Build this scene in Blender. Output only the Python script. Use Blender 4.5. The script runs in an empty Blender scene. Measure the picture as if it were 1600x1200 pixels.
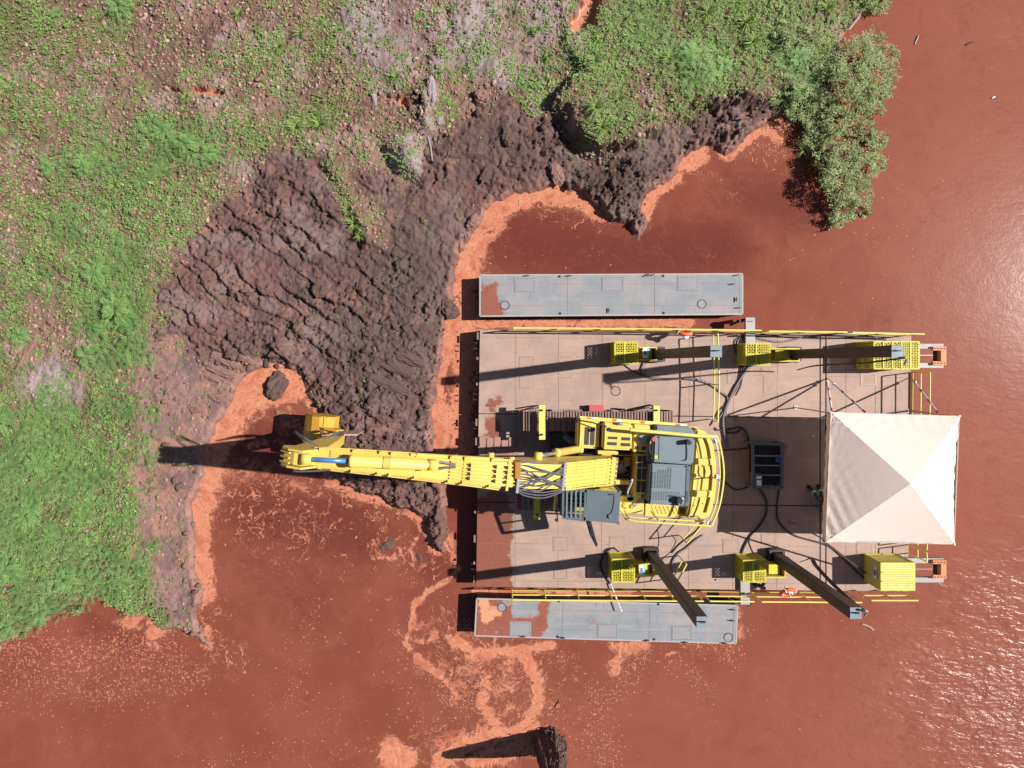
import bpy, bmesh, math, random
import numpy as np
from mathutils import Vector, Matrix
R = math.radians
rng = np.random.RandomState(7)
random.seed(7)
scene = bpy.context.scene
C = scene.collection

# ---------------------------------------------------------------- camera, light
CAM_H, F, NX, NY = 25.0, 1110.0, 785.0, 566.0
cam = bpy.data.cameras.new('drone_camera')
cam.sensor_width = 36.0
cam.lens = 36.0 * F / 1600.0
cam.shift_x = (800 - NX) / 1600.0
cam.shift_y = -(600 - NY) / 1600.0
cam.clip_start = 0.5
cam.clip_end = 3000
camo = bpy.data.objects.new('drone_camera', cam)
camo.location = (0, 0, CAM_H)
C.objects.link(camo)
scene.camera = camo

SUN_EL, SUN_AZ = R(46.3), R(7.4)
world = bpy.data.worlds.new('World')
scene.world = world
world.use_nodes = True
wn = world.node_tree.nodes
wl = world.node_tree.links
wn.clear()
sky = wn.new('ShaderNodeTexSky')
sky.sky_type = 'NISHITA'
sky.sun_disc = False
sky.sun_elevation = SUN_EL
sky.sun_rotation = R(90) - SUN_AZ
sky.air_density = 0.9
sky.dust_density = 0.6
bg = wn.new('ShaderNodeBackground')
bg.inputs['Strength'].default_value = 0.05
wo = wn.new('ShaderNodeOutputWorld')
wl.new(sky.outputs[0], bg.inputs[0])
wl.new(bg.outputs[0], wo.inputs[0])
sl = bpy.data.lights.new('sun', 'SUN')
sl.energy = 5.0
sl.angle = R(0.53)
sl.color = (1.0, 0.96, 0.90)
so = bpy.data.objects.new('sun', sl)
so.rotation_euler = Vector((-math.cos(SUN_EL) * math.cos(SUN_AZ), -math.cos(SUN_EL) * math.sin(SUN_AZ), -math.sin(SUN_EL))).to_track_quat('-Z', 'Y').to_euler()
so.location = (30, 4, 40)
C.objects.link(so)
scene.view_settings.view_transform = 'Standard'
scene.view_settings.look = 'None'
scene.view_settings.exposure = 0.45
scene.view_settings.gamma = 1.0
scene.view_settings.use_curve_mapping = False
scene.cycles.max_bounces = 6
scene.cycles.transparent_max_bounces = 8

WL = -0.80                      # water level; the barge deck is z = 0

# ---------------------------------------------------------------- helpers
def W(px, py, z=0.0):
    s = F / (CAM_H - z)
    return Vector(((px - NX) / s, -(py - NY) / s, z))
def SC(z): return F / (CAM_H - z)

OFF = {}
def off(o): return OFF.get(o.name, Vector((0, 0, 0))) if o else Vector((0, 0, 0))
def tag(o, label=None, cat=None, group=None, kind=None):
    if label: o['label'] = label
    if cat: o['category'] = cat
    if group: o['group'] = group
    if kind: o['kind'] = kind
    return o
def thing(name, loc, label, cat, group=None):
    o = bpy.data.objects.new(name, None)
    o.empty_display_size = 0.2
    o.location = loc
    C.objects.link(o)
    OFF[o.name] = Vector(loc)
    return tag(o, label, cat, group)
def link(me, name, parent=None, loc=None):
    o = bpy.data.objects.new(name, me)
    if parent is not None:
        o.parent = parent
        OFF[o.name] = off(parent)
    if loc is not None: o.location = loc
    C.objects.link(o)
    return o

class MB:
    def __init__(s): s.v = []; s.f = []; s.m = []; s.mi = 0
    def add(s, vs, fs):
        b = len(s.v)
        s.v += [tuple(p) for p in vs]
        s.f += [tuple(b + i for i in q) for q in fs]
        s.m += [s.mi] * len(fs)
        return s
    def prism(s, top, bot):
        n = len(top)
        fs = [tuple(range(n)), tuple(range(2 * n - 1, n - 1, -1))]
        for i in range(n):
            j = (i + 1) % n
            fs.append((i, n + i, n + j, j))
        return s.add(list(top) + list(bot), fs)
    def ppx(s, poly, z1, z0):                       # vertical prism, outline given at height z1
        a = [W(x, y, z1) for x, y in poly]
        return s.prism(a, [Vector((p.x, p.y, z0)) for p in a])
    def rpx(s, x0, y0, x1, y1, z1, z0): return s.ppx([(x0, y0), (x1, y0), (x1, y1), (x0, y1)], z1, z0)
    def box(s, c, sz, rot=0.0):
        c = Vector(c); hx, hy, hz = sz[0] / 2, sz[1] / 2, sz[2] / 2
        m = Matrix.Rotation(rot, 3, 'Z')
        q = [(-hx, -hy), (hx, -hy), (hx, hy), (-hx, hy)]
        top = [c + m @ Vector((a, b, hz)) for a, b in q]
        bot = [c + m @ Vector((a, b, -hz)) for a, b in q]
        return s.prism(top, bot)
    def bar(s, a, b, w, h, up=Vector((0, 0, 1))):
        a = Vector(a); b = Vector(b); d = (b - a).normalized()
        l = d.cross(up)
        if l.length < 1e-4: l = Vector((1, 0, 0))
        l.normalize(); u = l.cross(d).normalized()
        q = [(-1, -1), (1, -1), (1, 1), (-1, 1)]
        return s.prism([a + l * (i * w / 2) + u * (j * h / 2) for i, j in q], [b + l * (i * w / 2) + u * (j * h / 2) for i, j in q])
    def tube(s, pts, r, n=6, cap=True):
        pts = [Vector(p) for p in pts]; k = len(pts)
        rr = r if isinstance(r, (list, tuple)) else [r] * k
        vs = []; pl = None
        for i, p in enumerate(pts):
            d = (pts[min(i + 1, k - 1)] - pts[max(i - 1, 0)])
            d = d.normalized() if d.length > 1e-9 else Vector((0, 0, 1))
            if pl is None:
                pl = d.cross(Vector((0, 0, 1)))
                if pl.length < 0.05: pl = d.cross(Vector((0, 1, 0)))
            else:
                pl = pl - d * pl.dot(d)
            pl.normalize(); u = d.cross(pl)
            for j in range(n):
                a = 2 * math.pi * j / n
                vs.append(p + (pl * math.cos(a) + u * math.sin(a)) * rr[i])
        fs = []
        for i in range(k - 1):
            for j in range(n):
                jj = (j + 1) % n
                fs.append((i * n + j, i * n + jj, (i + 1) * n + jj, (i + 1) * n + j))
        if cap: fs += [tuple(range(n - 1, -1, -1)), tuple((k - 1) * n + j for j in range(n))]
        return s.add(vs, fs)
    def cyl(s, a, b, r, n=12): return s.tube([a, b], r, n)
    def disc(s, c, r, h, n=16): c = Vector(c); return s.tube([c, c + Vector((0, 0, h))], r, n)
    def torus(s, c, R0, r, ax=Vector((0, 0, 1)), n=18, m=8, sy=1.0):
        ax = ax.normalized(); t = ax.cross(Vector((1, 0, 0)))
        if t.length < .1: t = ax.cross(Vector((0, 1, 0)))
        t.normalize(); b = ax.cross(t); c = Vector(c); vs = []
        for i in range(n):
            a = 2 * math.pi * i / n; d = t * math.cos(a) + b * math.sin(a) * sy
            for j in range(m):
                q = 2 * math.pi * j / m
                vs.append(c + d * (R0 + r * math.cos(q)) + ax * (r * math.sin(q)))
        fs = [(i * m + j, ((i + 1) % n) * m + j, ((i + 1) % n) * m + (j + 1) % m, i * m + (j + 1) % m) for i in range(n) for j in range(m)]
        return s.add(vs, fs)
    def sweep(s, pts, ws, hs, lat):                  # box section swept along a spine
        pts = [Vector(p) for p in pts]; k = len(pts); vs = []
        for i, p in enumerate(pts):
            d = (pts[min(i + 1, k - 1)] - pts[max(i - 1, 0)]).normalized()
            u = lat.cross(d).normalized()
            if u.z < 0: u = -u
            for a, b in ((-1, 1), (1, 1), (1, -1), (-1, -1)):
                vs.append(p + lat * (a * ws[i] / 2) + u * (b * hs[i] / 2))
        fs = []
        for i in range(k - 1):
            for j in range(4):
                jj = (j + 1) % 4
                fs.append((i * 4 + j, i * 4 + jj, (i + 1) * 4 + jj, (i + 1) * 4 + j))
        fs += [(0, 1, 2, 3), tuple((k - 1) * 4 + j for j in (3, 2, 1, 0))]
        return s.add(vs, fs)
    def slab(s, prof, o, fwd, lat, w):               # side profile [(a, z)] extruded across lat
        A = [Vector((o.x, o.y, 0)) + fwd * a + Vector((0, 0, z)) + lat * (w / 2) for a, z in prof]
        B = [p - lat * w for p in A]
        return s.prism(A, B)
    def build(s, name, mat, parent=None, smooth=False, bevel=0.0):
        o3 = off(parent)
        me = bpy.data.meshes.new(name)
        me.from_pydata([(x - o3.x, y - o3.y, z - o3.z) for x, y, z in s.v], [], s.f)
        mats = mat if isinstance(mat, (list, tuple)) else [mat]
        for m in mats: me.materials.append(m)
        if len(mats) > 1: me.polygons.foreach_set('material_index', s.m)
        bm = bmesh.new(); bm.from_mesh(me)
        bmesh.ops.recalc_face_normals(bm, faces=bm.faces)
        if bevel > 0:
            bmesh.ops.bevel(bm, geom=[e for e in bm.edges if e.is_manifold and e.calc_face_angle(0) > 0.5], offset=bevel, segments=2, affect='EDGES', clamp_overlap=True)
        bm.to_mesh(me); bm.free()
        if smooth: me.polygons.foreach_set('use_smooth', [True] * len(me.polygons))
        me.update()
        return link(me, name, parent)

def smooth_path(pts, n=8):
    pts = [Vector(p) for p in pts]
    if len(pts) < 3: return pts
    P = [pts[0] * 2 - pts[1]] + pts + [pts[-1] * 2 - pts[-2]]
    out = []
    for i in range(1, len(P) - 2):
        a, b, c, d = P[i - 1:i + 3]
        for k in range(n):
            t = k / n
            out.append(0.5 * ((2 * b) + (c - a) * t + (2 * a - 5 * b + 4 * c - d) * t * t + (3 * b - a - 3 * c + d) * t ** 3))
    out.append(pts[-1])
    return out

# ---------------------------------------------------------------- materials
def new_mat(name):
    m = bpy.data.materials.new(name); m.use_nodes = True
    nt = m.node_tree; nt.nodes.clear()
    return m, nt
class NT:
    def __init__(s, nt): s.t = nt
    def n(s, typ, **kw):
        o = s.t.nodes.new('ShaderNode' + typ)
        for k, v in kw.items(): setattr(o, k, v)
        return o
    def l(s, a, b): s.t.links.new(a, b)
    def noise(s, vec, scale, detail=6, rough=0.6, dist=0.0):
        o = s.n('TexNoise'); o.inputs['Scale'].default_value = scale; o.inputs['Detail'].default_value = detail
        o.inputs['Roughness'].default_value = rough; o.inputs['Distortion'].default_value = dist
        if vec is not None: s.l(vec, o.inputs['Vector'])
        return o.outputs['Fac']
    def vor(s, vec, scale, feature='F1', rnd=1.0):
        o = s.n('TexVoronoi', feature=feature); o.inputs['Scale'].default_value = scale
        o.inputs['Randomness'].default_value = rnd
        s.l(vec, o.inputs['Vector'])
        return o
    def math(s, op, a, b=None, c=None, clamp=False):
        o = s.n('Math', operation=op, use_clamp=clamp)
        for i, q in enumerate((a, b, c)):
            if q is None: continue
            if isinstance(q, (int, float)): o.inputs[i].default_value = q
            else: s.l(q, o.inputs[i])
        return o.outputs[0]
    def step(s, v, lo, hi, a=0.0, b=1.0):
        o = s.n('MapRange', interpolation_type='SMOOTHSTEP')
        for i, q in zip((0, 1, 2, 3, 4), (v, lo, hi, a, b)):
            if isinstance(q, (int, float)): o.inputs[i].default_value = q
            else: s.l(q, o.inputs[i])
        return o.outputs[0]
    def mix(s, f, a, b, mode='MIX'):
        o = s.n('Mix', data_type='RGBA', blend_type=mode)
        for i, q in zip((0, 6, 7), (f, a, b)):
            if isinstance(q, (int, float)): o.inputs[i].default_value = q
            elif isinstance(q, (tuple, list)): o.inputs[i].default_value = (*q[:3], 1)
            else: s.l(q, o.inputs[i])
        return o.outputs[2]
    def attr(s, name):
        o = s.n('Attribute'); o.attribute_name = name
        return o.outputs['Fac']
    def bump(s, h, strength, dist=0.02):
        o = s.n('Bump'); o.inputs['Strength'].default_value = strength if isinstance(strength, (int, float)) else 1
        if not isinstance(strength, (int, float)): s.l(strength, o.inputs['Strength'])
        o.inputs['Distance'].default_value = dist; s.l(h, o.inputs['Height'])
        return o.outputs[0]
    def out(s, sh):
        o = s.n('OutputMaterial'); s.l(sh, o.inputs[0])
    def principled(s, col, rough=0.5, metal=0.0, normal=None, spec=0.5):
        p = s.n('BsdfPrincipled')
        for k, q in (('Base Color', col), ('Roughness', rough), ('Metallic', metal), ('Specular IOR Level', spec)):
            if isinstance(q, (int, float)): p.inputs[k].default_value = q
            elif isinstance(q, (tuple, list)): p.inputs[k].default_value = (*q[:3], 1)
            else: s.l(q, p.inputs[k])
        if normal is not None: s.l(normal, p.inputs['Normal'])
        return p.outputs[0]

def paint(name, col, dirt=(0.16, 0.09, 0.06), amt=0.5, rough=0.45, metal=0.0, scale=3.0, spec=0.4, bump=0.15):
    m, nt = new_mat(name); t = NT(nt)
    g = t.n('NewGeometry').outputs['Position']
    n1 = t.noise(g, scale, 8, 0.72)
    n2 = t.noise(g, scale * 9, 4, 0.6)
    n3 = t.noise(g, scale * 0.4, 2, 0.5)
    f = t.math('MULTIPLY', t.step(n1, 0.5, 0.78), amt)
    c = t.mix(f, col, dirt)
    v = t.math('MULTIPLY_ADD', n2, 0.3, 0.85)
    v = t.math('MULTIPLY', v, t.math('MULTIPLY_ADD', n3, 0.24, 0.88))
    vv = t.n('CombineColor'); [t.l(v, vv.inputs[i]) for i in range(3)]
    c = t.mix(1.0, c, vv.outputs[0], 'MULTIPLY')
    r = t.math('MULTIPLY_ADD', n1, 0.35, rough - 0.15)
    t.out(t.principled(c, r, metal, t.bump(n2, bump, 0.01), spec))
    return m
M = {}
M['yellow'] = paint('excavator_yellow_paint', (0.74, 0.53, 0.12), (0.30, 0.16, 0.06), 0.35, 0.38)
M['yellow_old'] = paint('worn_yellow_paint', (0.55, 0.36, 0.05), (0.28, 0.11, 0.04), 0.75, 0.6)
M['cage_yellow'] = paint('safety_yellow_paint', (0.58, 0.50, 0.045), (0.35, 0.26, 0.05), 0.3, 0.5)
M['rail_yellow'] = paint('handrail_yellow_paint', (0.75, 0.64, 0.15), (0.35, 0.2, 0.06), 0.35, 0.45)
M['grey'] = paint('grey_blue_panel_paint', (0.16, 0.20, 0.225), (0.2, 0.15, 0.12), 0.25, 0.45)
M['cabgrey'] = paint('cab_dark_grey_paint', (0.10, 0.125, 0.15), (0.2, 0.15, 0.12), 0.2, 0.5)
M['black'] = paint('black_rubber', (0.018, 0.018, 0.02), (0.10, 0.06, 0.05), 0.35, 0.6)
M['dark'] = paint('dark_machinery', (0.03, 0.028, 0.028), (0.14, 0.07, 0.05), 0.5, 0.55)
M['mesh'] = paint('dark_mesh_grille', (0.05, 0.04, 0.045), (0.12, 0.09, 0.08), 0.4, 0.6)
M['steel'] = paint('worn_steel', (0.33, 0.31, 0.31), (0.28, 0.15, 0.11), 0.55, 0.4, 0.3)
M['chrome'] = paint('chrome_rod', (0.55, 0.58, 0.62), (0.3, 0.25, 0.2), 0.1, 0.2, 0.9)
M['bluerod'] = paint('blue_cylinder_rod', (0.10, 0.27, 0.55), (0.2, 0.2, 0.2), 0.15, 0.25, 0.3)
M['hose'] = paint('dark_hydraulic_hose', (0.035, 0.025, 0.03), (0.2, 0.12, 0.1), 0.5, 0.5)
M['spud'] = paint('spud_brown_black_steel', (0.05, 0.034, 0.031), (0.13, 0.05, 0.032), 0.5, 0.5, 0.0, 1.5)
M['spudtop'] = paint('spud_top_grey_plate', (0.20, 0.25, 0.28), (0.2, 0.12, 0.1), 0.25, 0.5)
M['rust'] = paint('rusty_bracket_orange', (0.62, 0.24, 0.11), (0.25, 0.09, 0.04), 0.4, 0.6)
M['galv'] = paint('galvanised_beam', (0.36, 0.34, 0.34), (0.3, 0.18, 0.14), 0.5, 0.5)
M['red'] = paint('red_plastic', (0.52, 0.09, 0.09), (0.3, 0.1, 0.08), 0.3, 0.5)
M['buoy'] = paint('orange_life_ring', (0.75, 0.13, 0.03), (0.5, 0.1, 0.03), 0.3, 0.5)
M['white'] = paint('white_plastic', (0.75, 0.75, 0.78), (0.4, 0.3, 0.26), 0.2, 0.5)
M['amber'] = paint('amber_reflector', (0.7, 0.16, 0.03), (0.5, 0.1, 0.03), 0.2, 0.3)
M['wood'] = paint('weathered_plank', (0.36, 0.20, 0.16), (0.2, 0.1, 0.08), 0.6, 0.8, 0, 6)
M['shoe'] = paint('muddy_track_shoe', (0.27, 0.17, 0.145), (0.10, 0.06, 0.05), 0.6, 0.7, 0, 5)
M['hull'] = paint('hull_side_black', (0.03, 0.028, 0.03), (0.16, 0.06, 0.04), 0.6, 0.6)
M['blue'] = paint('blue_plastic', (0.03, 0.10, 0.32), (0.05, 0.05, 0.08), 0.2, 0.4)
M['gold'] = paint('swing_motor_ochre', (0.45, 0.22, 0.05), (0.2, 0.1, 0.04), 0.4, 0.4, 0.2)
M['navy'] = paint('blue_lettering', (0.02, 0.05, 0.25), (0.02, 0.04, 0.15), 0.1, 0.5)
M['cyan'] = paint('cyan_sticker', (0.15, 0.55, 0.60), (0.3, 0.5, 0.5), 0.1, 0.5)
M['trouser'] = paint('grey_work_trousers', (0.07, 0.085, 0.12), (0.1, 0.08, 0.08), 0.3, 0.9)
M['reflect'] = paint('green_reflective_band', (0.45, 0.85, 0.62), (0.3, 0.7, 0.5), 0.1, 0.4)
M['skin'] = paint('skin_tone', (0.30, 0.16, 0.10), (0.25, 0.12, 0.08), 0.2, 0.6)
M['stump'] = paint('stump_bark', (0.10, 0.062, 0.055), (0.045, 0.03, 0.028), 0.8, 0.9, 0, 4)
M['root'] = paint('dry_root_fibre', (0.23, 0.14, 0.12), (0.12, 0.07, 0.06), 0.6, 0.9)
M['rock'] = paint('reddish_rock', (0.25, 0.14, 0.115), (0.12, 0.07, 0.06), 0.6, 0.9, 0, 5, 0.2, 0.6)
M['stem'] = paint('shrub_branch', (0.13, 0.09, 0.055), (0.08, 0.05, 0.03), 0.5, 0.9)
M['pale'] = paint('pale_driftwood', (0.42, 0.30, 0.27), (0.25, 0.15, 0.12), 0.5, 0.9, 0, 8)

def striped(name, a, b, scale, thr=0.5, axis=None):
    m, nt = new_mat(name); t = NT(nt)
    g = t.n('NewGeometry').outputs['Position']
    w = t.n('TexWave', wave_type='BANDS', bands_direction='DIAGONAL', wave_profile='SAW')
    w.inputs['Scale'].default_value = scale; w.inputs['Distortion'].default_value = 0.6; t.l(g, w.inputs[0])
    c = t.mix(t.step(w.outputs['Fac'], thr - 0.03, thr + 0.03), a, b)
    t.out(t.principled(c, 0.5)); return m
M['wrap'] = striped('spiral_wrapped_hose', (0.05, 0.04, 0.05), (0.26, 0.21, 0.24), 7.0, 0.55)

def glass(name, tint=(0.75, 0.85, 0.85)):
    m, nt = new_mat(name); t = NT(nt)
    tr = t.n('BsdfTransparent'); tr.inputs[0].default_value = (*tint, 1)
    gl = t.n('BsdfGlossy'); gl.inputs['Roughness'].default_value = 0.05
    fr = t.n('Fresnel'); fr.inputs[0].default_value = 1.5
    mx = t.n('MixShader'); t.l(fr.outputs[0], mx.inputs[0]); t.l(tr.outputs[0], mx.inputs[1]); t.l(gl.outputs[0], mx.inputs[2])
    t.out(mx.outputs[0]); return m
M['glass'] = glass('cab_glass')

def canvas():
    m, nt = new_mat('canopy_canvas'); t = NT(nt)
    g = t.n('NewGeometry').outputs['Position']
    n = t.noise(g, 2.5, 4, .5); w = t.noise(g, 9, 5, .6, .8)
    c = t.mix(n, (0.84, 0.67, 0.58), (0.90, 0.76, 0.67))
    bp = t.bump(w, 0.12, 0.04)
    d = t.n('BsdfDiffuse'); t.l(c, d.inputs[0]); t.l(bp, d.inputs['Normal'])
    tr = t.n('BsdfTranslucent'); t.l(c, tr.inputs[0])
    mx = t.n('MixShader'); mx.inputs[0].default_value = 0.17
    t.l(d.outputs[0], mx.inputs[1]); t.l(tr.outputs[0], mx.inputs[2])
    t.out(mx.outputs[0]); return m
M['canvas'] = canvas()

def leafmat(name, cols, trans=0.35):
    m, nt = new_mat(name); t = NT(nt)
    a = t.attr('tint'); g = t.n('NewGeometry').outputs['Position']
    n = t.noise(g, 0.9, 4, .6)
    k = t.math('ADD', t.math('MULTIPLY', a, 0.75), t.math('MULTIPLY', t.step(n, .3, .7), 0.25))
    cr = t.n('ValToRGB'); el = cr.color_ramp.elements
    el[0].position = 0; el[0].color = (*cols[0], 1); el[1].position = 1; el[1].color = (*cols[-1], 1)
    for i, c in enumerate(cols[1:-1]):
        e = el.new((i + 1) / (len(cols) - 1)); e.color = (*c, 1)
    t.l(k, cr.inputs[0])
    d = t.n('BsdfPrincipled'); t.l(cr.outputs[0], d.inputs['Base Color']); d.inputs['Roughness'].default_value = 0.5
    d.inputs['Specular IOR Level'].default_value = 0.35
    tr = t.n('BsdfTranslucent'); t.l(cr.outputs[0], tr.inputs[0])
    mx = t.n('MixShader'); mx.inputs[0].default_value = trans
    t.l(d.outputs[0], mx.inputs[1]); t.l(tr.outputs[0], mx.inputs[2])
    t.out(mx.outputs[0]); return m
M['weed'] = leafmat('weed_leaves', [(0.25, 0.22, 0.11), (0.22, 0.33, 0.095), (0.30, 0.47, 0.14), (0.47, 0.62, 0.20)])
M['fern'] = leafmat('feathery_leaves', [(0.12, 0.20, 0.065), (0.20, 0.34, 0.11), (0.29, 0.46, 0.16), (0.44, 0.60, 0.21)])
M['grassm'] = leafmat('grass_blades', [(0.26, 0.22, 0.10), (0.24, 0.33, 0.09), (0.32, 0.44, 0.12), (0.50, 0.55, 0.21)])
M['shrub'] = leafmat('shrub_leaves', [(0.17, 0.19, 0.08), (0.27, 0.33, 0.13), (0.38, 0.45, 0.20), (0.54, 0.60, 0.31)])
# ---------------------------------------------------------------- numeric noise
_T = np.random.RandomState(11).rand(8, 256, 256)
def vn(x, y, seed=0):
    T = _T[seed % 8]; s = seed * 17.31
    x = x + s; y = y - s * 1.7
    xi = np.floor(x).astype(np.int64); yi = np.floor(y).astype(np.int64)
    fx = x - xi; fy = y - yi
    fx = fx * fx * (3 - 2 * fx); fy = fy * fy * (3 - 2 * fy)
    a = T[xi & 255, yi & 255]; b = T[(xi + 1) & 255, yi & 255]; c = T[xi & 255, (yi + 1) & 255]; d = T[(xi + 1) & 255, (yi + 1) & 255]
    return (a * (1 - fx) + b * fx) * (1 - fy) + (c * (1 - fx) + d * fx) * fy
def fbm(x, y, seed=0, oct=5, gain=0.5):
    v = 0; a = 1; t = 0
    for i in range(oct):
        v = v + a * vn(x, y, seed + i); t += a; a *= gain; x = x * 2.03 + 3.1; y = y * 2.03 - 1.7
    return v / t
def worley(x, y, seed=0):
    xi = np.floor(x).astype(np.int64); yi = np.floor(y).astype(np.int64)
    best = np.full(x.shape, 9.0); hid = np.zeros(x.shape)
    A, B, D = _T[seed % 8], _T[(seed + 3) % 8], _T[(seed + 5) % 8]
    for i in (-1, 0, 1):
        for j in (-1, 0, 1):
            a = (xi + i) & 255; b = (yi + j) & 255
            dx = xi + i + A[a, b] - x; dy = yi + j + B[a, b] - y
            d = dx * dx + dy * dy
            m = d < best
            best = np.where(m, d, best); hid = np.where(m, D[a, b], hid)
    return np.sqrt(best), hid
def sstep(a, b, x):
    t = np.clip((x - a) / (b - a), 0, 1); return t * t * (3 - 2 * t)
SW = SC(-0.6)
def wx(p): return (np.asarray(p, float) - NX) / SW
def wy(p): return -(np.asarray(p, float) - NY) / SW
def poly_sd(X, Y, poly):                            # signed distance, positive inside
    P = np.array(poly, float); x = wx(P[:, 0]); y = wy(P[:, 1])
    n = len(x); d = np.full(X.shape, 1e9); ins = np.zeros(X.shape, bool)
    for i in range(n):
        j = (i + 1) % n; ex = x[j] - x[i]; ey = y[j] - y[i]
        px = X - x[i]; py = Y - y[i]
        t = np.clip((px * ex + py * ey) / (ex * ex + ey * ey + 1e-12), 0, 1)
        d = np.minimum(d, (px - ex * t) ** 2 + (py - ey * t) ** 2)
        c = (y[i] > Y) != (y[j] > Y)
        if abs(ey) > 1e-12: ins ^= c & (X < ex * (Y - y[i]) / ey + x[i])
    d = np.sqrt(d)
    return np.where(ins, d, -d)
def blobs(X, Y, L, pw=2.0):
    v = np.zeros(X.shape)
    for px, py, rx, ry, s in L:
        q = ((X - wx(px)) / (rx / SW)) ** 2 + ((Y - wy(py)) / (ry / SW)) ** 2
        v = np.maximum(v, s * np.exp(-q * 0.9))
    return v
def strokes(X, Y, L):                                # polylines with a soft width, strength
    v = np.zeros(X.shape)
    for pts, w, s in L:
        P = np.array(pts, float); x = wx(P[:, 0]); y = wy(P[:, 1]); w = w / SW
        m = (X > x.min() - 3 * w) & (X < x.max() + 3 * w) & (Y > y.min() - 3 * w) & (Y < y.max() + 3 * w)
        if not m.any(): continue
        XX = X[m]; YY = Y[m]; d = np.full(XX.shape, 1e9)
        for i in range(max(1, len(x) - 1)):
            j = min(i + 1, len(x) - 1); ex = x[j] - x[i]; ey = y[j] - y[i]
            px = XX - x[i]; py = YY - y[i]
            t = np.clip((px * ex + py * ey) / (ex * ex + ey * ey + 1e-12), 0, 1)
            d = np.minimum(d, (px - ex * t) ** 2 + (py - ey * t) ** 2)
        v[m] = np.maximum(v[m], s * np.exp(-d / (w * w)))
    return v

LAND = [(-9000, -9000), (1560, -9000), (1480, -900), (1405, -120), (1392, -10), (1372, 12), (1335, 34), (1322, 60), (1318, 90), (1298, 120), (1288, 160), (1276, 200), (1268, 240), (1256, 238),
        (1240, 200), (1222, 186), (1196, 200), (1165, 216), (1136, 240), (1108, 226), (1085, 238), (1062, 258), (1040, 285), (1012, 300), (1003, 322), (1014, 350),
        (998, 374), (985, 348), (955, 346), (938, 322), (905, 300), (872, 288), (840, 296), (812, 308), (775, 312), (752, 340), (736, 372), (716, 395),
        (706, 430), (712, 470), (694, 500), (688, 560), (678, 620), (676, 680), (690, 720), (702, 770), (696, 830), (690, 862), (676, 850),
        (664, 818), (640, 796), (605, 785), (570, 770), (535, 758), (506, 748), (512, 735), (532, 722), (520, 700), (498, 664), (484, 625), (466, 590),
        (438, 578), (405, 572), (380, 592), (360, 630), (345, 660), (322, 700), (318, 745), (298, 790), (303, 840), (302, 890), (322, 925), (308, 960),
        (322, 1012), (298, 1000), (280, 986), (250, 985), (222, 968), (196, 970), (168, 952), (150, 940), (125, 938), (98, 958), (62, 970), (20, 985), (-60, 1005), (-900, 1100), (-9000, 1500)]
PLATEAU = [(868, 168), (900, 212), (940, 236), (985, 228), (1030, 205), (1065, 176), (1120, 160), (1180, 158), (1225, 165), (1262, 150), (1290, 110), (1320, 30), (1380, -60), (900, -400), (880, 60), (905, 120)]
MUD = [(325, 335), (400, 255), (455, 232), (500, 262), (560, 330), (572, 372), (600, 390), (598, 330), (560, 280), (540, 262), (600, 268), (650, 300), (672, 262), (690, 215), (735, 190), (780, 160), (825, 180), (862, 175), (895, 235), (950, 246),
       (1040, 205), (1130, 165), (1220, 165), (1262, 190), (1290, 280), (1200, 300), (900, 400), (740, 500), (700, 900), (560, 800), (500, 745), (520, 700), (470, 600), (400, 566), (330, 560), (262, 520), (262, 440), (300, 395)]
BARE = [(250, 430), (320, 540), (400, 568), (450, 600), (350, 720), (330, 1020), (262, 985), (240, 900), (216, 800), (222, 690), (214, 600), (232, 520)]
GREEN = [(50, 60, 120, 90, .75), (160, 50, 60, 60, .35), (30, 170, 90, 80, .6), (40, 270, 120, 90, .3), (140, 180, 120, 90, .35), (205, 300, 130, 80, .85), (100, 330, 90, 70, .7), (290, 230, 110, 60, .75), (430, 90, 60, 90, .3),
         (480, 190, 100, 40, .6), (520, 60, 50, 60, .35), (380, 150, 60, 60, .15), (180, 430, 70, 110, .95), (230, 480, 50, 100, .9), (60, 420, 90, 60, .7), (30, 500, 50, 60, .6), (270, 350, 60, 40, .9), (15, 600, 50, 60, .7), (180, 640, 50, 70, .85),
         (90, 700, 110, 80, 1), (40, 830, 130, 130, 1), (190, 830, 75, 120, 1), (235, 930, 55, 60, 1), (150, 750, 90, 90, 1), (120, 920, 100, 50, 1), (30, 960, 60, 30, .9), (545, 330, 14, 40, .6), (570, 370, 12, 30, .7), (490, 270, 50, 20, .4), (625, 285, 30, 25, .45),
         (700, 110, 80, 70, .22), (800, 40, 40, 50, .2), (1000, 50, 90, 80, 1), (930, 110, 50, 60, .95), (1100, 60, 110, 70, .8), (1220, 40, 90, 60, .75), (1080, 130, 90, 45, .9), (1200, 120, 80, 45, .8), (950, 190, 50, 40, .8), (1060, 180, 70, 30, .6),
         (1270, 100, 40, 80, .9), (1290, 190, 30, 50, .9), (1350, 10, 50, 40, .8), (840, 130, 40, 50, .45), (700, 180, 60, 30, .25), (330, 320, 50, 40, .5), (400, 220, 60, 40, .5), (960, 60, 60, 60, 1), (1150, 90, 100, 60, .9), (1130, 20, 120, 50, .8)]
PALE = [(575, 40, 32, 55, 1), (560, 80, 20, 20, .5), (725, 45, 55, 40, .9), (760, 80, 30, 40, .8), (690, 90, 16, 30, .6), (640, 252, 26, 26, .9), (674, 158, 10, 22, .8), (668, 195, 12, 16, .7), (860, 30, 40, 60, .7), (790, 90, 40, 50, .5), (88, 600, 38, 42, .8), (600, 60, 60, 80, .4), (890, 60, 25, 40, .5)]
PUDDLE = [([(908, -60), (925, 8), (905, 45)], 18, 1.0), ([(262, 138), (290, 150), (318, 146), (350, 148)], 7, .68), ([(606, 156), (650, 166)], 15, .5)]
RIDGEDIR = (math.cos(R(36)), -math.sin(R(36)))

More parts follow.
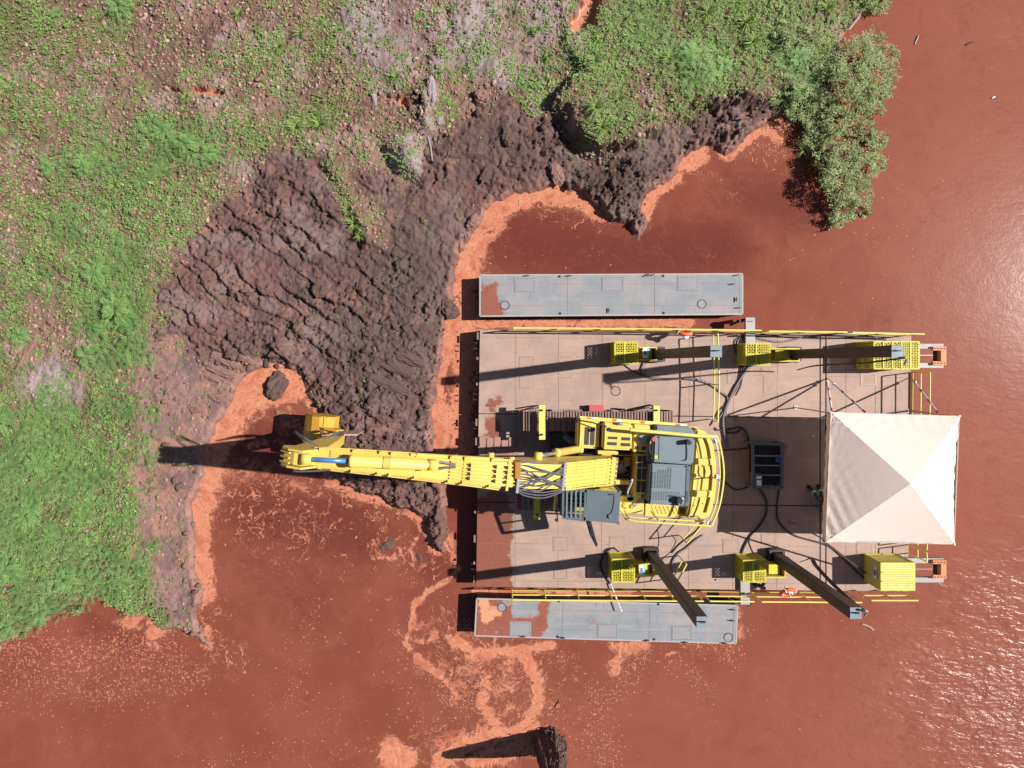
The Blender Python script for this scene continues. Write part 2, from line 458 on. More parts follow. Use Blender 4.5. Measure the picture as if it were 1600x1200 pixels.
def terrain(X, Y, full=True):
    sd = poly_sd(X, Y, LAND)
    wob = (fbm(X * 1.4, Y * 1.4, 1, 5, .6) - .5)
    sd = sd + wob * 0.55
    A = {}
    mud = sstep(-.25, .3, poly_sd(X, Y, MUD) + (fbm(X * 1.1, Y * 1.1, 2, 4) - .5) * 1.1)
    bare = sstep(-.3, .4, poly_sd(X, Y, BARE) + (fbm(X * 1.3, Y * 1.3, 3, 4) - .5) * .9) * (1 - mud)
    plat = sstep(-.25, .12, poly_sd(X, Y, PLATEAU) + (fbm(X * 1.5, Y * 1.5, 4, 5, .6) - .5) * 1.1)
    plat = plat * (1 - .8 * sstep(wy(165), wy(70), Y))
    green = blobs(X, Y, GREEN)
    pale = np.clip(blobs(X, Y, PALE) * 1.5 + (fbm(X * 2.3, Y * 2.3, 5, 5, .65) - .5) * 1.6, 0, 1) * (blobs(X, Y, PALE) > .12)
    pud = strokes(X, Y, PUDDLE)
    pud = sstep(.38, .62, pud + (fbm(X * 3.4, Y * 3.4, 6, 5, .65) - .5) * 1.0 * (pud > .04))
    land = sstep(-.04, .22, sd)
    h = WL - 0.02 + np.clip(sd, -1.2, 0) * 0.55 + land * 0.16 + sstep(0.1, 2.6, sd) * 0.26
    veg = (1 - mud) * (1 - bare)
    h = h + sstep(.2, 1.2, sd) * (veg * 0.10 + plat * 0.62 * sstep(.1, .6, sd))
    h = h + sstep(.1, 1.5, sd) * (fbm(X * .5, Y * .5, 2, 3) - .5) * .35 * (1 - pud)
    # excavated mud: diagonal tooth ridges, lumps of several sizes
    u = X * RIDGEDIR[0] + Y * RIDGEDIR[1]; v = -X * RIDGEDIR[1] + Y * RIDGEDIR[0]
    ridgem = np.exp(-(((X - wx(430)) / 5.0) ** 2 + ((Y - wy(430)) / 3.6) ** 2) ** 1.5)
    vr = v + (fbm(X * .6, Y * .6, 3, 3) - .5) * .9
    vr = vr + (fbm(X * 3.1, Y * 3.1, 2, 4, .6) - .5) * .35
    fr = (vr * 1.75) % 1.0
    fine = np.abs((vr * 6.3 + .4 * fbm(u * 2, v * 2, 1, 3)) % 1.0 - .5)
    rid = sstep(0, .16, fr) * (1 - fr) * 1.25
    rid = rid * np.clip(1.9 * fbm(u * .55 + 7 * np.floor(vr * 1.75), v * .4, 5, 3) - .25, 0, 1.3)
    bil = np.abs(fbm(X * 2.6, Y * 2.6, 3, 5, .62) - .5) * 2
    w1, i1 = worley(X * 1.5 + wob * 2, Y * 1.5, 0); w2, i2 = worley(X * 3.6 + wob * 3, Y * 3.6 + wob, 1); w3, i3 = worley(X * 8.0 + wob * 4, Y * 8.0, 2)
    dome = lambda w, r: np.sqrt(np.clip(1 - (w / r) ** 2, 0, 1))
    turb = fbm(X * 6, Y * 6, 6, 4, .7)
    gate = sstep(.42, .62, fbm(X * .9, Y * .9, 7, 4))
    lum = 0.085 * dome(w1, .75) * (i1 > .55) + 0.085 * dome(w2, .62) * (i2 > .4) + 0.045 * dome(w3, .6) * (i3 > .3) + (turb - .5) * .07
    rub = blobs(X, Y, [(620, 780, 130, 60, 1), (690, 820, 40, 60, 1), (960, 300, 70, 60, 1), (1120, 200, 90, 40, .9), (880, 215, 40, 40, .9), (520, 650, 80, 60, .8), (380, 560, 60, 40, .7), (305, 960, 40, 60, .8), (820, 230, 40, 60, .5)])
    h = h + mud * land * (ridgem * (rid - .35) * .19 + lum * (0.38 + .60 * gate + 1.1 * rub) + .09 * (bil - .25) + (turb - .5) * .12 + ridgem * (fine - .25) * .07 * (1 - gate) + (fbm(X * 11, Y * 11, 4, 3, .7) - .5) * .09 + rub * .12)
    h = h + bare * land * ((i3 > .6) * .02 * dome(w3, .6) + .07 * (turb - .5) + .05 * dome(w2, .6) * (i2 > .7) * (0.5 + rub) + .16 * (fbm(X * 1.3, Y * 1.3, 6, 5, .6) - .5))
    cl = (0.045 * dome(w3, .55) * (i3 > .35) + .06 * dome(w2, .6) * (i2 > .75) + (turb - .5) * .05)
    h = h + veg * land * (cl * (1 - .75 * pale) + .10 * (fbm(X * 1.2, Y * 1.2, 5, 4, .6) - .5) + pale * .14 * (1 - np.abs(2 * fbm(X * 2.4, Y * 2.4, 2, 5, .6) - 1)) )
    # steep gully sides in the churned strip above the mud
    h = h - land * .35 * strokes(X, Y, [([(592, 235), (612, 262), (640, 285)], 13, .8), ([(500, 262), (540, 320), (560, 385)], 10, .7), ([(868, 190), (905, 245), (960, 268)], 12, .8), ([(1225, 195), (1255, 215)], 22, 1), ([(700, 20), (705, 60)], 7, .35), ([(405, 560), (470, 590)], 7, .7)])
    h = h + land * strokes(X, Y, [([(520, 300), (560, 340), (580, 380)], 16, .22), ([(640, 250)], 20, .35), ([(670, 200), (668, 150)], 12, .2)])
    h = np.where(pud > 0.02, h * (1 - pud) + pud * (WL + .22), h)
    if not full: return h, sd, green, mud, bare, pud
    # soil colour (dry/wet/mud), no light in it
    def mixc(c, col, f): return c * (1 - f[..., None]) + np.array(col) * f[..., None]
    c = np.empty(X.shape + (3,)); c[:] = (0.23, 0.135, 0.108)
    n = fbm(X * 1.1, Y * 1.1, 4, 5, .6)
    c = mixc(c, (0.17, 0.095, 0.077), sstep(.42, .62, n))
    c = mixc(c, (0.40, 0.30, 0.28), sstep(.58, .7, fbm(X * .8, Y * .8, 3, 5)) * .5)
    c = mixc(c, (0.15, 0.13, 0.06), np.clip(green, 0, 1) * .6)
    c = mixc(c, (0.245, 0.145, 0.13), bare)
    c = mixc(c, (0.30, 0.165, 0.12), bare * sstep(.5, .6, fbm(X * 1.5, Y * 1.5, 7, 4)) * .8)
    c = mixc(c, (0.16, 0.105, 0.10), bare * sstep(.52, .6, fbm(X * 1.1, Y * 1.1, 1, 4)) * .7)
    m1 = sstep(.40, .6, fbm(X * .55, Y * .55, 6, 4))
    mc = np.empty_like(c); mc[:] = (0.125, 0.075, 0.069)
    mc = mixc(mc, (0.165, 0.088, 0.075), m1 * .8)
    mc = mixc(mc, (0.205, 0.14, 0.125), sstep(.5, .64, fbm(X * .9 + 5, Y * .9, 2, 5, .6)) * .7)
    mc = mixc(mc, (0.25, 0.135, 0.105), sstep(.6, .68, fbm(X * 1.7, Y * 1.7, 0, 5, .6)) * .7)
    mc = mixc(mc, (0.085, 0.06, 0.052), blobs(X, Y, [(640, 420, 70, 90, .8), (780, 230, 90, 40, .7), (960, 280, 80, 60, .8), (600, 560, 90, 80, .7)]))
    mc = mixc(mc, (0.155, 0.082, 0.07), blobs(X, Y, [(620, 780, 120, 50, 1), (690, 830, 40, 60, 1)]))
    c = c * (1 - mud[..., None]) + mc * mud[..., None]
    c = mixc(c, (0.33, 0.27, 0.265), pale * (1 - mud) * .85)
    wet = (1 - sstep(.05, .40, sd)) * sstep(.30, .62, fbm(X * 2.5, Y * 2.5, 3, 5, .65))
    c = mixc(c, (0.30, 0.145, 0.115), np.clip(wet * .85, 0, 1))
    c = mixc(c, (0.17, 0.075, 0.058), (1 - sstep(-.02, .14, sd)) * .8)
    c = mixc(c, (0.50, 0.19, 0.10), pud * .85)
    A['green'] = green; A['mud'] = mud
    A['wetness'] = np.clip(np.maximum(pud, wet * .7), 0, 1)
    return h, sd, A, c

def axis(lo, hi, step, far):
    a = list(np.arange(lo, hi + step, step)); s = step
    l = [lo]; s = step
    while l[-1] > -far: s *= 1.35; l.append(l[-1] - s)
    r = [a[-1]]; s = step
    while r[-1] < far: s *= 1.35; r.append(r[-1] + s)
    return np.array(l[:0:-1] + a + r[1:])

def np_mesh(name, verts, faces, mat, attrs=None, smooth=False, cols=None):
    me = bpy.data.meshes.new(name)
    nv, (nf, k) = len(verts), faces.shape
    me.vertices.add(nv); me.vertices.foreach_set('co', np.ascontiguousarray(verts, dtype=np.float32).ravel())
    me.loops.add(nf * k); me.loops.foreach_set('vertex_index', np.ascontiguousarray(faces, dtype=np.int32).ravel())
    me.polygons.add(nf)
    me.polygons.foreach_set('loop_start', np.arange(0, nf * k, k, dtype=np.int32))
    if smooth: me.polygons.foreach_set('use_smooth', np.ones(nf, bool))
    me.update(calc_edges=True)
    for m in (mat if isinstance(mat, (list, tuple)) else [mat]): me.materials.append(m)
    for nme, a in (attrs or {}).items():
        at = me.attributes.new(nme, 'FLOAT', 'POINT'); at.data.foreach_set('value', np.ascontiguousarray(a, dtype=np.float32).ravel())
    if cols is not None:
        at = me.attributes.new('soil', 'FLOAT_COLOR', 'POINT')
        q = np.ones((nv, 4), np.float32); q[:, :3] = cols.reshape(-1, 3); at.data.foreach_set('color', q.ravel())
    return me

def grid_faces(nx, ny, keep=None):
    i, j = np.meshgrid(np.arange(nx - 1), np.arange(ny - 1), indexing='ij')
    a = i * ny + j
    f = np.stack([a, a + ny, a + ny + 1, a + 1], -1)
    if keep is not None: f = f[keep]
    return f.reshape(-1, 4)
def compact(v, f, *arrs):
    u, inv = np.unique(f, return_inverse=True)
    return (v[u], inv.reshape(f.shape)) + tuple(a[u] for a in arrs)

def build_ground():
    m, nt = new_mat('bare_earth_and_mud'); t = NT(nt)
    g = t.n('NewGeometry').outputs['Position']
    a = t.n('Attribute'); a.attribute_name = 'soil'
    n1 = t.noise(g, 14, 8, .72); n2 = t.noise(g, 55, 5, .7); n3 = t.noise(g, 4, 5, .6)
    k = t.math('MULTIPLY', t.math('MULTIPLY_ADD', n1, 0.9, 0.55), t.math('MULTIPLY_ADD', n3, .6, .7))
    cc = t.n('CombineColor'); [t.l(k, cc.inputs[i]) for i in range(3)]
    c = t.mix(1.0, a.outputs['Color'], cc.outputs[0], 'MULTIPLY')
    c = t.mix(t.math('MULTIPLY', t.step(n2, .6, .72), .4), c, (0.42, 0.28, 0.23))
    wet = t.attr('wetness')
    hgt = t.math('ADD', t.math('MULTIPLY', n1, .7), t.math('MULTIPLY', n2, .4))
    bp = t.bump(hgt, t.math('MULTIPLY_ADD', wet, -.6, .9), .05)
    rg = t.math('MULTIPLY_ADD', wet, -.55, .93)
    t.out(t.principled(c, rg, 0, bp, t.math('MULTIPLY_ADD', wet, .35, .12)))
    st = 0.04
    xs = axis(-21.0, 15.5, st, 400); ys = axis(-11.5, 16.0, st, 400)
    X, Y = np.meshgrid(xs, ys, indexing='ij')
    hs, sds, cs, gr, wt = [], [], [], [], []
    for s in np.array_split(np.arange(len(xs)), 12):
        h, sd, A, c = terrain(X[s], Y[s]); hs.append(h); sds.append(sd); cs.append(c); gr.append(A['green']); wt.append(A['wetness'])
    h = np.concatenate(hs); sd = np.concatenate(sds); c = np.concatenate(cs); wt = np.concatenate(wt)
    keep = (sd[:-1, :-1] > -.9) | (sd[1:, 1:] > -.9)
    f = grid_faces(len(xs), len(ys), keep)
    V = np.stack([X, Y, h], -1).reshape(-1, 3)
    V, f, cc_, ww = compact(V, f, c.reshape(-1, 3), wt.ravel())
    me = np_mesh('ground', V, f, m, {'wetness': ww}, False, cc_)
    tag(link(me, 'ground'), kind='structure')
    # river bed far below, so that nothing is open under the water
    b = MB(); b.add([(-400, -400, WL - 1.6), (400, -400, WL - 1.6), (400, 400, WL - 1.6), (-400, 400, WL - 1.6)], [(0, 1, 2, 3)])
    tag(b.build('river_bed', M['rock']), kind='structure')
build_ground()

# ---------------------------------------------------------------- water
SOLID = [([(700, 1035), (760, 1075), (810, 1110)], 62, 0.40), ([(430, 640), (460, 670)], 26, 0.42), ([(350, 730), (420, 745), (480, 760)], 26, 0.40), ([(690, 960), (670, 1010)], 26, 0.30), ([(640, 1185), (760, 1180)], 40, 0.36), ([(450, 590), (405, 592), (372, 640), (345, 690), (325, 740), (318, 790)], 24, 0.95), ([(318, 790), (315, 850), (322, 900), (322, 935)], 13, 0.82), ([(470, 600), (420, 620), (385, 640)], 24, 0.95),
         ([(740, 380), (728, 420), (732, 480), (728, 560), (722, 640), (720, 700)], 24, 0.99), ([(760, 345), (790, 318), (850, 305), (905, 312), (935, 330)], 16, 0.86), ([(790, 335), (765, 365)], 16, 0.69),
         ([(1008, 318), (1035, 292), (1068, 265), (1098, 240)], 13, 0.86), ([(1150, 222), (1190, 206), (1225, 215)], 9, 0.69),
         ([(752, 506), (900, 505), (1000, 504), (1080, 504)], 9, 0.95), ([(740, 926), (830, 926), (980, 928)], 8, 0.86),
         ([(706, 905), (668, 925), (645, 950), (640, 985), (632, 1010), (655, 1035), (690, 1062), (712, 1095)], 7, 0.77), ([(700, 1000), (740, 1025), (800, 1022), (860, 1012)], 14, 0.82),
         ([(820, 1030), (842, 1070), (838, 1110), (820, 1140)], 14, 0.82), ([(760, 1060), (752, 1110), (775, 1135)], 14, 0.73), ([(700, 910), (716, 890)], 7, 0.69), ([(640, 1000), (665, 1010), (680, 992)], 6, 0.69),
         ([(790, 1045), (800, 1090), (790, 1130)], 20, 0.53), ([(1000, 1010), (975, 1020), (962, 1050)], 16, 0.65), ([(960, 1012), (1010, 1010)], 9, 0.77),
         ([(612, 1182), (630, 1190)], 24, 1.3), ([(690, 1195), (740, 1160), (800, 1150), (850, 1150)], 22, 0.86), ([(740, 1195), (830, 1170)], 22, 0.77), ([(235, 985), (235, 1010)], 16, 0.65), ([(170, 970), (210, 985)], 10, 0.52),
         ([(580, 850), (590, 872), (612, 876), (635, 866), (650, 845)], 5, 0.69), ([(640, 850), (645, 885)], 5, 0.60), ([(600, 790), (650, 812), (662, 840)], 6, 0.60), ([(505, 758), (545, 775), (590, 788)], 6, 0.60),
         ([(700, 860), (712, 880)], 9, 0.60), ([(1155, 950), (1160, 1000)], 6, 0.60), ([(460, 700), (430, 690), (380, 700)], 9, 0.50)]
SHOREF = [([(400, 580), (345, 660), (318, 745), (300, 800), (303, 850), (305, 900)], 34, 1), ([(470, 600), (440, 580)], 26, 1), ([(745, 345), (712, 400), (712, 480), (690, 560), (680, 690)], 34, 1), ([(760, 330), (812, 306), (872, 290), (938, 325)], 22, .9),
          ([(1005, 330), (1040, 285), (1090, 240)], 22, .9), ([(1140, 235), (1200, 200), (1230, 192)], 18, .7), ([(510, 745), (570, 772), (650, 800), (680, 860), (700, 850)], 16, .5), ([(318, 940), (322, 1010)], 14, .5), ([(200, 970), (260, 990)], 16, .5), ([(485, 630), (500, 665), (530, 700)], 18, .5)]
LACE = [([(330, 760), (430, 790), (560, 830)], 70, .8), ([(360, 740), (480, 760), (600, 800)], 30, 1), ([(400, 850), (520, 880)], 60, .45), ([(430, 640), (470, 680)], 26, 1.0), ([(600, 860), (660, 880)], 35, .9),
        ([(690, 1010), (760, 1060), (830, 1090)], 70, .95), ([(650, 960), (660, 1030), (720, 1110)], 20, .9), ([(335, 990), (370, 1030)], 34, .9), ([(340, 950), (350, 990)], 18, .8), ([(560, 920), (640, 950)], 40, .25),
        ([(850, 330), (950, 345)], 20, .7), ([(1060, 280), (1150, 240), (1240, 260)], 20, .55), ([(1130, 300), (1240, 240)], 40, .3), ([(900, 390), (1120, 400)], 30, .22), ([(1000, 1030), (1130, 1010)], 20, .6), ([(800, 1180), (700, 1150)], 30, .9)]
FLECK = [([(20, 1020), (110, 1030), (200, 1020), (260, 1030)], 32, .8), ([(10, 1060), (150, 1080), (280, 1060)], 38, .42), ([(250, 1040), (310, 1060)], 22, .55), ([(1010, 1015), (985, 1060), (965, 1090)], 16, .7), ([(1080, 1010), (1130, 1010), (1150, 1030)], 18, .75), ([(1060, 1040), (1110, 1080)], 18, .35),
         ([(940, 1090), (930, 1150), (950, 1195)], 26, .5), ([(880, 1110), (910, 1180)], 26, .2), ([(700, 1070), (730, 1110)], 16, .7), ([(860, 1020), (900, 1040)], 18, .35), ([(620, 1060), (660, 1140)], 30, .18),
         ([(1155, 215), (1225, 232)], 12, .7), ([(400, 1190), (300, 1195), (600, 1170)], 30, .16), ([(480, 960), (440, 1100), (520, 1120)], 30, .13), ([(1250, 880), (1400, 1000)], 60, .05), ([(1330, 400), (1500, 300)], 60, .035),
         ([(740, 400), (726, 500), (724, 600), (718, 690)], 28, .5), ([(1200, 880), (1250, 930)], 40, .08), ([(640, 900), (600, 1000)], 40, .09), ([(1130, 960), (1165, 990)], 14, .5)]
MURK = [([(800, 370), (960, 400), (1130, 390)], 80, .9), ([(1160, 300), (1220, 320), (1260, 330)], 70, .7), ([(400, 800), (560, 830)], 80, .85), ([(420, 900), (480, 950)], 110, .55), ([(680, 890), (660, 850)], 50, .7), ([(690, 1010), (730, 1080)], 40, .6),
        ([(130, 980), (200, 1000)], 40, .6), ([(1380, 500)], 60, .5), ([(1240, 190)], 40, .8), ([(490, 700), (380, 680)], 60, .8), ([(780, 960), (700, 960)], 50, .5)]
def build_water():
    m, nt = new_mat('red_muddy_water'); t = NT(nt)
    g = t.n('NewGeometry').outputs['Position']
    sx = t.n('SeparateXYZ'); t.l(g, sx.inputs[0])
    foam, lace, fleck, murk, rip = (t.attr(k) for k in ('foam', 'lace', 'fleck', 'murk', 'ripple'))
    # warped coordinates give swirls
    wn_ = t.n('TexNoise'); wn_.inputs['Scale'].default_value = 0.9; wn_.inputs['Detail'].default_value = 3; t.l(g, wn_.inputs[0])
    va = t.n('VectorMath', operation='SCALE'); va.inputs['Scale'].default_value = 1.6; t.l(wn_.outputs['Color'], va.inputs[0])
    vb = t.n('VectorMath', operation='ADD'); t.l(g, vb.inputs[0]); t.l(va.outputs[0], vb.inputs[1]); q = vb.outputs[0]
    n_big = t.noise(q, .35, 4, .55); n_mid = t.noise(q, 1.6, 6, .62); n_fine = t.noise(q, 7, 6, .68)
    base = t.mix(t.step(n_big, .38, .62), (0.20, 0.056, 0.037), (0.225, 0.068, 0.043))
    base = t.mix(t.math('MULTIPLY', t.step(t.attr('open'), .0, 1.0), .8), base, (0.275, 0.092, 0.062))  # lighter base colour paints the sun sheen into the open water
    base = t.mix(t.math('MULTIPLY', t.step(n_mid, .5, .68), .35), base, (0.19, 0.052, 0.036))
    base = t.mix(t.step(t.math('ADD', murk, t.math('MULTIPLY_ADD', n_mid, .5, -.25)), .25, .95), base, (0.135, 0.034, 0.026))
    # scum film: solid patches
    n_gr = t.noise(g, 30, 4, .7)
    edge = t.math('ADD', foam, t.math('MULTIPLY_ADD', n_mid, 2.1, -1.03))
    edge = t.math('ADD', edge, t.math('MULTIPLY_ADD', n_fine, 1.0, -.5))
    edge = t.math('ADD', edge, t.math('MULTIPLY_ADD', n_gr, .5, -.25))
    solid = t.math('ADD', t.math('MULTIPLY', t.step(edge, .30, .50), .45), t.math('MULTIPLY', t.step(edge, .48, .60), .55))
    solid = t.math('MULTIPLY', solid, t.step(foam, .05, .2))
    hole = t.math('SUBTRACT', 1, t.math('MULTIPLY', t.step(n_fine, .60, .66), t.math('LESS_THAN', foam, .93)))
    solid = t.math('MULTIPLY', solid, t.math('MAXIMUM', hole, .35))
    # thin threads: ridges of warped noise
    def thread(scale, w):
        n = t.noise(q, scale, 4, .6, .9)
        d = t.math('ABSOLUTE', t.math('SUBTRACT', n, .5))
        return t.step(t.math('DIVIDE', d, w), 0.35, 1.0, 1.0, 0.0)
    lw = t.math('MULTIPLY', t.math('MULTIPLY_ADD', lace, .026, .002), t.math('MULTIPLY_ADD', n_fine, 3.4, -.95))
    th = t.math('MULTIPLY', thread(.95, lw), t.step(lace, .1, .45))
    th2 = t.math('MULTIPLY', thread(2.6, t.math('MULTIPLY', lw, .7)), t.step(t.math('ADD', lace, t.math('MULTIPLY_ADD', n_big, 1.2, -.6)), .25, .7))
    th = t.math('MULTIPLY', t.math('MAXIMUM', th, t.math('MULTIPLY', th2, .5)), .75)
    faint = t.math('MULTIPLY', thread(.55, .02), .08)
    # flecks
    vo = t.vor(g, 9.0); vo2 = t.vor(g, 17.0)
    sep = t.n('SeparateColor'); t.l(vo.outputs['Color'], sep.inputs[0]); sep2 = t.n('SeparateColor'); t.l(vo2.outputs['Color'], sep2.inputs[0])
    fk = t.math('ADD', fleck, t.math('MULTIPLY', t.math('MULTIPLY_ADD', n_mid, 1.3, -.65), fleck))
    f1 = t.math('MULTIPLY', t.step(t.math('ADD', vo.outputs['Distance'], t.math('MULTIPLY', n_fine, .3)), .42, .48, 1, 0), t.math('LESS_THAN', sep.outputs[0], fk))
    f2 = t.math('MULTIPLY', t.step(t.math('ADD', vo2.outputs['Distance'], t.math('MULTIPLY', n_fine, .3)), .42, .5, 1, 0), t.math('LESS_THAN', sep2.outputs[0], t.math('MULTIPLY', fk, .8)))
    dash = t.math('MULTIPLY', t.math('MULTIPLY', thread(4.6, .05), t.step(t.noise(g, 8, 2, .5), .50, .56)), t.step(t.math('ADD', fk, t.math('MULTIPLY_ADD', n_fine, .8, -.4)), .22, .42))
    fl = t.math('MAXIMUM', t.math('MAXIMUM', t.math('MULTIPLY', f1, .8), f2), t.math('MULTIPLY', dash, .85))
    scum = t.math('MAXIMUM', t.math('MAXIMUM', solid, th), fl, clamp=True)
    sc = t.mix(t.step(n_fine, .3, .7), (0.43, 0.145, 0.085), (0.60, 0.255, 0.155))
    sc = t.mix(t.step(n_mid, .5, .68), sc, (0.42, 0.13, 0.075))
    sc = t.mix(t.math('MULTIPLY', t.step(n_gr, .60, .70), .5), sc, (0.68, 0.40, 0.30))
    c = t.mix(faint, base, (0.4, 0.14, 0.08))
    c = t.mix(scum, c, sc)
    # ripples
    mp = t.n('Mapping'); mp.inputs['Rotation'].default_value = (0, 0, R(28)); mp.inputs['Scale'].default_value = (1, 2.1, 1); t.l(g, mp.inputs[0])
    r1 = t.noise(mp.outputs[0], 1.15, 4, .5, .5); r2 = t.noise(g, 12, 4, .6); r3 = t.noise(mp.outputs[0], 4.0, 3, .5, .3)
    hh = t.math('ADD', t.math('MULTIPLY', r1, rip), t.math('ADD', t.math('MULTIPLY', r2, .007), t.math('MULTIPLY', t.math('MULTIPLY', r3, rip), .35)))
    hh = t.math('ADD', hh, t.math('MULTIPLY', scum, .03))
    hh = t.math('ADD', hh, t.math('MULTIPLY', t.math('MULTIPLY', n_fine, scum), .05))
    bp = t.bump(hh, 1.0, .35)
    t.out(t.principled(c, t.math('ADD', t.math('MULTIPLY_ADD', scum, .35, .22), t.math('MULTIPLY', rip, .12)), 0, bp, t.math('MULTIPLY', t.math('MULTIPLY_ADD', rip, .5, .055), t.math('MULTIPLY_ADD', scum, -.6, 1.0))))
    xs = axis(-20, 21, .10, 400); ys = axis(-16, 15, .10, 400)
    X, Y = np.meshgrid(xs, ys, indexing='ij')
    # pixel coordinates are taken at the land level in these tables
    sdw = poly_sd(X, Y, LAND) + (fbm(X * 1.4, Y * 1.4, 1, 5, .6) - .5) * .55
    reg = strokes(X, Y, SHOREF); bw_ = .12 + 1.05 * reg * np.clip(2.6 * fbm(X * .9, Y * .9, 5, 4) - .62, .05, 1.3)
    shore = np.clip(reg * 1.3, 0, .88) * (1 - sstep(bw_ * .6, bw_, -sdw))
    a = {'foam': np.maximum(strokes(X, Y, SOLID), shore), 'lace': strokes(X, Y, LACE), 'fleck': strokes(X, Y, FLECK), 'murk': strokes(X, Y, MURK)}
    rp = blobs(X, Y, [(1600, 1130, 190, 150, 1.0), (1480, 1090, 130, 110, .75), (1560, 960, 110, 90, .5), (1800, 1300, 350, 300, 1.0), (1580, 20, 90, 60, .10)])
    a['ripple'] = 0.018 + np.clip(rp, 0, 1.2) * .42
    a['open'] = sstep(8, 17, X) * (1 - .4 * fbm(X * .15, Y * .15, 2, 3)) + .5 * sstep(-3, 4, X) * sstep(-9, -13, Y)  # mask for the painted sheen: stronger to the right and lower edge
    V = np.stack([X, Y, np.full(X.shape, WL)], -1).reshape(-1, 3)
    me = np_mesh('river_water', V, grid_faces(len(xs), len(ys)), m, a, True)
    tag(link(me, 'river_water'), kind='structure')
build_water()
# ---------------------------------------------------------------- barge
def deckmat(name, base, alt, stain, rustc, sc=1.0):
    m, nt = new_mat(name); t = NT(nt)
    g = t.n('NewGeometry').outputs['Position']
    n1 = t.noise(g, .9 * sc, 6, .62, .3); n2 = t.noise(g, 5, 7, .7); n3 = t.noise(g, 26, 4, .7)
    mp = t.n('Mapping'); mp.inputs['Scale'].default_value = (.35, 3.2, 1); t.l(g, mp.inputs[0])
    n4 = t.noise(mp.outputs[0], 1.6, 5, .6)
    c = t.mix(t.step(n1, .36, .64), base, alt)
    c = t.mix(t.math('MULTIPLY', t.step(n4, .5, .72), .35), c, tuple(min(1, q * 1.25) for q in base))
    c = t.mix(t.math('MULTIPLY', t.step(n2, .55, .72), .6), c, rustc)
    mpv = t.n('Mapping'); mpv.inputs['Scale'].default_value = (3.4, .5, 1); t.l(g, mpv.inputs[0])
    c = t.mix(t.math('MULTIPLY', t.step(t.noise(mpv.outputs[0], 2.1, 6, .7), .56, .72), .4), c, tuple(q * .7 for q in alt))
    c = t.mix(t.math('MULTIPLY', t.step(n3, .62, .72), .4), c, tuple(q * .45 for q in rustc))
    w = t.math('ADD', t.attr('wet'), t.math('MULTIPLY_ADD', t.noise(g, 2.4, 9, .72), 1.5, -.75))
    f = t.math('ADD', t.math('MULTIPLY', t.step(w, .34, .56), .4), t.math('MULTIPLY', t.step(w, .50, .60), .6))
    c = t.mix(f, c, t.mix(n2, stain, tuple(q * 1.25 for q in stain)))
    sil = t.math('ADD', t.attr('silt'), t.math('MULTIPLY_ADD', t.noise(g, 4.5, 7, .7), 1.1, -.55))
    fs = t.step(sil, .5, .6)
    c = t.mix(fs, c, (0.60, 0.27, 0.15))
    v = t.math('MULTIPLY_ADD', n2, .36, .82); vv = t.n('CombineColor'); [t.l(v, vv.inputs[i]) for i in range(3)]
    c = t.mix(1.0, c, vv.outputs[0], 'MULTIPLY')
    r = t.math('MULTIPLY_ADD', f, -.3, .68)
    t.out(t.principled(c, r, 0, t.bump(t.math('ADD', n3, n2), .18, .01), .3)); return m
M['deck'] = deckmat('deck_plate_pinkish_tan', (0.40, 0.275, 0.22), (0.34, 0.235, 0.195), (0.215, 0.075, 0.05), (0.25, 0.14, 0.11))
M['pontoon'] = deckmat('pontoon_plate_grey_blue', (0.30, 0.27, 0.27), (0.215, 0.24, 0.26), (0.235, 0.08, 0.055), (0.30, 0.20, 0.19))
WETS = [([(800, 545), (840, 560)], 30, .34), ([(1000, 905), (900, 900)], 16, .4), ([(1330, 560), (1400, 600)], 30, .34), ([(1150, 660), (1170, 720)], 26, .4), ([(830, 720), (1000, 700)], 40, .4), ([(1060, 440)], 20, .3), ([(900, 965), (960, 980)], 14, .38), ([(1090, 960)], 14, .35), ([(1190, 600), (1200, 560)], 22, .36), ([(775, 790), (775, 920)], 26, 1.25), ([(760, 800), (758, 915)], 30, 1.2), ([(775, 625), (765, 640)], 18, .62), ([(770, 660), (765, 690)], 20, .7), ([(764, 455), (775, 490), (770, 470)], 18, .95), ([(755, 470), (760, 500)], 16, 1.1),
        ([(775, 950), (790, 990), (830, 985)], 26, .95), ([(850, 945), (845, 985)], 14, .75), ([(757, 940), (757, 990)], 22, 1.0), ([(815, 975), (845, 968)], 14, .8)]
SILT = [([(756, 938), (760, 965), (775, 955)], 14, .8), ([(782, 955), (786, 965)], 9, .6), ([(760, 990)], 14, .5), ([(758, 500), (750, 508)], 8, .5)]
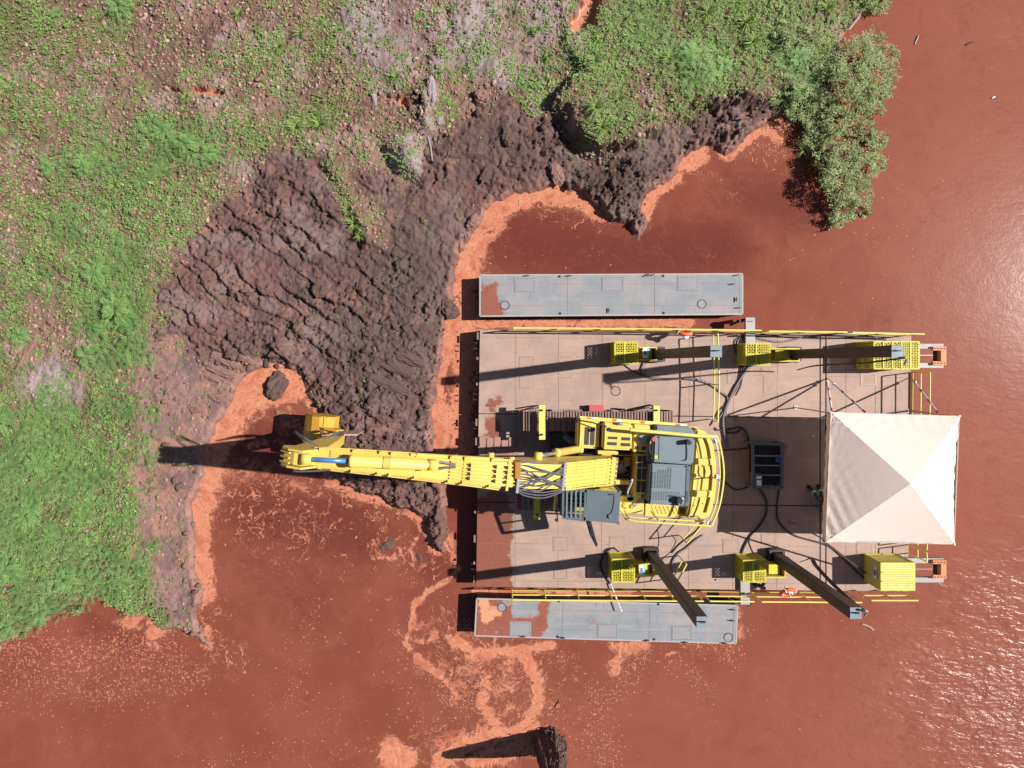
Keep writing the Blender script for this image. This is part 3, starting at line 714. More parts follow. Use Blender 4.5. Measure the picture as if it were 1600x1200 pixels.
def sheet(poly, z, thick, name, mat, parent, side):
    """flat plate with a fine top sheet carrying the wet / silt stains; poly = 4 pixel corners at z"""
    P = [W(x, y, z) for x, y in poly]
    nx = max(2, int((P[1] - P[0]).length / .12)); ny = max(2, int((P[3] - P[0]).length / .12))
    u, v = np.meshgrid(np.linspace(0, 1, nx), np.linspace(0, 1, ny), indexing='ij')
    Q = [np.array(p) for p in P]
    G = (Q[0] * ((1 - u) * (1 - v))[..., None] + Q[1] * (u * (1 - v))[..., None] + Q[2] * (u * v)[..., None] + Q[3] * ((1 - u) * v)[..., None])
    k = SC(z) / SW                                   # tables are in pixels; bring them to this height
    X = G[..., 0] * k; Y = G[..., 1] * k
    a = {'wet': strokes(X, Y, WETS).ravel(), 'silt': strokes(X, Y, SILT).ravel()}
    V = G.reshape(-1, 3) - np.array(off(parent))
    f = grid_faces(nx, ny)[:, ::-1]
    nv = len(V); o3 = off(parent)
    bot = np.array([[p.x - o3.x, p.y - o3.y, z - thick - o3.z] for p in P])
    ci = [0, (nx - 1) * ny, nx * ny - 1, ny - 1]
    V = np.concatenate([V, np.array([V[i] for i in ci]), bot])
    top = [nv, nv + 1, nv + 2, nv + 3]; bo = [nv + 4 + i for i in range(4)]
    sf = np.array([[top[i], bo[i], bo[(i + 1) % 4], top[(i + 1) % 4]] for i in range(4)] + [[bo[3], bo[2], bo[1], bo[0]]])
    for q in a: a[q] = np.concatenate([a[q], np.zeros(8)])
    me = np_mesh(name, V, np.concatenate([f, sf]), [mat, side], a)
    mi = np.zeros(len(me.polygons), np.int32); mi[len(f):] = 1
    me.polygons.foreach_set('material_index', mi)
    return link(me, name, parent)

bolt_me = {}
def bolt_mesh(r=.018, h=.012, mat='steel'):
    k = (r, h, mat)
    if k not in bolt_me:
        b = MB(); b.disc((0, 0, 0), r, h, 6); o = b.build('bolt', M[mat]); bolt_me[k] = o.data; bpy.data.objects.remove(o)
    return bolt_me[k]
def place(me, name, parent, p): return link(me, name, parent, Vector(p) - off(parent))

def hatch(x0, y0, x1, y1, z, parent, mat, nb=(6, 5), tone='steel'):
    b = MB(); b.rpx(x0, y0, x1, y1, z + .009, z - .01)
    h = b.build('hatch', mat, parent)
    b = MB()
    for i in range(nb[0] + 1):
        for j in range(nb[1] + 1):
            if 0 < i < nb[0] and 0 < j < nb[1]: continue
            p = W(x0 + 2 + (x1 - x0 - 4) * i / nb[0], y0 + 2 + (y1 - y0 - 4) * j / nb[1], z + .009)
            b.disc(p, .02, .014, 6)
    b.build('bolt_row', M[tone], h)['kind'] = 'stuff'
def seams(parent, z, segs, mat, w=.022):
    for (x0, y0), (x1, y1) in segs:
        b = MB(); b.bar(W(x0, y0, z + .001), W(x1, y1, z + .001), w, .009); b.build('weld_seam', mat, parent)
def ring(parent, px, py, r, z, mat, name='manhole'):
    b = MB(); b.disc(W(px, py, z - .01), r, .018, 20); o = b.build(name, mat, parent)
    b = MB(); b.torus(W(px, py, z + .008), r, .013, n=24, m=5); b.build('rim', M['dark'], o)
def lug(parent, px, py, z, s=.10):
    b = MB(); b.box(W(px, py, z + .004), (s, s, .012)); b.build('socket', M['black'], parent)
def cleat(parent, px, py, z, rot=0):
    b = MB(); c = W(px, py, z); d = Vector((math.cos(rot), math.sin(rot), 0))
    b.bar(c - d * .09 + Vector((0, 0, .07)), c + d * .09 + Vector((0, 0, .07)), .03, .03); b.cyl(c, c + Vector((0, 0, .07)), .025, 8)
    b.build('cleat', M['dark'], parent)

M['seam'] = paint('rusty_weld_line', (0.25, 0.155, 0.125), (0.36, 0.24, 0.19), 0.5, .7)
M['plate'] = paint('hatch_plate_tan', (0.37, 0.25, 0.20), (0.25, 0.14, 0.1), .5, .7, 0, 6)
M['plateb'] = paint('hatch_plate_blue_grey', (0.25, 0.25, 0.265), (0.26, 0.17, 0.15), .5, .6, 0, 6)

barge = thing('work_barge', W(1090, 720, 0), 'large tan steel work barge carrying the yellow excavator and white canopy', 'barge')
XL, XJ1, XJ2, XR = 0, 1281, 1291, 1424
def dk(x, v):                                           # deck outline: v 0 top edge .. 1 bottom edge
    t_ = (x - 747) / (1421 - 747)
    top = 515 + 9 * t_; bot = 917 + 7 * t_
    return (x, top + (bot - top) * v)
lines = [0, .3265, .3275, .668, .671, 1]
g_ = .0022
for (a, b_) in ((0, .3250), (.3284, .6685), (.6720, 1)):
    for (x0, x1) in ((None, 1280.5), (1291.5, None)):
        xa = lambda v: (750 - 6 * v) if x0 is None else x0
        xb = lambda v: (1424 - 5 * v) if x1 is None else x1
        sheet([dk(xa(a), a), dk(xb(a), a), dk(xb(b_), b_), dk(xa(b_), b_)], 0, 1.5, 'deck_module', M['deck'], barge, M['hull'])
b = MB()
for (a, b_) in ((0, .3250), (.3284, .6685), (.6720, 1)):
    b.ppx([dk(1282.5, a), dk(1289.5, a), dk(1289.5, b_), dk(1282.5, b_)], -.015, -.5)
b.build('joint_strip', M['plate'], barge)
b = MB(); b.ppx([dk(1280, .0), dk(1292, 0), dk(1292, 1), dk(1280, 1)], -.09, -1.3); b.ppx([(749, 645.5), (1420, 645.5), (1420, 648.5), (749, 648.5)], -.09, -1.3)
b.ppx([(746, 783.5), (1420, 785.5), (1420, 788.5), (746, 787.5)], -.09, -1.3); b.build('inner_frame', M['hull'], barge)
for x in (806, 873, 941, 1008, 1077, 1146, 1215):
    seams(barge, 0, [(dk(x, .004), dk(x, .322)), (dk(x - 1, .674), dk(x - 1, .996))], M['seam'], .012)
    seams(barge, 0, [(dk(x, .332), dk(x, .665))], M['seam'], .012)
for x in (1322, 1368): seams(barge, 0, [(dk(x, .004), dk(x, .322)), (dk(x, .674), dk(x, .996))], M['seam'], .012)
seams(barge, 0, [(dk(752, .028), dk(1278, .03)), (dk(752, .165), dk(1278, .165)), (dk(750, .83), dk(1278, .83)), (dk(750, .975), dk(1278, .975)), (dk(1294, .165), dk(1420, .165)), (dk(1294, .83), dk(1417, .83))], M['seam'], .010)
for q in ((811, 556, 836, 580), (811, 584, 836, 608), (872, 556, 895, 592), (1036, 540, 1062, 560), (1094, 575, 1118, 598), (1136, 578, 1152, 600), (1193, 586, 1218, 614), (1344, 583, 1370, 603), (864, 838, 890, 862), (952, 838, 978, 862),
          (1129, 842, 1156, 865), (1189, 833, 1214, 851), (1189, 855, 1214, 873), (1338, 846, 1365, 866), (865, 888, 888, 906), (1016, 870, 1040, 886), (1206, 700, 1230, 716), (1120, 640, 1138, 652)):
    hatch(*q, 0, barge, M['plate'], tone='steel')
for k, (x, y) in enumerate(((1040, 884), (1195, 918), (1118, 906))): lug(barge, x, y, 0, .06)
ring(barge, 962, 611, .16, 0, M['plate']); ring(barge, 1244, 560, .15, 0, M['plate'])
for y in (525, 560, 600, 660, 690, 720, 760, 800, 842, 880, 905):      # small brackets on the front edge
    b = MB(); p = W(747 - 6 * (y - 515) / 400, y, 0)
    b.box(p + Vector((-.01, 0, -.02)), (.06, .26 if y % 40 else .10, .03)); b.build('edge_bracket', M['seam'], barge)
for y in (540, 620, 665, 885):
    x = 746 - 5 * (y - 515) / 400
    for q in (-.10, .10):
        b = MB(); b.bar(W(x, y, -.05) + Vector((0, q, 0)), W(x, y, -.05) + Vector((-.12, q, -.02)), .04, .04)
        b.build('coupling_hook', M['hull'], barge)

def pontoon(corners, z, label, hat, rings, socks, cleats, sm):
    c = [sum(p[0] for p in corners) / 4, sum(p[1] for p in corners) / 4]
    t_ = thing('side_pontoon', W(c[0], c[1], z), label, 'pontoon', 'flat pontoons along the barge sides')
    sheet(corners, z, 1.1, 'deck_plate', M['pontoon'], t_, M['hull'])
    for q in hat: hatch(*q, z, t_, M['plateb'], (6, 5), 'seam')
    for x, y in rings: ring(t_, x, y, .15, z, M['plateb'])
    for x, y in socks: lug(t_, x, y, z, .085)
    for x, y, r in cleats: cleat(t_, x, y, z, r)
    seams(t_, z, sm, M['seam'], .010)
    (x0, y0), (x1, y1), (x2, y2), (x3, y3) = corners
    b = MB()
    for p, q in (((x0, y0), (x1, y1)), ((x3, y3), (x2, y2)), ((x0, y0), (x3, y3)), ((x1, y1), (x2, y2))):
        b.bar(W(*p, z - .02), W(*q, z - .02), .05, .05)
    b.build('edge_rail', M['galv'], t_)
    return t_
pu = pontoon([(750, 430), (1160, 428), (1160, 491), (750, 494)], -.10, 'blue-grey steel pontoon along the upper side of the barge', [(803, 433, 837, 457), (940, 432, 975, 456), (1058, 431, 1092, 455)],
        [(1096.6, 475), (789, 477)], [(874, 432), (1036, 431), (875, 490), (1036.6, 489)], [(951, 485, 1.57), (823, 431, 0), (889, 431, 0), (1010, 430, .5), (1018, 430, .3), (1151, 430, .2), (1144, 444, 0), (1150, 468, 1.57), (1153, 481, 0)],
        [((887, 431), (887, 493)), ((1023, 430), (1023, 492)), ((754, 436), (754, 492)), ((1155, 432), (1155, 490)), ((760, 444), (1152, 443)), ((760, 478), (1152, 477))])
pl = pontoon([(745, 935), (1152, 946), (1150, 1005), (742, 993)], -.10, 'blue-grey mud-stained steel pontoon along the lower side of the barge', [(796, 971, 830, 995), (933, 974, 966, 998), (1049, 977, 1082, 1001)],
        [(784, 949), (1138, 996)], [(873, 939), (1028.5, 944), (871, 995), (1022, 999)], [(817, 994, 0), (879, 996, 0), (1010, 1000, .2), (1070, 1003, 0), (1131, 1004, 0), (1144, 952, 0), (1143, 969, 0)],
        [((880, 940), (878, 996)), ((1016, 943), (1014, 1000)), ((1147, 948), (1145, 1003)), ((760, 950), (1140, 960)), ((760, 980), (1140, 990)), ((931, 942), (931, 950)), ((943, 943), (943, 951))])
# grey cross beams between barge and pontoons, on dark brackets
for (x0, y0, x1, y1, bx, lab) in ((1165, 496, 1180, 541, 0, 'short grey cross beam joining the barge to the upper pontoon'), (1157, 904, 1172, 945, 1, 'short grey cross beam joining the barge to the lower pontoon')):
    t_ = thing('cross_beam', W((x0 + x1) / 2, (y0 + y1) / 2, 0), lab, 'beam', 'cross beams to the pontoons')
    b = MB(); b.rpx(x0, y0, x1, y1, .16, .02); b.build('beam', M['galv'], t_, bevel=.01)
    yy = y0 if bx == 0 else y1
    b = MB(); s = -1 if bx == 0 else 1
    b.bar(W(1153, yy - s * 6, -.1), W(x1, yy - s * 1, -.1), .12, .25); b.bar(W(1140, yy - s * 12, -.35), W(1163, yy - s * 3, -.1), .07, .1); b.build('bracket', M['hull'], t_)
    p = W((x0 + x1) / 2, yy - s * 6, .17); b = MB(); b.bar(p - Vector((.09, 0, 0)), p + Vector((.09, 0, 0)), .02, .05); b.build('lifting_eye', M['dark'], t_)

# ---------------------------------------------------------------- handrails
def railing(base, label, hts=(1.1, .58), spacing=1.5, r=.026, mat='rail_yellow', toe=False, z0=0, posts=None):
    P = [W(x, y, z0) for x, y in base]
    t_ = thing('handrail', P[0], label, 'handrail', 'yellow safety handrails on the barge')
    for h, nm in zip(hts, ('top_rail', 'mid_rail')):
        b = MB(); b.tube([p + Vector((0, 0, h)) for p in P], r if nm == 'top_rail' else r * .85, 6); b.build(nm, M[mat], t_)
    if toe:
        b = MB()
        for p, q in zip(P, P[1:]): b.bar(p + Vector((0, 0, .06)), q + Vector((0, 0, .06)), .012, .10)
        b.build('toe_board', M[mat], t_)
    pts = []
    for p, q in zip(P, P[1:]):
        n = max(1, round((q - p).length / spacing))
        pts += [p.lerp(q, i / n) for i in range(n)]
    pts.append(P[-1])
    b = MB(); b.tube([(0, 0, 0), (0, 0, hts[0])], r * .85, 6); o = b.build('post', M[mat]); me = o.data; bpy.data.objects.remove(o)
    for p in pts: place(me, 'post', t_, p)
    return t_
railing([(801, 514.5), (1000, 516), (1172, 518.5)], 'long yellow handrail on the upper barge edge near the excavator end', toe=True)
railing([(1183, 519.5), (1300, 521)], 'short yellow handrail on the upper barge edge beside the middle spud', toe=True)
railing([(1308, 521.5), (1415, 524)], 'yellow handrail on the upper barge edge at the outer corner', toe=True)
railing([(800, 921), (1000, 922.5), (1085, 923)], 'long yellow handrail on the lower barge edge facing the stained pontoon', toe=True, spacing=1.1)
railing([(1095, 923), (1161, 923.8)], 'short yellow handrail on the lower barge edge left of the cross beam', toe=True)
railing([(1172, 924), (1322, 925)], 'yellow handrail on the lower barge edge carrying the life ring', toe=True, spacing=1.6)
railing([(1336, 922), (1406, 922)], 'short yellow handrail below the large boxed winch guard', spacing=.75)
railing([(1107, 524), (1109, 600), (1107, 655)], 'yellow cross-deck handrail between the upper edge and the excavator', spacing=1.45)
railing([(1086, 806), (1061, 836)], 'yellow cross-deck handrail just below the excavator counterweight', spacing=.8)
railing([(1060, 868), (1040, 905)], 'short slanted yellow handrail partly under the leaning lower spud', spacing=.9)
railing([(1424, 582), (1423, 700), (1419, 846)], 'yellow handrail along the outer barge end beside the canopy', spacing=1.35, toe=True)
railing([(1419, 851), (1419, 864)], 'tiny yellow handrail end beside the lower fairlead', spacing=.6)

# ---------------------------------------------------------------- spuds
def spud(bx, by, tx, ty, h, w, label, bracket, strap=None, beam=True):
    """square pile: base pixel on deck, height h"""
    base = W(tx, ty, h); c = Vector((base.x, base.y, 0))
    t_ = thing('spud_pile', c, label, 'spud pile', 'tall square spud piles')
    b = MB(); b.box((c.x, c.y, (h - 2.0) / 2), (w, w, h + 2.0)); b.build('shaft', M['spud'], t_, bevel=.015)
    b = MB(); b.box((c.x, c.y, h + .004), (w * .97, w * .97, .008)); b.build('cap', M['spudtop'], t_)
    b = MB(); b.bar((c.x - .07, c.y + .02, h + .05), (c.x + .07, c.y + .02, h + .05), .03, .09); b.build('lifting_eye', M['dark'], t_)
    return t_, c
S1, c1 = spud(0, 0, 1119, 549, 7.1, .30, 'dark spud pile nearest the shore on the upper side', None)
S2, c2 = spud(0, 0, 1402, 549, 6.8, .31, 'dark spud pile beside the canopy on the upper side', None)
S3, c3 = spud(0, 0, 1097, 972, 6.6, .30, 'bare dark spud pile over the lower pontoon', None)
S4, c4 = spud(0, 0, 1337, 958, 5.8, .32, 'dark spud pile on the lower side with a brown strap hanging from its head', None)

def lettering(cu, name):
    tmp = bpy.data.objects.new('tmp_text', cu); C.objects.link(tmp)
    dg = bpy.context.evaluated_depsgraph_get(); me = bpy.data.meshes.new_from_object(tmp.evaluated_get(dg))
    bpy.data.objects.remove(tmp); o = bpy.data.objects.new(name, me); C.objects.link(o); o['kind'] = 'stuff'; return o
def plaque(p, txt, w, h, parent, rot, tilt=None):
    b = MB(); b.box((0, 0, 0), (w, h, .012)); o = b.build('number_plate', M['white'])
    o.location = Vector(p) - off(parent); o.rotation_euler = tilt if tilt else (0, 0, rot); o.parent = parent
    b = MB(); b.box((-0, -h * .5 + h * .14, .008), (w * .96, h * .22, .006)); s = b.build('cyan_band', M['cyan']); s.parent = o
    cu = bpy.data.curves.new('number', 'FONT'); cu.body = txt; cu.size = h * .72; cu.align_x = 'CENTER'; cu.align_y = 'CENTER'; cu.extrude = .003; cu.offset = .006
    cu.materials.append(M['navy'])
    f = lettering(cu, 'number'); f.location = (0, h * .1, .011); f.parent = o
    return o
M['cage_pale'] = paint('pale_yellow_guard_panel', (0.62, 0.57, 0.17), (0.40, 0.34, 0.12), 0.6, 0.55, 0, 5)
def cage(x0, y0, x1, y1, h, label, txt=None, solid=False, bars=3, z0=.02, group='yellow mesh guards over the spud winches'):
    """guard box; pixel rectangle is the top face seen at height h"""
    a = W(x0, y0, h); d = W(x1, y1, h); cx, cy = (a.x + d.x) / 2, (a.y + d.y) / 2
    t_ = thing('winch_guard', (cx, cy, z0), label, 'winch guard', group)
    xa, xb, ya, yb = a.x, d.x, d.y, a.y; r = .035
    b = MB()
    for x in (xa, xb):
        for y in (ya, yb): b.bar((x, y, z0), (x, y, h), .045, .045)
    for z in (z0 + .03, h - .02):
        for x in (xa, xb): b.bar((x, ya, z), (x, yb, z), .05, .05)
        for y in (ya, yb): b.bar((xa, y, z), (xb, y, z), .05, .05)
    b.build('frame', M['cage_yellow'], t_)
    def lattice(o, u, v, lu, lv, nm):
        m_ = MB()
        if solid:
            n = 12
            for i in range(n):
                f0 = (i + .04) / n; f1 = (i + .96) / n
                p = [o + v * (lv * f0), o + u * lu + v * (lv * f0), o + u * lu + v * (lv * f1), o + v * (lv * f1)]
                nrm = u.cross(v) * .006
                m_.prism([q + nrm for q in p], [q - nrm for q in p])
        else:
            st = .115
            for sgn in (1, -1):
                k = -lv if sgn == 1 else 0
                while k < lu + (0 if sgn == 1 else lv):
                    pts = []
                    for s_ in (0, lv):
                        pts.append((k + sgn * s_, s_))
                    (ua, va), (ub, vb) = pts
                    du, dv = ub - ua, vb - va
                    t0, t1 = 0, 1
                    for lo, hi, s0, dd in ((0, lu, ua, du),):
                        if dd != 0:
                            q0, q1 = sorted(((lo - s0) / dd, (hi - s0) / dd)); t0 = max(t0, q0); t1 = min(t1, q1)
                    if t1 > t0 + .02:
                        m_.bar(o + u * (ua + du * t0) + v * (va + dv * t0), o + u * (ua + du * t1) + v * (va + dv * t1), .030, .012, up=u.cross(v))
                    k += st
        o_ = m_.build(nm, M['cage_pale' if solid else 'cage_yellow'], t_)
        o_['kind'] = 'stuff'
    X = Vector((1, 0, 0)); Y = Vector((0, 1, 0)); Z = Vector((0, 0, 1)); lx = xb - xa; ly = yb - ya; lz = h - z0
    lattice(Vector((xa, ya, h)), X, Y, lx, ly, 'top_mesh')
    lattice(Vector((xa, ya, z0)), Y, Z, ly, lz, 'side_mesh'); lattice(Vector((xb, ya, z0)), Y, Z, ly, lz, 'side_mesh')
    lattice(Vector((xa, ya, z0)), X, Z, lx, lz, 'side_mesh'); lattice(Vector((xa, yb, z0)), X, Z, lx, lz, 'side_mesh')
    for i in range(1, bars):
        b = MB()
        if solid: y = ya + ly * i / bars; b.bar((xa, y, h + .012), (xb, y, h + .012), .04, .03)
        elif bars > 3: x = xa + lx * i / bars; b.bar((x, ya, h + .012), (x, yb, h + .012), .05, .03)
        else:
            if i == 1: x = xa + lx * .42; b.bar((x, ya, h + .012), (x, yb, h + .012), .055, .03)
            else: y = ya + ly * .5; b.bar((xa, y, h + .01), (xb, y, h + .01), .03, .02)
        b.build('stiffener', M['cage_yellow'], t_)
    # the winch inside
    w_ = thing('spud_winch', (cx, cy, z0 + .01), 'dark winch drum inside the ' + label.replace(' guard', ' guard', 1), 'winch', 'winches under the yellow guards')
    b = MB(); b.cyl((cx - lx * .3, cy, .38), (cx + lx * .3, cy, .38), .17, 14); b.build('drum', M['dark'], w_)
    for e in (-1, 1):
        b = MB(); b.cyl((cx + e * lx * .34, cy, .38), (cx + e * lx * .3, cy, .38), .26, 16); b.build('flange', M['yellow_old'], w_)
    b = MB(); b.box((cx, cy, .08), (lx * .85, ly * .7, .1)); b.build('bed_plate', M['dark'], w_)
    if txt:
        plaque(txt[1], txt[0], txt[2], txt[3], t_, 0, txt[4])
    return t_
cage(961, 535, 996, 568, .95, 'yellow mesh winch guard on the upper side nearest the shore')
cage(1166, 537, 1203, 570, .92, 'yellow mesh winch guard in the middle of the upper side')
cage(1366, 534, 1436, 576, 1.2, 'large yellow mesh winch guard at the upper outer corner', bars=5)
cage(957, 874, 991, 909, .85, 'yellow mesh winch guard on the lower side nearest the shore')
cage(1162, 876, 1196, 909, .85, 'yellow mesh winch guard in the middle of the lower side')
pz = W(1373, 900, .95)
cage(1377, 880, 1429, 922, 1.15, 'large yellow boxed winch guard at the lower outer corner', txt=('02', (W(1377, 901, 1.15).x - .03, W(1377, 899, 1.15).y, .80), .42, .26, (R(90), 0, R(-90))), solid=True, bars=3)

def sleeve(x0, y0, x1, y1, label, txt=None, h=.55, c=None):
    """open yellow channel that guides a spud"""
    a = W(x0, y0, h); d = W(x1, y1, h); t_ = thing('spud_guide', ((a.x + d.x) / 2, (a.y + d.y) / 2, .02), label, 'spud guide', 'yellow channels between winch guard and spud')
    xa, xb, ya, yb = a.x, d.x, d.y, a.y
    b = MB(); b.box(((xa + xb) / 2, (ya + yb) / 2, .10), (xb - xa, yb - ya, .03)); b.build('floor_plate', M['yellow_old'], t_)
    for y in (ya, yb):
        b = MB(); b.box(((xa + xb) / 2, y, h / 2), (xb - xa, .045, h)); b.build('side_plate', M['cage_yellow'], t_)
    b = MB(); b.box((xb - .02, (ya + yb) / 2, h / 2 - .02), (.04, yb - ya, h)); b.build('end_plate', M['yellow_old'], t_)
    b = MB(); b.box(((xa + xb) / 2, (ya + yb) / 2, h * .62), ((xb - xa) * .55, (yb - ya) - .1, .02)); b.build('cover_plate', M['cage_yellow'], t_)
    if txt: plaque(((xa + .22), (ya + yb) / 2 + txt[1], h + .03), txt[0], .36, .20, t_, R(90))
    return t_
sleeve(999, 543, 1027, 562, 'yellow channel from the upper shore-side winch guard to its spud', ('03', .03))
sleeve(1205, 545, 1250, 564, 'yellow channel from the upper middle winch guard to its spud')
sleeve(993, 881, 1023, 900, 'yellow channel from the lower shore-side winch guard to its spud', ('04', 0))
sleeve(1198, 881, 1228, 902, 'yellow channel from the lower middle winch guard to its spud')
b = MB(); b.box(W(1213, 872, .6) + Vector((0, 0, 0)), (.3, .1, .02)); 
for c_, lab in ((c1, 'upper shore-side'), (c2, 'upper middle'), (c3, 'lower shore-side'), (c4, 'lower middle')):
    t_ = thing('spud_collar', (c_.x, c_.y, .02), 'rusty collar plates around the ' + lab + ' spud pile', 'collar', 'rusty collars at the spud feet')
    for sx_, sy_, q, s_ in ((.23, 0, 0, (.08, .5)), (-.23, 0, 0, (.08, .5)), (0, .23, 0, (.38, .08)), (0, -.23, 0, (.38, .08))):
        b = MB(); b.box((c_.x + sx_, c_.y + sy_, .17), (s_[0], s_[1], .32)); b.build('collar_plate', M['rust'] if lab == 'upper shore-side' and sx_ < 0 else M['spud'], t_)

# brown straps hanging from two spud heads
def strap(path, w, label, lat):
    P = smooth_path(path, 10); t_ = thing('hanging_strap', P[-1], label, 'strap', 'flat brown straps hanging from spud heads')
    b = MB(); vs = []
    for p in P: vs += [p - lat * w / 2, p + lat * w / 2]
    n = len(P); nn = Vector((.006, .004, .006))
    fs = [(2 * i, 2 * i + 1, 2 * i + 3, 2 * i + 2) for i in range(n - 1)]
    b.add([v + nn for v in vs], fs); b.add([v - nn for v in vs], [f[::-1] for f in fs])
    b.build('webbing', M['spud'], t_); 
    b = MB(); b.tube([P[0] + Vector((-.10, .0, .06)), P[0] + Vector((0, .02, .18)), P[0] + Vector((.10, -.02, .1)), P[0] + Vector((.08, -.16, .03))], .035, 6); b.build('shackle', M['steel'], t_)
tp4 = Vector((c4.x, c4.y, 5.8)); tp2 = Vector((c2.x, c2.y, 6.8))
strap([tp4 + Vector((.17, .1, -.02)), W(1325, 935, 4.6), W(1297, 908, 3.0), W(1275, 884, 1.6), W(1268, 872, .9), W(1262, 874, .5), W(1250, 878, .4)], .17, 'brown strap curving down from the lower middle spud to the deck', Vector((.35, .3, .88)).normalized())
strap([tp2 + Vector((.1, -.18, -.02)), W(1360, 566, 5.0), W(1310, 569, 3.2), W(1270, 572, 1.6), W(1246, 578, .6)], .10, 'brown strap lying along the upper outer spud', Vector((0, .5, .86)).normalized())

# ---------------------------------------------------------------- fairlead outriggers at the outer end
def outrigger(y0, y1, label, x0=1424, x1=1472, flip=1):
    t_ = thing('fairlead_outrigger', W(1450, (y0 + y1) / 2, 0), label, 'outrigger', 'cantilever fairlead brackets')
    for y in (y0 + 4, y1 - 4):
        b = MB(); b.bar(W(x0 - 14, y, .12), W(x1, y, .12), .17, .2); b.build('beam', M['galv'], t_, bevel=.01)
    ym = (y0 + y1) / 2
    b = MB(); b.bar(W(x0, ym - 1, .15), W(x1 - 12, ym - 1, .2), .03, .03); b.build('wire_rope', M['steel'], t_)
    for y in (y0 + 7.5, y1 - 7.5):
        b = MB(); b.rpx(1458, y - 3, 1479, y + 3, .34, .22); o = b.build('bolt_flange', M['rust'], t_, bevel=.008)
        for k in range(4): place(bolt_mesh(.022, .02, 'dark'), 'bolt', o, W(1461 + k * 5, y, .34))
    b = MB(); b.rpx(1470, y0 + 10.5, 1479, y1 - 10.5, .40, .0); b.build('fairlead_plate', M['rust'], t_, bevel=.01)
    b = MB(); b.cyl(W(1463, ym - 8, .1), W(1463, ym + 8, .1), .10, 12); b.build('roller', M['dark'], t_)
    b = MB(); b.cyl(W(1467, ym - 3, .2), W(1467, ym + 3, .2), .05, 8); b.build('pin', M['steel'], t_)
outrigger(537, 575, 'orange fairlead on two grey beams at the upper outer corner')
outrigger(871, 909, 'orange fairlead on two grey beams at the lower outer corner')

# ---------------------------------------------------------------- canopy
can = thing('canopy_tent', W(1394, 745, 0), 'large white square pop-up canopy over the outer end of the barge', 'canopy tent')
ez, az = 2.72, 3.72
cor = [W(1298, 644, ez), W(1500, 650, ez), W(1492, 851, ez), W(1290, 847, ez)]
apex = W(1423, 756, az)
def roof_panel(A, B, ap, seed):
    n = 26; vs = []; fs = []; r_ = random.Random(seed); idx = {}
    for i in range(n + 1):
        for j in range(n + 1 - i):
            u, v = i / n, j / n
            p = A * (1 - u - v) + B * u + ap * v
            d = u * (1 - u - v) * 4
            sag = -.10 * d * (1 - v) - .04 * math.sin(math.pi * v) * d
            e = (1 - v)
            wr = .016 * math.sin(u * 60 + 6 * math.sin(v * 6 + seed)) * max(0, d) * e + .034 * math.sin((u + v * 1.7) * 34 + seed * 2) * math.exp(-((u - .1) ** 2 + v * v) * 14) + .030 * math.sin((u * 1.2 - v * 2.1) * 26 + seed) * math.exp(-((u - .9) ** 2 + v * v) * 16) + .012 * math.sin((v * 2.1 - u) * 30) * math.exp(-((u + v - .95) ** 2) * 60) * e
            idx[i, j] = len(vs); vs.append(p + Vector((0, 0, sag + wr)))
    for i in range(n):
        for j in range(n - i):
            fs.append((idx[i, j], idx[i + 1, j], idx[i, j + 1]))
            if i + j < n - 1: fs.append((idx[i + 1, j], idx[i + 1, j + 1], idx[i, j + 1]))
    return vs, fs
for k in range(4):
    vs, fs = roof_panel(cor[k], cor[(k + 1) % 4], apex, k)
    b = MB(); b.add(vs, fs); b.build('roof_panel', M['canvas'], can, smooth=True)
    A, B = cor[k], cor[(k + 1) % 4]; n = 24; out = (B - A).cross(Vector((0, 0, 1))).normalized()
    vs = []
    for i in range(n + 1):
        p = A.lerp(B, i / n); wv = .018 * math.sin(i * 1.9 + k)
        vs += [p + out * .004 + Vector((0, 0, -.002)), p + out * (.03 + wv) + Vector((0, 0, -.15)), p + out * (.015 - wv) + Vector((0, 0, -.30))]
    fs = [(3 * i + q, 3 * i + 3 + q, 3 * i + 4 + q, 3 * i + 1 + q) for i in range(n) for q in (0, 1)]
    b = MB(); b.add(vs, fs); b.build('valance', M['canvas'], can, smooth=True)
cen = sum(cor, Vector()) / 4
for k in range(4):
    c_ = cor[k] * .985 + cen * .015
    b = MB(); b.bar((c_.x, c_.y, .03), (c_.x, c_.y, ez - .05), .035, .035); b.build('leg', M['steel'], can)
    b = MB(); b.box((c_.x, c_.y, .012), (.14, .14, .02)); b.build('foot', M['steel'], can)
    A = cor[k] + Vector((0, 0, -.06)); B = cor[(k + 1) % 4] + Vector((0, 0, -.06))
    A = A * .985 + (cen + Vector((0, 0, -.06))) * .015; B = B * .985 + (cen + Vector((0, 0, -.06))) * .015
    b = MB(); b.bar(A, B, .03, .03); b.build('eave_bar', M['steel'], can)
    b = MB(); b.bar(A, apex + Vector((0, 0, -.12)), .03, .03); b.build('ridge_bar', M['steel'], can)
for k, c_ in enumerate(cor):
    b = MB(); b.disc(c_ + Vector((0, 0, -.02)), .028, .02, 8); b.build('corner_cap', M['pale'] if k == 3 else M['white'], can)

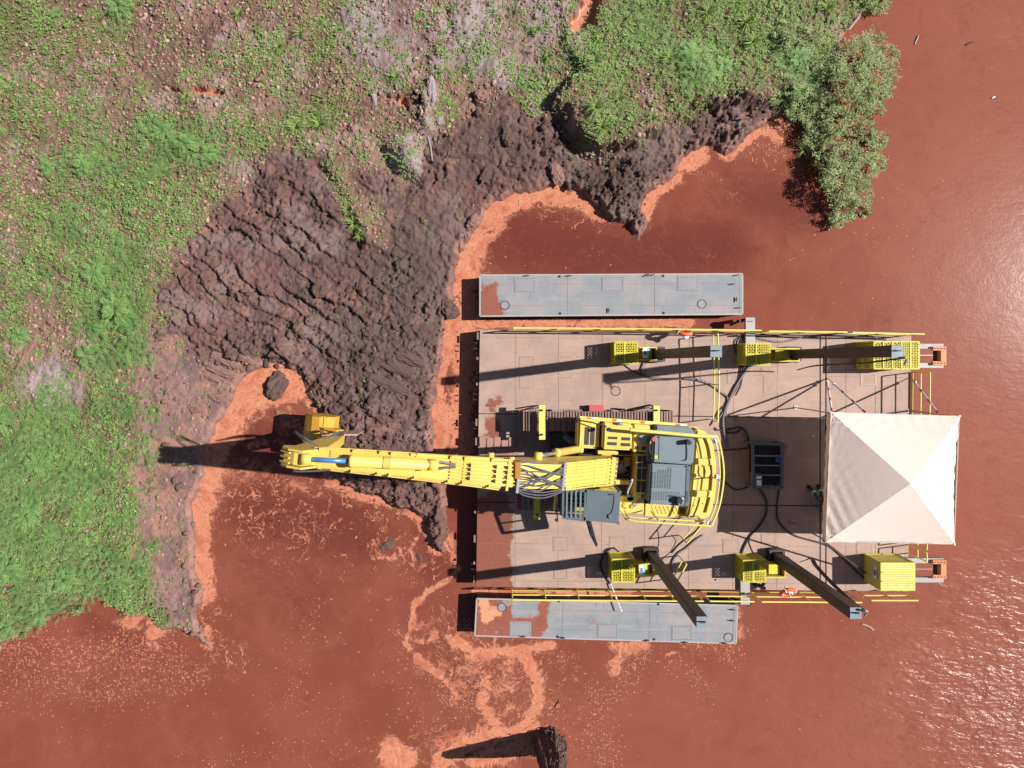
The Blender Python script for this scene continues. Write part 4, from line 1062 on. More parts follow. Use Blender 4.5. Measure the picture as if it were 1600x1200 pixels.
def barrier_pole(a, b_, label, n=5, r=.032, tip=True, w0=.25):
    t_ = thing('striped_guy_pole', a, label, 'striped pole', 'red and white striped poles and ties')
    d = b_ - a; L = d.length; d.normalize()
    if tip:
        m_ = MB(); m_.tube([a, a + d * w0 * 1.02], .016, 6); m_.build('tie_rope', M['rust'], t_); s0 = a + d * w0; L -= w0
        m_ = MB(); m_.disc(s0 + Vector((0, 0, -.03)), .05, .06, 8); m_.build('clamp', M['steel'], t_)
    else: s0 = a
    seg = L / n
    for k in range(n):
        p = s0 + d * (seg * k); q = s0 + d * (seg * (k + .74)); e = s0 + d * (seg * (k + 1))
        m_ = MB(); m_.cyl(p, q, r, 8); m_.build('white_band', M['white'], t_); m_ = MB(); m_.cyl(q, e, r * 1.06, 8); m_.build('red_band', M['red'], t_)
barrier_pole(W(1292, 592, .02), cor[0] + Vector((.08, .02, -.1)), 'red and white pole from deck corner stay to the near canopy corner', 3)
barrier_pole(W(1293, 591, .02), W(1353, 645, 2.5), 'red and white pole slanting to the middle of the canopy top edge', 3, w0=.5)
barrier_pole(W(1424, 590, .05), cor[1] + Vector((-.2, .05, -.1)) + (cor[0] - cor[1]) * .10, 'red and white pole over the outer end handrail', 3, w0=.4)
barrier_pole(W(954, 912, .12), W(972, 957, .15), 'thin red and white striped marker pole lying across the lower handrail', 9, .022, False)
b = thing('guy_strap', W(1355, 905, .02), 'dark ratchet strap from the lower near canopy corner to the winch guard', 'strap', 'canopy tie-down straps')
m_ = MB(); m_.bar(cor[3] + Vector((0, 0, -.2)), W(1356, 898, .03), .06, .012); m_.build('webbing', M['spud'], b)

# ---------------------------------------------------------------- power unit, boxes, planks
pu_ = thing('hydraulic_power_unit', W(1198, 728, 0), 'dark grey hydraulic power pack in the canopy shade with open bays', 'power unit')
zt = .75
fx = [(1176, 693), (1223, 694), (1222, 762), (1177, 761)]
b = MB()
for i in range(4):
    p, q = fx[i], fx[(i + 1) % 4]; b.bar(W(*p, zt), W(*q, zt), .09, .07); b.bar((W(*p, zt).x, W(*p, zt).y, .02), W(*p, zt), .07, .07)
b.build('frame', M['cabgrey'], pu_)
for y in (712, 727, 742):
    b = MB(); b.bar(W(1178, y, zt - .02), W(1221, y + .5, zt - .02), .04, .05); b.build('cross_bar', M['grey'], pu_)
b = MB(); b.rpx(1178, 696, 1220, 758, .58, .1); b.build('tank', M['black'], pu_, bevel=.02)
for i, y in enumerate((698, 713.5, 728.5, 744)):
    b = MB()
    for k in range(9): b.bar(W(1183 + k * 4.2, y + 1, .61), W(1183 + k * 4.2, y + 11, .61), .03, .03)
    o = b.build('cooling_fins', M['dark'], pu_); o['kind'] = 'stuff'
b = MB(); b.rpx(1180, 741, 1190.5, 764, .84, .3); cb = b.build('control_box', M['cabgrey'], pu_, bevel=.01)
for y0, y1 in ((744, 748), (750.5, 758.5)):
    b = MB(); b.rpx(1182.5, y0, 1190, y1, .848, .83); b.build('white_label', M['white'], cb)
b = MB(); b.disc(W(1215, 718, .62), .10, .10, 16); b.build('filler_cap', M['blue'], pu_)
b = MB(); b.box(W(1227, 696, .35), (.10, .12, .14)); b.build('red_valve', M['red'], pu_)
b = MB(); b.cyl(W(1228, 697, .2), W(1230, 703, .2), .03, 6); b.build('valve_stem', M['steel'], pu_)
t_ = thing('red_toolbox', W(932, 638, 0), 'small red box on deck beside the upper excavator track', 'toolbox')
b = MB(); b.rpx(921, 633.5, 943, 642, .30, .02); b.build('body', M['red'], t_, bevel=.02)
b = MB(); b.rpx(920.5, 633, 943.5, 642.5, .33, .30); b.build('lid', M['red'], t_, bevel=.01)
t_ = thing('plank_mat', W(780, 700, 0), 'weathered timber plank mat at the front edge of the barge', 'timber mat')
for k in range(6):
    x = 749 + k * 11.5
    b = MB(); b.ppx([(x, 683 + (k % 2)), (x + 10.8, 683 + (k % 2)), (x + 10.4, 697.5 - (k % 3)), (x + .2, 698 + (k % 2))], .07, .012); b.build('plank', M['wood'], t_, bevel=.008)
for k in range(5):
    x = 749 + k * 11
    b = MB(); b.ppx([(x, 701), (x + 10, 700), (x + 11, 718 - k), (x - .3, 719)], .05, .012); b.build('plank', M['wood'], t_, bevel=.008)
b = MB(); b.ppx([(750, 713), (812, 709), (806, 713), (775, 717), (750, 718)], .09, .055); b.build('plank', M['wood'], t_)

# ---------------------------------------------------------------- hoses and cables on deck
def hose(pts, r, label, mat='hose', z=None, group='hydraulic hoses across the deck', cat='hose'):
    P = smooth_path([W(p[0], p[1], (p[2] if len(p) > 2 else r + .01)) for p in pts], 10)
    b = MB(); b.tube(P, r, 6); o = b.build('hydraulic_hose', M[mat]); return tag(o, label, cat, group)
hose([(1136, 700), (1130, 655), (1144, 615), (1165, 580), (1180, 566)], .05, 'pale spiral-wrapped hose bundle curving up to the middle guard', 'wrap')
hose([(1006, 565), (1002, 582, .05), (1015, 590), (1040, 593), (1080, 592), (1108, 600), (1125, 612), (1137, 622), (1132, 640), (1122, 655)], .034, 'spiral-wrapped hose from the upper shore-side guard', 'wrap')
hose([(975, 570), (990, 580), (1015, 590), (1060, 592), (1100, 598), (1132, 618), (1136, 630), (1125, 640), (1110, 665)], .022, 'thin dark hose beside the wrapped one near the upper guard')
for k in range(3):
    hose([(1140 + k * 5, 618), (1150 + k * 4, 600), (1156 + k * 3, 570), (1148 + k * 4, 545), (1150 + k * 4, 530), (1168 + k * 3, 525 + k), (1200, 523 + k)], .016, ['leftmost', 'middle', 'rightmost'][k] + ' of three dark cables arching beside the middle upper guard')
hose([(1160, 524), (1185, 529), (1215, 534), (1240, 531), (1265, 525), (1300, 523), (1350, 523), (1375, 530)], .03, 'hose bundle along the foot of the upper handrail', 'wrap')
hose([(1190, 522), (1230, 527), (1290, 529), (1345, 527), (1385, 531)], .024, 'dark cable along the foot of the upper handrail')
hose([(1156, 600), (1160, 572), (1172, 569)], .024, 'short dark cable ending at the middle upper guard')
hose([(1118, 668), (1121, 672), (1142, 670), (1158, 668), (1168, 680), (1170, 695), (1176, 700)], .028, 'dark hose looping from excavator to power pack, upper')
hose([(1126, 665), (1135, 675), (1150, 676), (1160, 668)], .03, 'tight loop of hose behind the counterweight')
hose([(1118, 704), (1150, 702), (1176, 699)], .022, 'thin dark hose into the upper corner of the power pack')
hose([(1118, 738), (1135, 755), (1150, 765), (1170, 760), (1178, 752)], .026, 'dark hose sagging behind the counterweight to the power pack')
hose([(1186, 762, .1), (1190, 768), (1198, 785), (1196, 805), (1186, 822), (1172, 838), (1162, 856), (1158, 868)], .036, 'thick dark hose from power pack to the lower middle guard')
hose([(1218, 762, .1), (1216, 775), (1214, 795), (1216, 812), (1228, 828), (1245, 838), (1262, 843), (1288, 850)], .030, 'dark hose from power pack to the lower canopy corner')
hose([(1288, 850), (1300, 856), (1318, 872), (1336, 890), (1356, 908)], .03, 'dark hose from canopy corner to the big lower guard')
hose([(1098, 836, .02), (1086, 844), (1072, 856), (1058, 866), (1050, 880), (1050, 895)], .034, 'wrapped hose passing under the slanted lower handrail', 'wrap')
hose([(1100, 812, .05), (1090, 828), (1072, 842), (1060, 852), (1050, 864)], .022, 'dark hose hanging below the counterweight')
for k in range(4):
    hose([(948 - k, 868 - k), (944 + k * 3, 862 - k), (950 + k * 3, 857 - k * .5), (962 + k, 858 + k), (970 + k, 866)], .014, ['lowest', 'second', 'third', 'topmost'][k] + ' dark loop of cable above the lower shore-side guard')
hose([(942, 866), (938, 884), (944, 898), (954, 912)], .032, 'dark hose curving round the lower shore-side guard')
hose([(1175, 912), (1185, 907), (1195, 911), (1190, 915), (1178, 914)], .035, 'coil of black rope on deck below the lower middle guard', cat='rope coil')
hose([(1180, 870), (1172, 852), (1170, 842)], .014, 'thin cable rising from the lower middle guard')
hose([(1022, 868), (1028, 856), (1030, 845), (1028, 828)], .008, 'thin black wire down from the handrail shadow to the lower spud')
hose([(1036, 872), (1048, 862), (1056, 846), (1050, 836)], .008, 'second thin black wire beside the lower spud')

# ---------------------------------------------------------------- life rings
def life_ring(px, py, z, label, rag, tilt):
    c_ = W(px, py, z); t_ = thing('life_ring', c_, label, 'life ring', 'life rings hung on the handrails')
    ax = Vector(tilt).normalized()
    b = MB(); b.torus(c_, .23, .065, ax, 26, 8); b.build('ring', M['buoy'], t_, True)
    u = ax.cross(Vector((1, 0, 0))).normalized(); v = ax.cross(u)
    for k in range(4):
        a = k * math.pi / 2 + .6; d = u * math.cos(a) + v * math.sin(a); tt = ax.cross(d)
        b = MB(); b.torus(c_ + d * .23, .075, .012, tt, 10, 5); b.build('band', M['white'], t_)
    b = MB(); b.tube(smooth_path([c_ + Vector(q) for q in rag], 4), .045, 6); b.build('rope_bundle', M['white'], t_, True)
life_ring(1069, 519, .80, 'orange life ring with white rope on the upper handrail', [(-.1, -.08, .05), (0, -.14, .09), (.08, -.1, .02), (.12, -.17, .05), (0, -.2, .02)], (.1, 1, .35))
life_ring(1231, 926, .85, 'orange life ring with white rope on the lower handrail', [(-.12, .22, .05), (-.04, .12, .12), (.02, .03, .1), (.08, .1, .1), (.1, -.02, .1)], (.1, -1, .9))

# ---------------------------------------------------------------- seated worker under the canopy edge
def person():
    t_ = thing('person', W(1284, 778, 0), 'worker in grey trousers with green reflective bands sitting at the shaded canopy edge', 'person')
    o3 = off(t_)
    J = {'pel': W(1292, 790, .47), 'che': W(1294, 793, .80), 'nek': W(1294, 793, .98), 'hea': W(1293, 792, 1.12), 'hd2': W(1292, 792, 1.22),
         'hl': W(1289, 790, .46), 'kl': W(1280, 781, .48), 'al': W(1268.5, 765, .16), 'fl': W(1264.5, 761, .07),
         'hr': W(1293, 787, .46), 'kr': W(1287, 777, .50), 'ar': W(1281, 764.5, .16), 'fr': W(1279, 760, .07),
         'sl': W(1289, 796, .92), 'el': W(1283, 793, .68), 'wl': W(1281, 785, .60), 'ml': W(1281, 782, .59),
         'sr': W(1298, 790, .92), 'er': W(1294, 781, .70), 'wr': W(1289, 777, .60), 'mr': W(1288, 775, .59)}
    E = [('pel', 'che'), ('che', 'nek'), ('nek', 'hea'), ('hea', 'hd2'), ('pel', 'hl'), ('hl', 'kl'), ('kl', 'al'), ('al', 'fl'), ('pel', 'hr'), ('hr', 'kr'), ('kr', 'ar'), ('ar', 'fr'),
         ('che', 'sl'), ('sl', 'el'), ('el', 'wl'), ('wl', 'ml'), ('che', 'sr'), ('sr', 'er'), ('er', 'wr'), ('wr', 'mr')]
    rad = {'pel': .15, 'che': .17, 'nek': .06, 'hea': .095, 'hd2': .09, 'hl': .10, 'hr': .10, 'kl': .075, 'kr': .075, 'al': .06, 'ar': .06, 'fl': .05, 'fr': .05, 'sl': .07, 'sr': .07, 'el': .05, 'er': .05, 'wl': .035, 'wr': .035, 'ml': .04, 'mr': .04}
    ks = list(J); me = bpy.data.meshes.new('body')
    me.from_pydata([tuple(J[k] - o3) for k in ks], [(ks.index(a), ks.index(b_)) for a, b_ in E], [])
    me.materials.append(M['trouser'])
    o = link(me, 'body', t_)
    sk = o.modifiers.new('skin', 'SKIN')
    for i, k in enumerate(ks):
        me.skin_vertices[0].data[i].radius = (rad[k], rad[k]); me.skin_vertices[0].data[i].use_root = (k == 'pel')
    o.modifiers.new('sub', 'SUBSURF').levels = 2
    o.modifiers['sub'].render_levels = 2
    for a, b_ in (('kl', 'al'), ('kr', 'ar')):
        p, q = J[a], J[b_]; b = MB(); b.cyl(p.lerp(q, .66), p.lerp(q, .80), .082, 12); b.build('reflective_band', M['reflect'], t_, True)
    for a, b_ in (('al', 'fl'), ('ar', 'fr')):
        b = MB(); b.tube([J[a] + Vector((0, 0, -.02)), J[b_], J[b_] + (J[b_] - J[a]).normalized() * .07], [.07, .062, .04], 8); b.build('boot', M['black'], t_, True)
    b = MB(); b.tube([J['pel'] + Vector((0, 0, .05)), J['che'], J['nek'] + Vector((0, 0, -.05))], [.20, .225, .13], 12); b.build('life_vest', M['buoy'], t_, True)
    b = MB(); b.tube([J['hea'] + Vector((0, 0, .02)), J['hd2'], J['hd2'] + Vector((0, 0, .06))], [.125, .115, .05], 14); b.build('hard_hat', M['white'], t_, True)
    for m_, w_ in (('ml', 'wl'), ('mr', 'wr')):
        d = (J[m_] - J[w_]).normalized(); l_ = d.cross(Vector((0, 0, 1))).normalized()
        for k in range(4):
            s_ = J[m_] + l_ * (.028 * (k - 1.5)); b = MB(); L_ = (.07, .085, .08, .065)[k]
            b.tube([s_, s_ + d * L_ * .6 + Vector((0, 0, -.01)), s_ + d * L_ + Vector((0, 0, -.035))], [.011, .010, .008], 6); b.build('finger', M['skin'], t_, True)
        b = MB(); s_ = J[w_] + l_ * .035; b.tube([s_, s_ + d * .05 + l_ * .03], [.013, .010], 6); b.build('thumb', M['skin'], t_, True)
    st = thing('folding_stool', W(1292, 789, 0), 'small dark stool under the seated worker', 'stool')
    b = MB(); b.box(W(1292, 790, .30), (.4, .4, .05)); b.build('seat', M['black'], st, bevel=.01)
    for i in (-1, 1):
        for j in (-1, 1):
            c_ = W(1292, 790, .30) + Vector((i * .16, j * .16, 0)); b = MB(); b.cyl((c_.x, c_.y, .015), (c_.x, c_.y, .28), .018, 6); b.build('leg', M['steel'], st)
person()
# ---------------------------------------------------------------- excavator
M['muddy'] = paint('mud_coated_linkage', (0.42, 0.26, 0.20), (0.25, 0.12, 0.09), .6, .7)
M['bucket'] = paint('bucket_orange_yellow', (0.66, 0.33, 0.04), (0.34, 0.14, 0.07), .95, .5, 0, 2.2)
M['hosegrey'] = paint('grey_hydraulic_hose', (0.11, 0.11, 0.125), (0.3, 0.25, 0.2), .3, .4)
ex = thing('excavator', W(935, 716, 0), 'yellow crawler excavator on the barge with boom reaching over the muddy bank', 'excavator')
# --- tracks
def track(y0, y1, label):
    z1 = 1.12; a = W(811, y0, z1); d = W(1054, y1, z1); yc = (a.y + d.y) / 2; w = abs(a.y - d.y); x0, x1 = a.x, d.x; r = .5; zc = z1 - r - .05
    t_ = MB()
    fr = MB(); fr.box(((x0 + x1) / 2, yc, zc), ((x1 - x0) - 1.1, w * .55, .5)); t_ = fr.build('crawler_track', M['dark'], ex)
    L = (x1 - x0 - 2 * r); per = 2 * L + 2 * math.pi * r; n = int(per / .195)
    b = MB(); b.box((0, 0, 0), (.178, w, .035)); b.box((.055, 0, .035), (.03, w * .985, .055)); b.box((-.05, 0, .025), (.02, w * .98, .03)); o = b.build('track_shoe', M['shoe']); me = o.data; bpy.data.objects.remove(o)
    for k in range(n):
        s = per * k / n
        if s < L: p = Vector((x0 + r + s, yc, zc + r)); ang = 0
        elif s < L + math.pi * r:
            q = (s - L) / r; p = Vector((x1 - r + r * math.sin(q), yc, zc + r * math.cos(q))); ang = q
        elif s < 2 * L + math.pi * r: p = Vector((x1 - r - (s - L - math.pi * r), yc, zc - r)); ang = math.pi
        else:
            q = (s - 2 * L - math.pi * r) / r; p = Vector((x0 + r - r * math.sin(q), yc, zc - r * math.cos(q))); ang = math.pi + q
        c_ = link(me, 'track_shoe', t_, p - off(t_)); c_.rotation_euler = (0, ang + random.uniform(-.02, .02), 0)
    for xx in (x0 + r, x1 - r):
        b = MB(); b.cyl((xx, yc - w * .3, zc), (xx, yc + w * .3, zc), r - .06, 20); b.build('sprocket', M['dark'], t_)
    for k in range(7):
        xx = x0 + .8 + k * (x1 - x0 - 1.6) / 6; b = MB(); b.cyl((xx, yc - w * .25, zc - r + .17), (xx, yc + w * .25, zc - r + .17), .13, 10); b.build('roller', M['dark'], t_)
track(643, 674, ''); track(766, 799, '')
b = MB(); b.ppx([(860, 676), (1010, 676), (1010, 764), (860, 764)], .95, .45); b.build('car_body', M['dark'], ex, bevel=.04)
b = MB(); b.disc(W(935, 722, .95), .75, .3, 32); b.build('swing_ring', M['dark'], ex)
b = MB(); b.rpx(806, 768, 809.5, 797, .9, .3); b.build('track_guard', M['red'], ex)
# --- house frame
b = MB(); b.ppx([(905, 655), (1085, 668), (1106, 700), (1106, 790), (1092, 808), (968, 800), (905, 790)], 1.42, 1.18); b.build('house_frame', M['dark'], ex)
b = MB(); b.ppx([(905, 703), (945, 706), (990, 709), (990, 772), (948, 770), (905, 768)], 1.5, 1.42); b.build('floor_pan', M['dark'], ex)
def body(poly, z, z0, name, mat='yellow', bev=.03, parent=None):
    b = MB(); b.ppx(poly, z, z0); return b.build(name, M[mat], parent or ex, bevel=bev)
def quad(x0, y0, x1, y1, sl=.045): return [(x0, y0), (x1, y0 + (x1 - x0) * sl), (x1 - (y1 - y0) * sl, y1 + (x1 - x0) * sl), (x0 - (y1 - y0) * sl, y1)]
tb = body(quad(904, 654, 938, 700), 2.35, 1.42, 'tool_box', bev=.07)
for q in (quad(914, 667, 921.3, 695), quad(923, 667.3, 930, 695.5)): body(q, 2.362, 2.3, 'mesh_grille', 'mesh', 0, tb)
bb = body(quad(943, 660, 989, 702), 2.62, 1.42, 'pump_cover', bev=.06)
for q in (quad(950, 682, 965, 686), quad(971, 683, 985, 688), quad(949, 690.5, 964, 695.5), quad(970, 692, 985, 697)): body(q, 2.628, 2.55, 'vent_grille', 'mesh', 0, bb)
body(quad(938, 657, 943, 701), 2.1, 1.42, 'gap_panel', 'dark', 0)
bc = body(quad(990.5, 663, 1016, 706), 2.5, 1.42, 'valve_cover', bev=.03)
b = MB(); b.disc(W(1004.5, 687, 2.6) + Vector((0, 0, -.1)), .155, .11, 24); b.build('round_cap', M['steel'], bc, bevel=.02)
for q in (quad(992, 697, 997.5, 702.5), quad(1002, 698, 1009, 703)): body(q, 2.51, 2.4, 'small_grille', 'mesh', 0, bc)
# strips, beams and labels along the upper side
b = MB(); b.bar(W(905, 653, 2.05), W(1073, 665, 2.05), .12, .12); sb = b.build('side_beam', M['rail_yellow'], ex, bevel=.015)
for k, x in enumerate((917, 957, 1001, 1056)):
    y = 653 + (x - 905) * .0714
    b = MB(); b.bar(W(x, y - .4, 2.115), W(x + 6, y + .05, 2.115), .07, .01); b.build('orange_reflector', M['amber'], sb)
    b = MB(); b.bar(W(x + 7, y + .1, 2.115), W(x + 13, y + .55, 2.115), .07, .01); b.build('white_reflector', M['white'], sb)
body(quad(906, 657, 1090, 663, .055), 1.75, 1.6, 'side_catwalk', 'yellow', 0)
pl_ = body(quad(989, 661.5, 1014, 666), 2.2, 2.1, 'name_strip', 'yellow_old', 0)
cu = bpy.data.curves.new('code', 'FONT'); cu.body = 'CO-024'; cu.size = .14; cu.extrude = .002; cu.align_y = 'CENTER'; cu.offset = .004; cu.materials.append(M['black'])
fo = lettering(cu, 'code_lettering'); fo.location = W(991, 664.6, 2.206) - off(pl_); fo.rotation_euler = (0, 0, R(-3.5)); fo.parent = pl_
b = MB(); b.bar(W(957, 661, 2.3), W(988, 664.5, 2.3), .09, .05); b.build('purple_grey_strip', M['steel'], ex)
b = MB(); b.tube([W(900, 656, 2.3), W(925, 660, 2.75), W(948, 667, 2.8)], .022, 6); b.tube([W(904, 648, 2.1), W(900, 653, 2.4), W(902, 660, 2.3)], .02, 6); b.build('mirror_arm', M['dark'], ex)
b = MB(); b.box(W(951, 671, 2.85), (.14, .11, .16), .2); b.build('side_mirror', M['black'], ex, bevel=.02)
b = MB(); b.tube(smooth_path([W(962, 665, 2.5), W(968, 661, 2.7), W(975, 666, 2.5), W(986, 670, 2.6)]), .05, 6); b.build('silencer_pipe', M['steel'], ex)
body(quad(963, 662, 984, 668), 2.4, 2.2, 'grey_bracket', 'steel', .01)
# --- engine hoods
hu = body([(1026, 664.5), (1080, 668), (1087, 678), (1025, 674.5)], 2.6, 1.42, 'hood_side_panel', 'grey', .03)
h1 = body([(1021.5, 681), (1086.5, 684.5), (1083.5, 726.5), (1020, 722)], 3.0, 1.42, 'engine_hood', 'grey', .05)
body([(1030, 682), (1071, 684), (1069, 720), (1029, 718)], 3.02, 2.9, 'raised_hood_plate', 'grey', .01, h1)
body([(1014, 682), (1021, 682.5), (1019, 722), (1012, 721)], 2.7, 1.42, 'hood_end_panel', 'cabgrey', .01)
body([(1023, 711.5), (1028, 711.7), (1027.7, 717), (1022.7, 716.6)], 3.01, 2.9, 'warning_label', 'cage_yellow', 0, h1)
h2 = body([(1017.5, 724.5), (1078.5, 727.5), (1076, 792), (1014, 787.5)], 2.93, 1.42, 'rear_hood', 'grey', .05)
body([(1072.5, 728), (1079, 728.4), (1076.5, 791), (1070, 790.5)], 2.95, 2.7, 'hood_edge_strip', 'cabgrey', .01, h2)
b = MB()
for i in range(8):
    for j in range(17):
        if i in (0, 1) and j < 4: continue
        if 2 <= i <= 5 and j < 2: continue
        x = 1020.5 + i * 3.95 - j * .09; y = 730.5 + j * 1.95 + i * .12
        b.rpx(x - 1.15, y - .5, x + 1.15, y + .5, 2.936, 2.92)
for i in range(12):
    for j in range(6):
        x = 1017.5 + i * 3.95 - j * .1; y = 768.5 + j * 2.3 + i * .14
        if 1044 < x < 1070 and j > 1: continue
        b.rpx(x - 1.1, y - .5, x + 1.1, y + .5, 2.936, 2.92)
for j in range(7): b.rpx(1071.5, 768 + j * 2.6, 1075.5, 769.2 + j * 2.6, 2.957, 2.94)
o = b.build('vent_slots', M['black'], h2); o['kind'] = 'stuff'
b = MB(); b.cyl(W(1073, 690, 3.0), W(1073, 690, 3.0) + Vector((0, 0, .30)), .075, 16); b.build('exhaust_stack', M['black'], ex)
b = MB(); b.tube(smooth_path([W(1073, 693, 3.03), W(1073.5, 705, 3.03), W(1072.5, 718, 3.03), W(1066, 719.5, 3.03)]), .014, 5); b.build('hood_cable', M['black'], ex)
b = MB(); b.cyl(W(1060, 780, 2.95), W(1060, 780, 2.95) + Vector((0, 0, .22)), .09, 12); b.bar(W(1046, 775, 2.96), W(1070, 776.5, 2.96), .04, .04); b.build('air_cleaner', M['black'], ex)
for q in (quad(1056, 775, 1069, 790), ): body(q, 3.02, 2.93, 'bracket_box', 'cabgrey', .01)
b = MB(); b.tube(smooth_path([W(1060, 790, 3.05), W(1062, 783, 3.12), W(1067, 779, 3.1), W(1066, 787, 3.05)]), .03, 6); b.build('exhaust_elbow', M['steel'], ex)
b = MB(); b.disc(W(1022, 686, 3.0), .07, .05, 10); b.build('red_rag', M['red'], ex)
b = MB(); b.tube(smooth_path([W(1021, 683, 2.9), W(1017, 689, 2.9), W(1015.5, 700, 2.8), W(1017, 709, 2.75)]), .016, 6); b.build('grab_handle', M['white'], ex)
# --- centre grille box
ge = body(quad(994.5, 709, 1012, 772, .045), 2.42, 1.42, 'cooler_box', bev=.02)
for i in range(2):
    for j in range(3):
        x = 996.8 + i * 7.6 - j * .95; y = 712 + j * 19.5 + i * .3
        body(quad(x, y, x + 6.4, y + 17.8), 2.43, 2.35, 'mesh_grille', 'mesh', 0, ge)
body(quad(991, 771, 1003, 777), 2.3, 1.42, 'cooler_base', 'yellow', .02)
# --- counterweight
cw = body([(1087.5, 669), (1106, 676), (1115, 695), (1119.5, 722), (1120.5, 750), (1117.5, 778), (1111.5, 802), (1106, 811), (1073, 808), (1077, 790), (1083, 730), (1087, 684)], 2.30, 1.1, 'counterweight', 'yellow', .06)
b = MB(); pth = smooth_path([W(x, y, 2.345) for x, y in ((1105, 684), (1110.5, 700), (1114, 725), (1115, 750), (1112, 776), (1105.5, 801))], 6)
b.sweep(pth, [.12] * len(pth), [.10] * len(pth), Vector((1, 0, 0))); b.build('rear_rim', M['yellow'], cw, bevel=.01)
for (x0, y0, x1, y1) in ((1090.5, 717, 1113, 726.5), (1086.5, 767, 1112, 777)):
    b = MB(); b.rpx(x0, y0, x1, y1, 2.50, 2.30); b.build('hoist_lug', M['yellow'], cw, bevel=.02)
b = MB(); b.disc(W(1100.5, 737, 2.30), .19, .05, 20); b.rpx(1092, 728, 1109, 738, 2.34, 2.3); b.build('inspection_cover', M['yellow'], cw, bevel=.01)
b = MB(); b.bar(W(1102, 733, 2.37), W(1101.5, 741, 2.37), .025, .02); b.build('handle', M['yellow_old'], cw)
b = MB(); b.bar(W(1083, 748, 2.305), W(1112, 747, 2.305), .015, .012); b.build('panel_joint', M['yellow_old'], cw)
b = MB(); b.tube(smooth_path([W(x, y, 2.303) for x, y in ((1087.5, 690), (1091, 710), (1091.5, 740), (1087, 775), (1076, 808))]), .012, 4); b.build('panel_joint', M['yellow_old'], cw)
for x, y in ((1080, 776), (1079.5, 783), (1091, 784), (1098, 787), (1084, 790)):
    place(bolt_mesh(.02, .015, 'dark'), 'bolt', cw, W(x, y, 2.30))
# rails round the house
def rail(pts, r, name='guard_rail', mat='rail_yellow', n=6): 
    b = MB(); b.tube(smooth_path([W(*p) for p in pts], n) if n > 1 else [W(*p) for p in pts], r, 6); return b.build(name, M[mat], ex)
rail([(1120, 682, 3.15), (1126, 700, 3.15), (1130.5, 730, 3.15), (1130, 755, 3.15), (1124, 790, 3.15), (1112, 821.5, 3.15)], .032)
rail([(1116, 683, 2.75), (1121, 702, 2.75), (1124.5, 730, 2.75), (1124, 755, 2.75), (1118.5, 788, 2.75), (1108, 815, 2.75)], .024)
rail([(985, 671.5, 3.2), (1040, 676.5, 3.2), (1090, 681, 3.2), (1120, 682, 3.15)], .055)
rail([(974, 804, 2.75), (985, 813, 3.0), (1040, 817.5, 3.1), (1112, 822, 3.15)], .032)
rail([(968, 797, 2.45), (985, 807.5, 2.7), (1040, 811.5, 2.75), (1106, 815, 2.75)], .024)
for x0, y0, x1, y1 in ((1017, 799, 1030, 814), (1089, 805, 1101, 819), (1112, 745, 1127, 751), (1106, 684, 1118, 683), (975, 797, 984, 812)):
    rail([(x0, y0, 2.2), (x1, y1, 3.12)], .022, 'rail_post', n=1)
for x, y, z in ((1116.5, 689, 2.95), (1106.5, 816, 3.0), (1119, 744, 2.85)):
    b = MB(); b.disc(W(x, y, z), .075, .09, 14); b.build('work_lamp', M['white'], ex, bevel=.015)
# --- lower side bodies and walkway
bf = body(quad(968.5, 775, 1007, 801, .05), 1.95, 1.42, 'battery_box', bev=.02)
b = MB(); b.tube(smooth_path([W(975, 780, 2.0), W(977, 786, 2.02), (W(974, 791, 2.0)), W(980, 795, 2.0)]), .022, 5); b.build('step_handle', M['yellow_old'], bf)
for x, y in ((992, 788), (996, 784), (988, 791), (1003, 780)):
    b = MB(); b.disc(W(x, y, 1.95), .07, .06, 8); b.build('filler_cap', M['muddy'], bf)
bg_ = body(quad(1008, 787, 1075, 806, .04), 1.98, 1.42, 'engine_step', bev=.02)
for k in range(9):
    x = 1018 + k * 6.2; b = MB(); b.bar(W(x, 791, 1.99), W(x + 5, 803, 1.99), .02, .012); b.build('tread_bar', M['yellow_old'], bg_)
for k in range(3): b = MB(); b.bar(W(1062, 795 + k * 3, 2.0), W(1070, 796 + k * 3, 2.0), .03, .012); b.build('step_slot', M['dark'], bg_)
b = MB(); b.tube(smooth_path([W(982, 776, 1.9), W(981, 768, 2.4), W(985, 758, 3.0), W(988, 750, 3.3)]), [.03] * 25, 6); b.build('grease_hose', M['white'], ex)
b = MB(); b.disc(W(981, 774, 1.5), .11, .45, 10); b.build('grease_pot', M['steel'], ex)
b = MB(); b.disc(W(965, 727, 1.5), .23, .28, 20); b.torus(W(965, 727, 1.72), .2, .03); b.build('swing_motor', M['gold'], ex)
b = MB(); b.disc(W(968, 729, 1.78), .10, .14, 8)
for k in range(5): a_ = k * .5 - 1; b.cyl(W(968, 729, 1.9), W(968, 729, 1.9) + Vector((.25 * math.cos(a_), .25 * math.sin(a_), 0)), .022, 6)
b.build('motor_fittings', M['steel'], ex)
for k in range(6):
    y = 736 + k * 3.4; b = MB(); b.tube(smooth_path([W(944, y, 1.9), W(960, y + 2, 1.75), W(980, y + (k % 2) * 2, 1.7), W(993, y - 2, 1.9)]), .022, 5); b.build('feed_hose', M['hosegrey'], ex)
for q, z in (((934, 704, 966, 709.5), 2.0), ((934, 749, 984, 756), 2.05), ((918, 745, 950, 748.5), 2.1), ((940, 709, 992, 711.5), 1.8)): body(quad(*q, .03), z, z - .35, 'boom_foot_bracket', 'yellow', .015)
b = MB(); b.rpx(975, 714, 985, 728, 1.95, 1.9); b.build('hose_bracket', M['gold'], ex)
